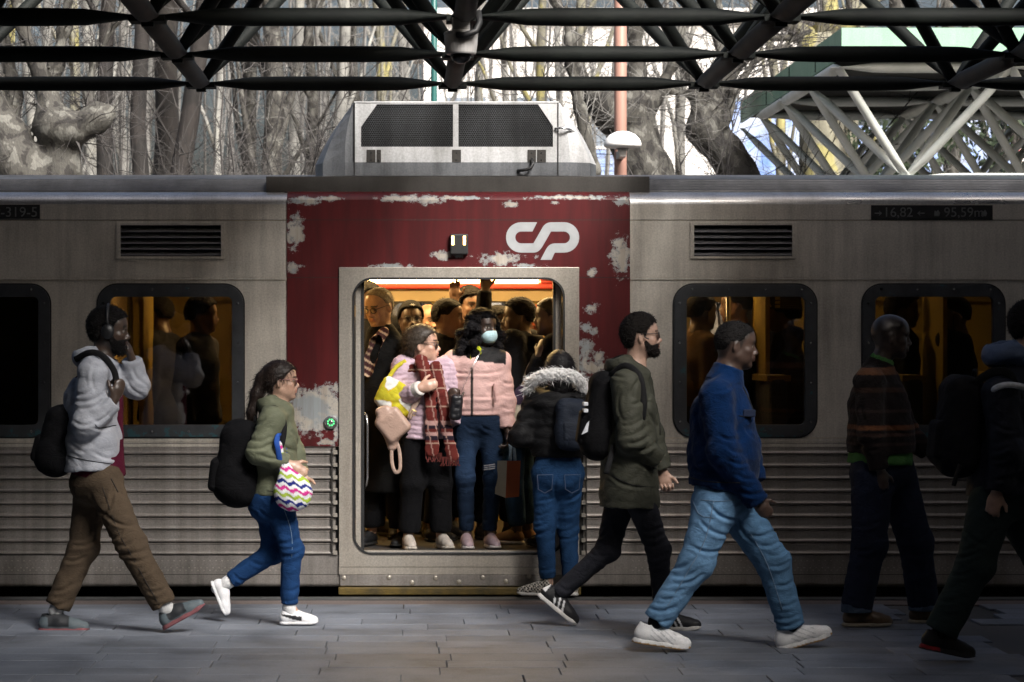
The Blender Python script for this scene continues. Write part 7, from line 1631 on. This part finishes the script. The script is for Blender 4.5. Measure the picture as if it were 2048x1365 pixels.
# seen through the windows
for (lab, u, d, hg, yw, hy, sk_, tc, hr) in [
    ('dim passenger with full hair behind the window near the olive jacket woman', 398, 16.7, 1.66, -20, 10, SKM, (0.03,0.032,0.04), 0.022), ('dim passenger standing behind the man in the grey jacket', 322, 17.2, 1.68, 160, 170, SKB, (0.015,0.016,0.02), 0.012),
    ('passenger in brown coat at the near edge of the window beside the parka', 1398, 16.75, 1.68, 20, 30, SKB, (0.10,0.065,0.03), 0.016), ('passenger in dark coat behind the man in blue fleece', 1478, 17.0, 1.74, 180, 170, SKM, (0.02,0.022,0.028), 0.02),
    ('curly-haired passenger in grey coat at the far edge of the same window', 1572, 16.7, 1.67, 170, 150, SKM, (0.05,0.045,0.045), 0.034), ('passenger in black behind the shaven-headed man', 1800, 16.9, 1.70, 10, 0, SKB, DK, 0.03), ('passenger in black with raised phone by the last window', 1915, 16.7, 1.66, 175, 170, SKM, DK, 0.015)]:
    arms = dict(eR=P(1890,680,16.5), wR=P(1902,655,16.45)) if 'phone' in lab else None
    p, J, h = passenger(lab, u, d, hg, yw, hy, sk_, tc, hair=dict(th=hr, line='fade', color=(0.008,0.007,0.006), noise_amp=hr*0.2, noise_wl=0.02), hands={'L': False, 'R': None if arms else False}, arms=arms, gs=1.5, fine=0.0115, topkw=dict(hood=(0.07,0.02,1.0)) if u % 4 == 0 else None)
    if arms: q = P(1905,640,16.43); tag(MB().box(q[0]-.004, q[0]+.004, q[1]-.035, q[1]+.035, q[2]-.07, q[2]+.07).build('phone', M['rubber']), 'dark phone held up behind the last window', 'phone')

# ---------------------------------------------------------------- bags held in the doorway
d = 15.98
c = P(795,795,d-.12); Fd = Field(c-.2, c+.2, 0.007); R = frame_of(0, -25); Fd.rbox(c, (0.135,0.06,0.10), R, 0.04, 0.0); Fd.ell(P(785,800,d-.14), (0.10,0.06,0.09), R, 0.03); Fd.wrinkle(0.009, 0.09, 3)
def leafy(v):
    x = v[:,0]*38; z = v[:,2]*38; n = np.sin(x + 1.6*np.sin(z*0.7)) + np.sin(z*1.1 + 1.4*np.sin(x*0.8)); return np.where((n > 0.25)[:,None], np.array((0.70,0.70,0.66)), np.where((n > 0.1)[:,None], np.array((0.55,0.40,0.02)), np.array((0.50,0.44,0.03))))
yb = Fd.build('cloth_bag', M['cloth'], None, leafy, 1, origin=c - np.array((0,0,0.1))); tag(yb, 'yellow and white leaf-print cloth bag squeezed under the lilac jacket arm', 'bag')
strap('strap', [P(775,760,d-.10), P(792,735,d-.09), P(812,722,d-.07)], 0.014, 0.004, cloth_mat('yellow_strap', (0.5,0.43,0.03)), yb, up=(0,1,0.01))
c = P(787,852,d-.20); R = frame_of(0, 12); Fd = Field(c-.22, c+.22, 0.007); Fd.rbox(P(786,850,d-.2), (0.092,0.055,0.092), frame_of(0,38), 0.03, 0.0); Fd.rbox(P(768,828,d-.2), (0.05,0.05,0.05), frame_of(0,20), 0.03, 0.03); Fd.cone(P(786,850,d-.2), P(784,893,d-.2), 0.06, 0.03, 0.03, lat=(0,1,0), lk=0.7)
def quilt(D, X, Y, Z): return D - 0.0028*np.abs(np.sin((np.abs(X - c[0] + 0.02)*0.8 + Z)*150))
Fd.apply(quilt); lb = Fd.build('leather_bag', M['leather'], None, (0.40,0.27,0.215), 0, origin=c - np.array((0,0,.13))); tag(lb, 'beige quilted leather handbag with hanging strap in front of the lilac jacket', 'handbag')
strap('strap', [P(818,838,d-.2), P(826,818,d-.2), P(838,796,d-.19), P(848,772,d-.17)], 0.016, 0.004, M['strap_beige'], lb, up=(0,1,0.01)); strap('hanging_strap', [P(783,886,d-.21), P(784,925,d-.21), P(791,945,d-.21), P(800,938,d-.21), P(799,905,d-.20), P(793,884,d-.2)], 0.012, 0.004, M['strap_beige'], lb, up=(0,1,0.01))
MB().tube([P(825,820,d-.222), P(833,824,d-.222), P(829,832,d-.222), P(821,828,d-.222), P(825,820,d-.222)], 0.003, 6).build('buckle', M['spec_gold'], lb)
# little black chain bag
c = P(912,815,d-.22); Fd = Field(c-.13, c+.13, 0.006); Fd.rbox(c, (0.042,0.03,0.085), frame_of(0,-6), 0.028, 0.0); Fd.wrinkle(0.004, 0.06, 2); cb_ = Fd.build('chain_bag', M['leather'], None, (0.010,0.010,0.013), 1, origin=c-np.array((0,0,.085))); tag(cb_, 'small black bag on a silver chain across the pink jacket', 'bag')
pts = smooth_path([P(918,793,d-.2), P(930,768,d-.205), P(942,742,d-.20), P(955,715,d-.17), P(965,698,d-.12)], 9)
for i in range(0, len(pts)-1): MB().tube([pts[i], (pts[i]*0.4+pts[i+1]*0.6)], 0.0042 if i % 2 else 0.0034, 5).build('chain_link', M['chain'], cb_)
# cream tote bag with lettering
d2 = 16.12; M['tote'] = cloth_mat('cream_canvas', (0.50,0.45,0.36), 0.9)
o = P(1050,855,d2); tb = empty('tote_bag', tuple(o), 'cream canvas tote bag with a dark oval emblem and lettering in the doorway', 'bag')
pl = [P(1026,852,d2), P(1080,856,d2), P(1088,800,d2), P(1082,760,d2), P(1068,742,d2), P(1050,756,d2), P(1032,786,d2), P(1027,815,d2)]
MB().plate([(q[0], q[2]) for q in pl], [], d2-.05, d2+.03).build('bag_body', M['tote'], tb, bevel=0.02)
ov = MB(); cc_ = P(1041,790,d2-.0535); ov.v = [tuple(cc_ + np.array((0.046*math.cos(a)+0.012*math.sin(a), 0, 0.066*math.sin(a)))) for a in np.linspace(0,2*math.pi,24,endpoint=False)]; ov.f = [tuple(range(24))]
M['plum'] = simple('dark_plum_print', (0.03,0.012,0.04), (0.02,0.01,0.03), 10, 0.8); ov.build('emblem', M['plum'], tb)
MB().tube([P(1049,752+14,d2-.055), P(1046,790,d2-.055), P(1034,806,d2-.055)], 0.005, 6).build('emblem_bar', M['plum'], tb)
text('ACCESS LUXURY', P(1037,0,d2)[0], P(0,804,d2)[2], 0.021, d2-.054, M['plum'], tb); text('TRAVEL SHOW', P(1037,0,d2)[0], P(0,811,d2)[2], 0.021, d2-.054, M['plum'], tb)
strap('handle', [P(1050,757,d2), P(1058,735,d2), P(1070,715,d2), P(1075,712,d2)], 0.014, 0.004, M['tote'], tb, up=(0,1,0.01)); strap('handle', [P(1070,742,d2), P(1074,722,d2), P(1076,712,d2)], 0.014, 0.004, M['tote'], tb, up=(0,1,0.01))
# orange and cream paper shopping bag
d3 = 15.9; o = P(1015,996,d3); sb_ = empty('shopping_bag', tuple(o), 'orange and cream paper shopping bag hanging by the pink jacket woman\'s knee', 'bag')
M['orange_paper'] = simple('rust_orange_paper', (0.30,0.075,0.028), (0.24,0.055,0.02), 5, 0.6); M['cream_paper'] = simple('cream_paper', (0.46,0.42,0.31), (0.38,0.34,0.25), 5, 0.6)
a, b, c2, e2 = P(994,922,d3+.06), P(1014,922,d3-.06), P(1041,922,d3-.02), P(990,988,d3+.06); f2, g2 = P(1011,996,d3-.06), P(1038,994,d3-.02); k2, l2 = P(1022,922,d3+.10), P(1019,990,d3+.10)
MB().add([a, b, f2, e2, a+(.0,.004,0), b+(0,.004,0), f2+(0,.004,0), e2+(0,.004,0)], [(0,1,2,3),(7,6,5,4),(0,4,5,1),(3,2,6,7)]).build('side_panel', M['cream_paper'], sb_); MB().add([b, c2, g2, f2, b+(0,.004,0), c2+(0,.004,0), g2+(0,.004,0), f2+(0,.004,0)], [(0,1,2,3),(7,6,5,4),(0,4,5,1)]).build('front_panel', M['orange_paper'], sb_)
MB().add([c2, k2, l2, g2], [(0,1,2,3)]).add([k2, a, e2, l2], [(0,1,2,3)]).build('back_panel', M['orange_paper'], sb_); MB().add([e2, f2, g2, l2], [(0,1,2,3)]).build('base', M['cream_paper'], sb_)
M['pale_blue'] = cloth_mat('pale_blue_tape', (0.25,0.35,0.45)); strap('handle', [P(1020,922,d3-.055), P(1021,900,d3-.04), P(1019,878,d3), P(1020,872,d3+.0)], 0.010, 0.003, M['pale_blue'], sb_, up=(0,1,0.01)); strap('handle', [P(1030,922,d3-.03), P(1028,900,d3-.02), P(1022,876,d3), P(1021,872,d3+.01)], 0.010, 0.003, M['pale_blue'], sb_, up=(0,1,0.01))
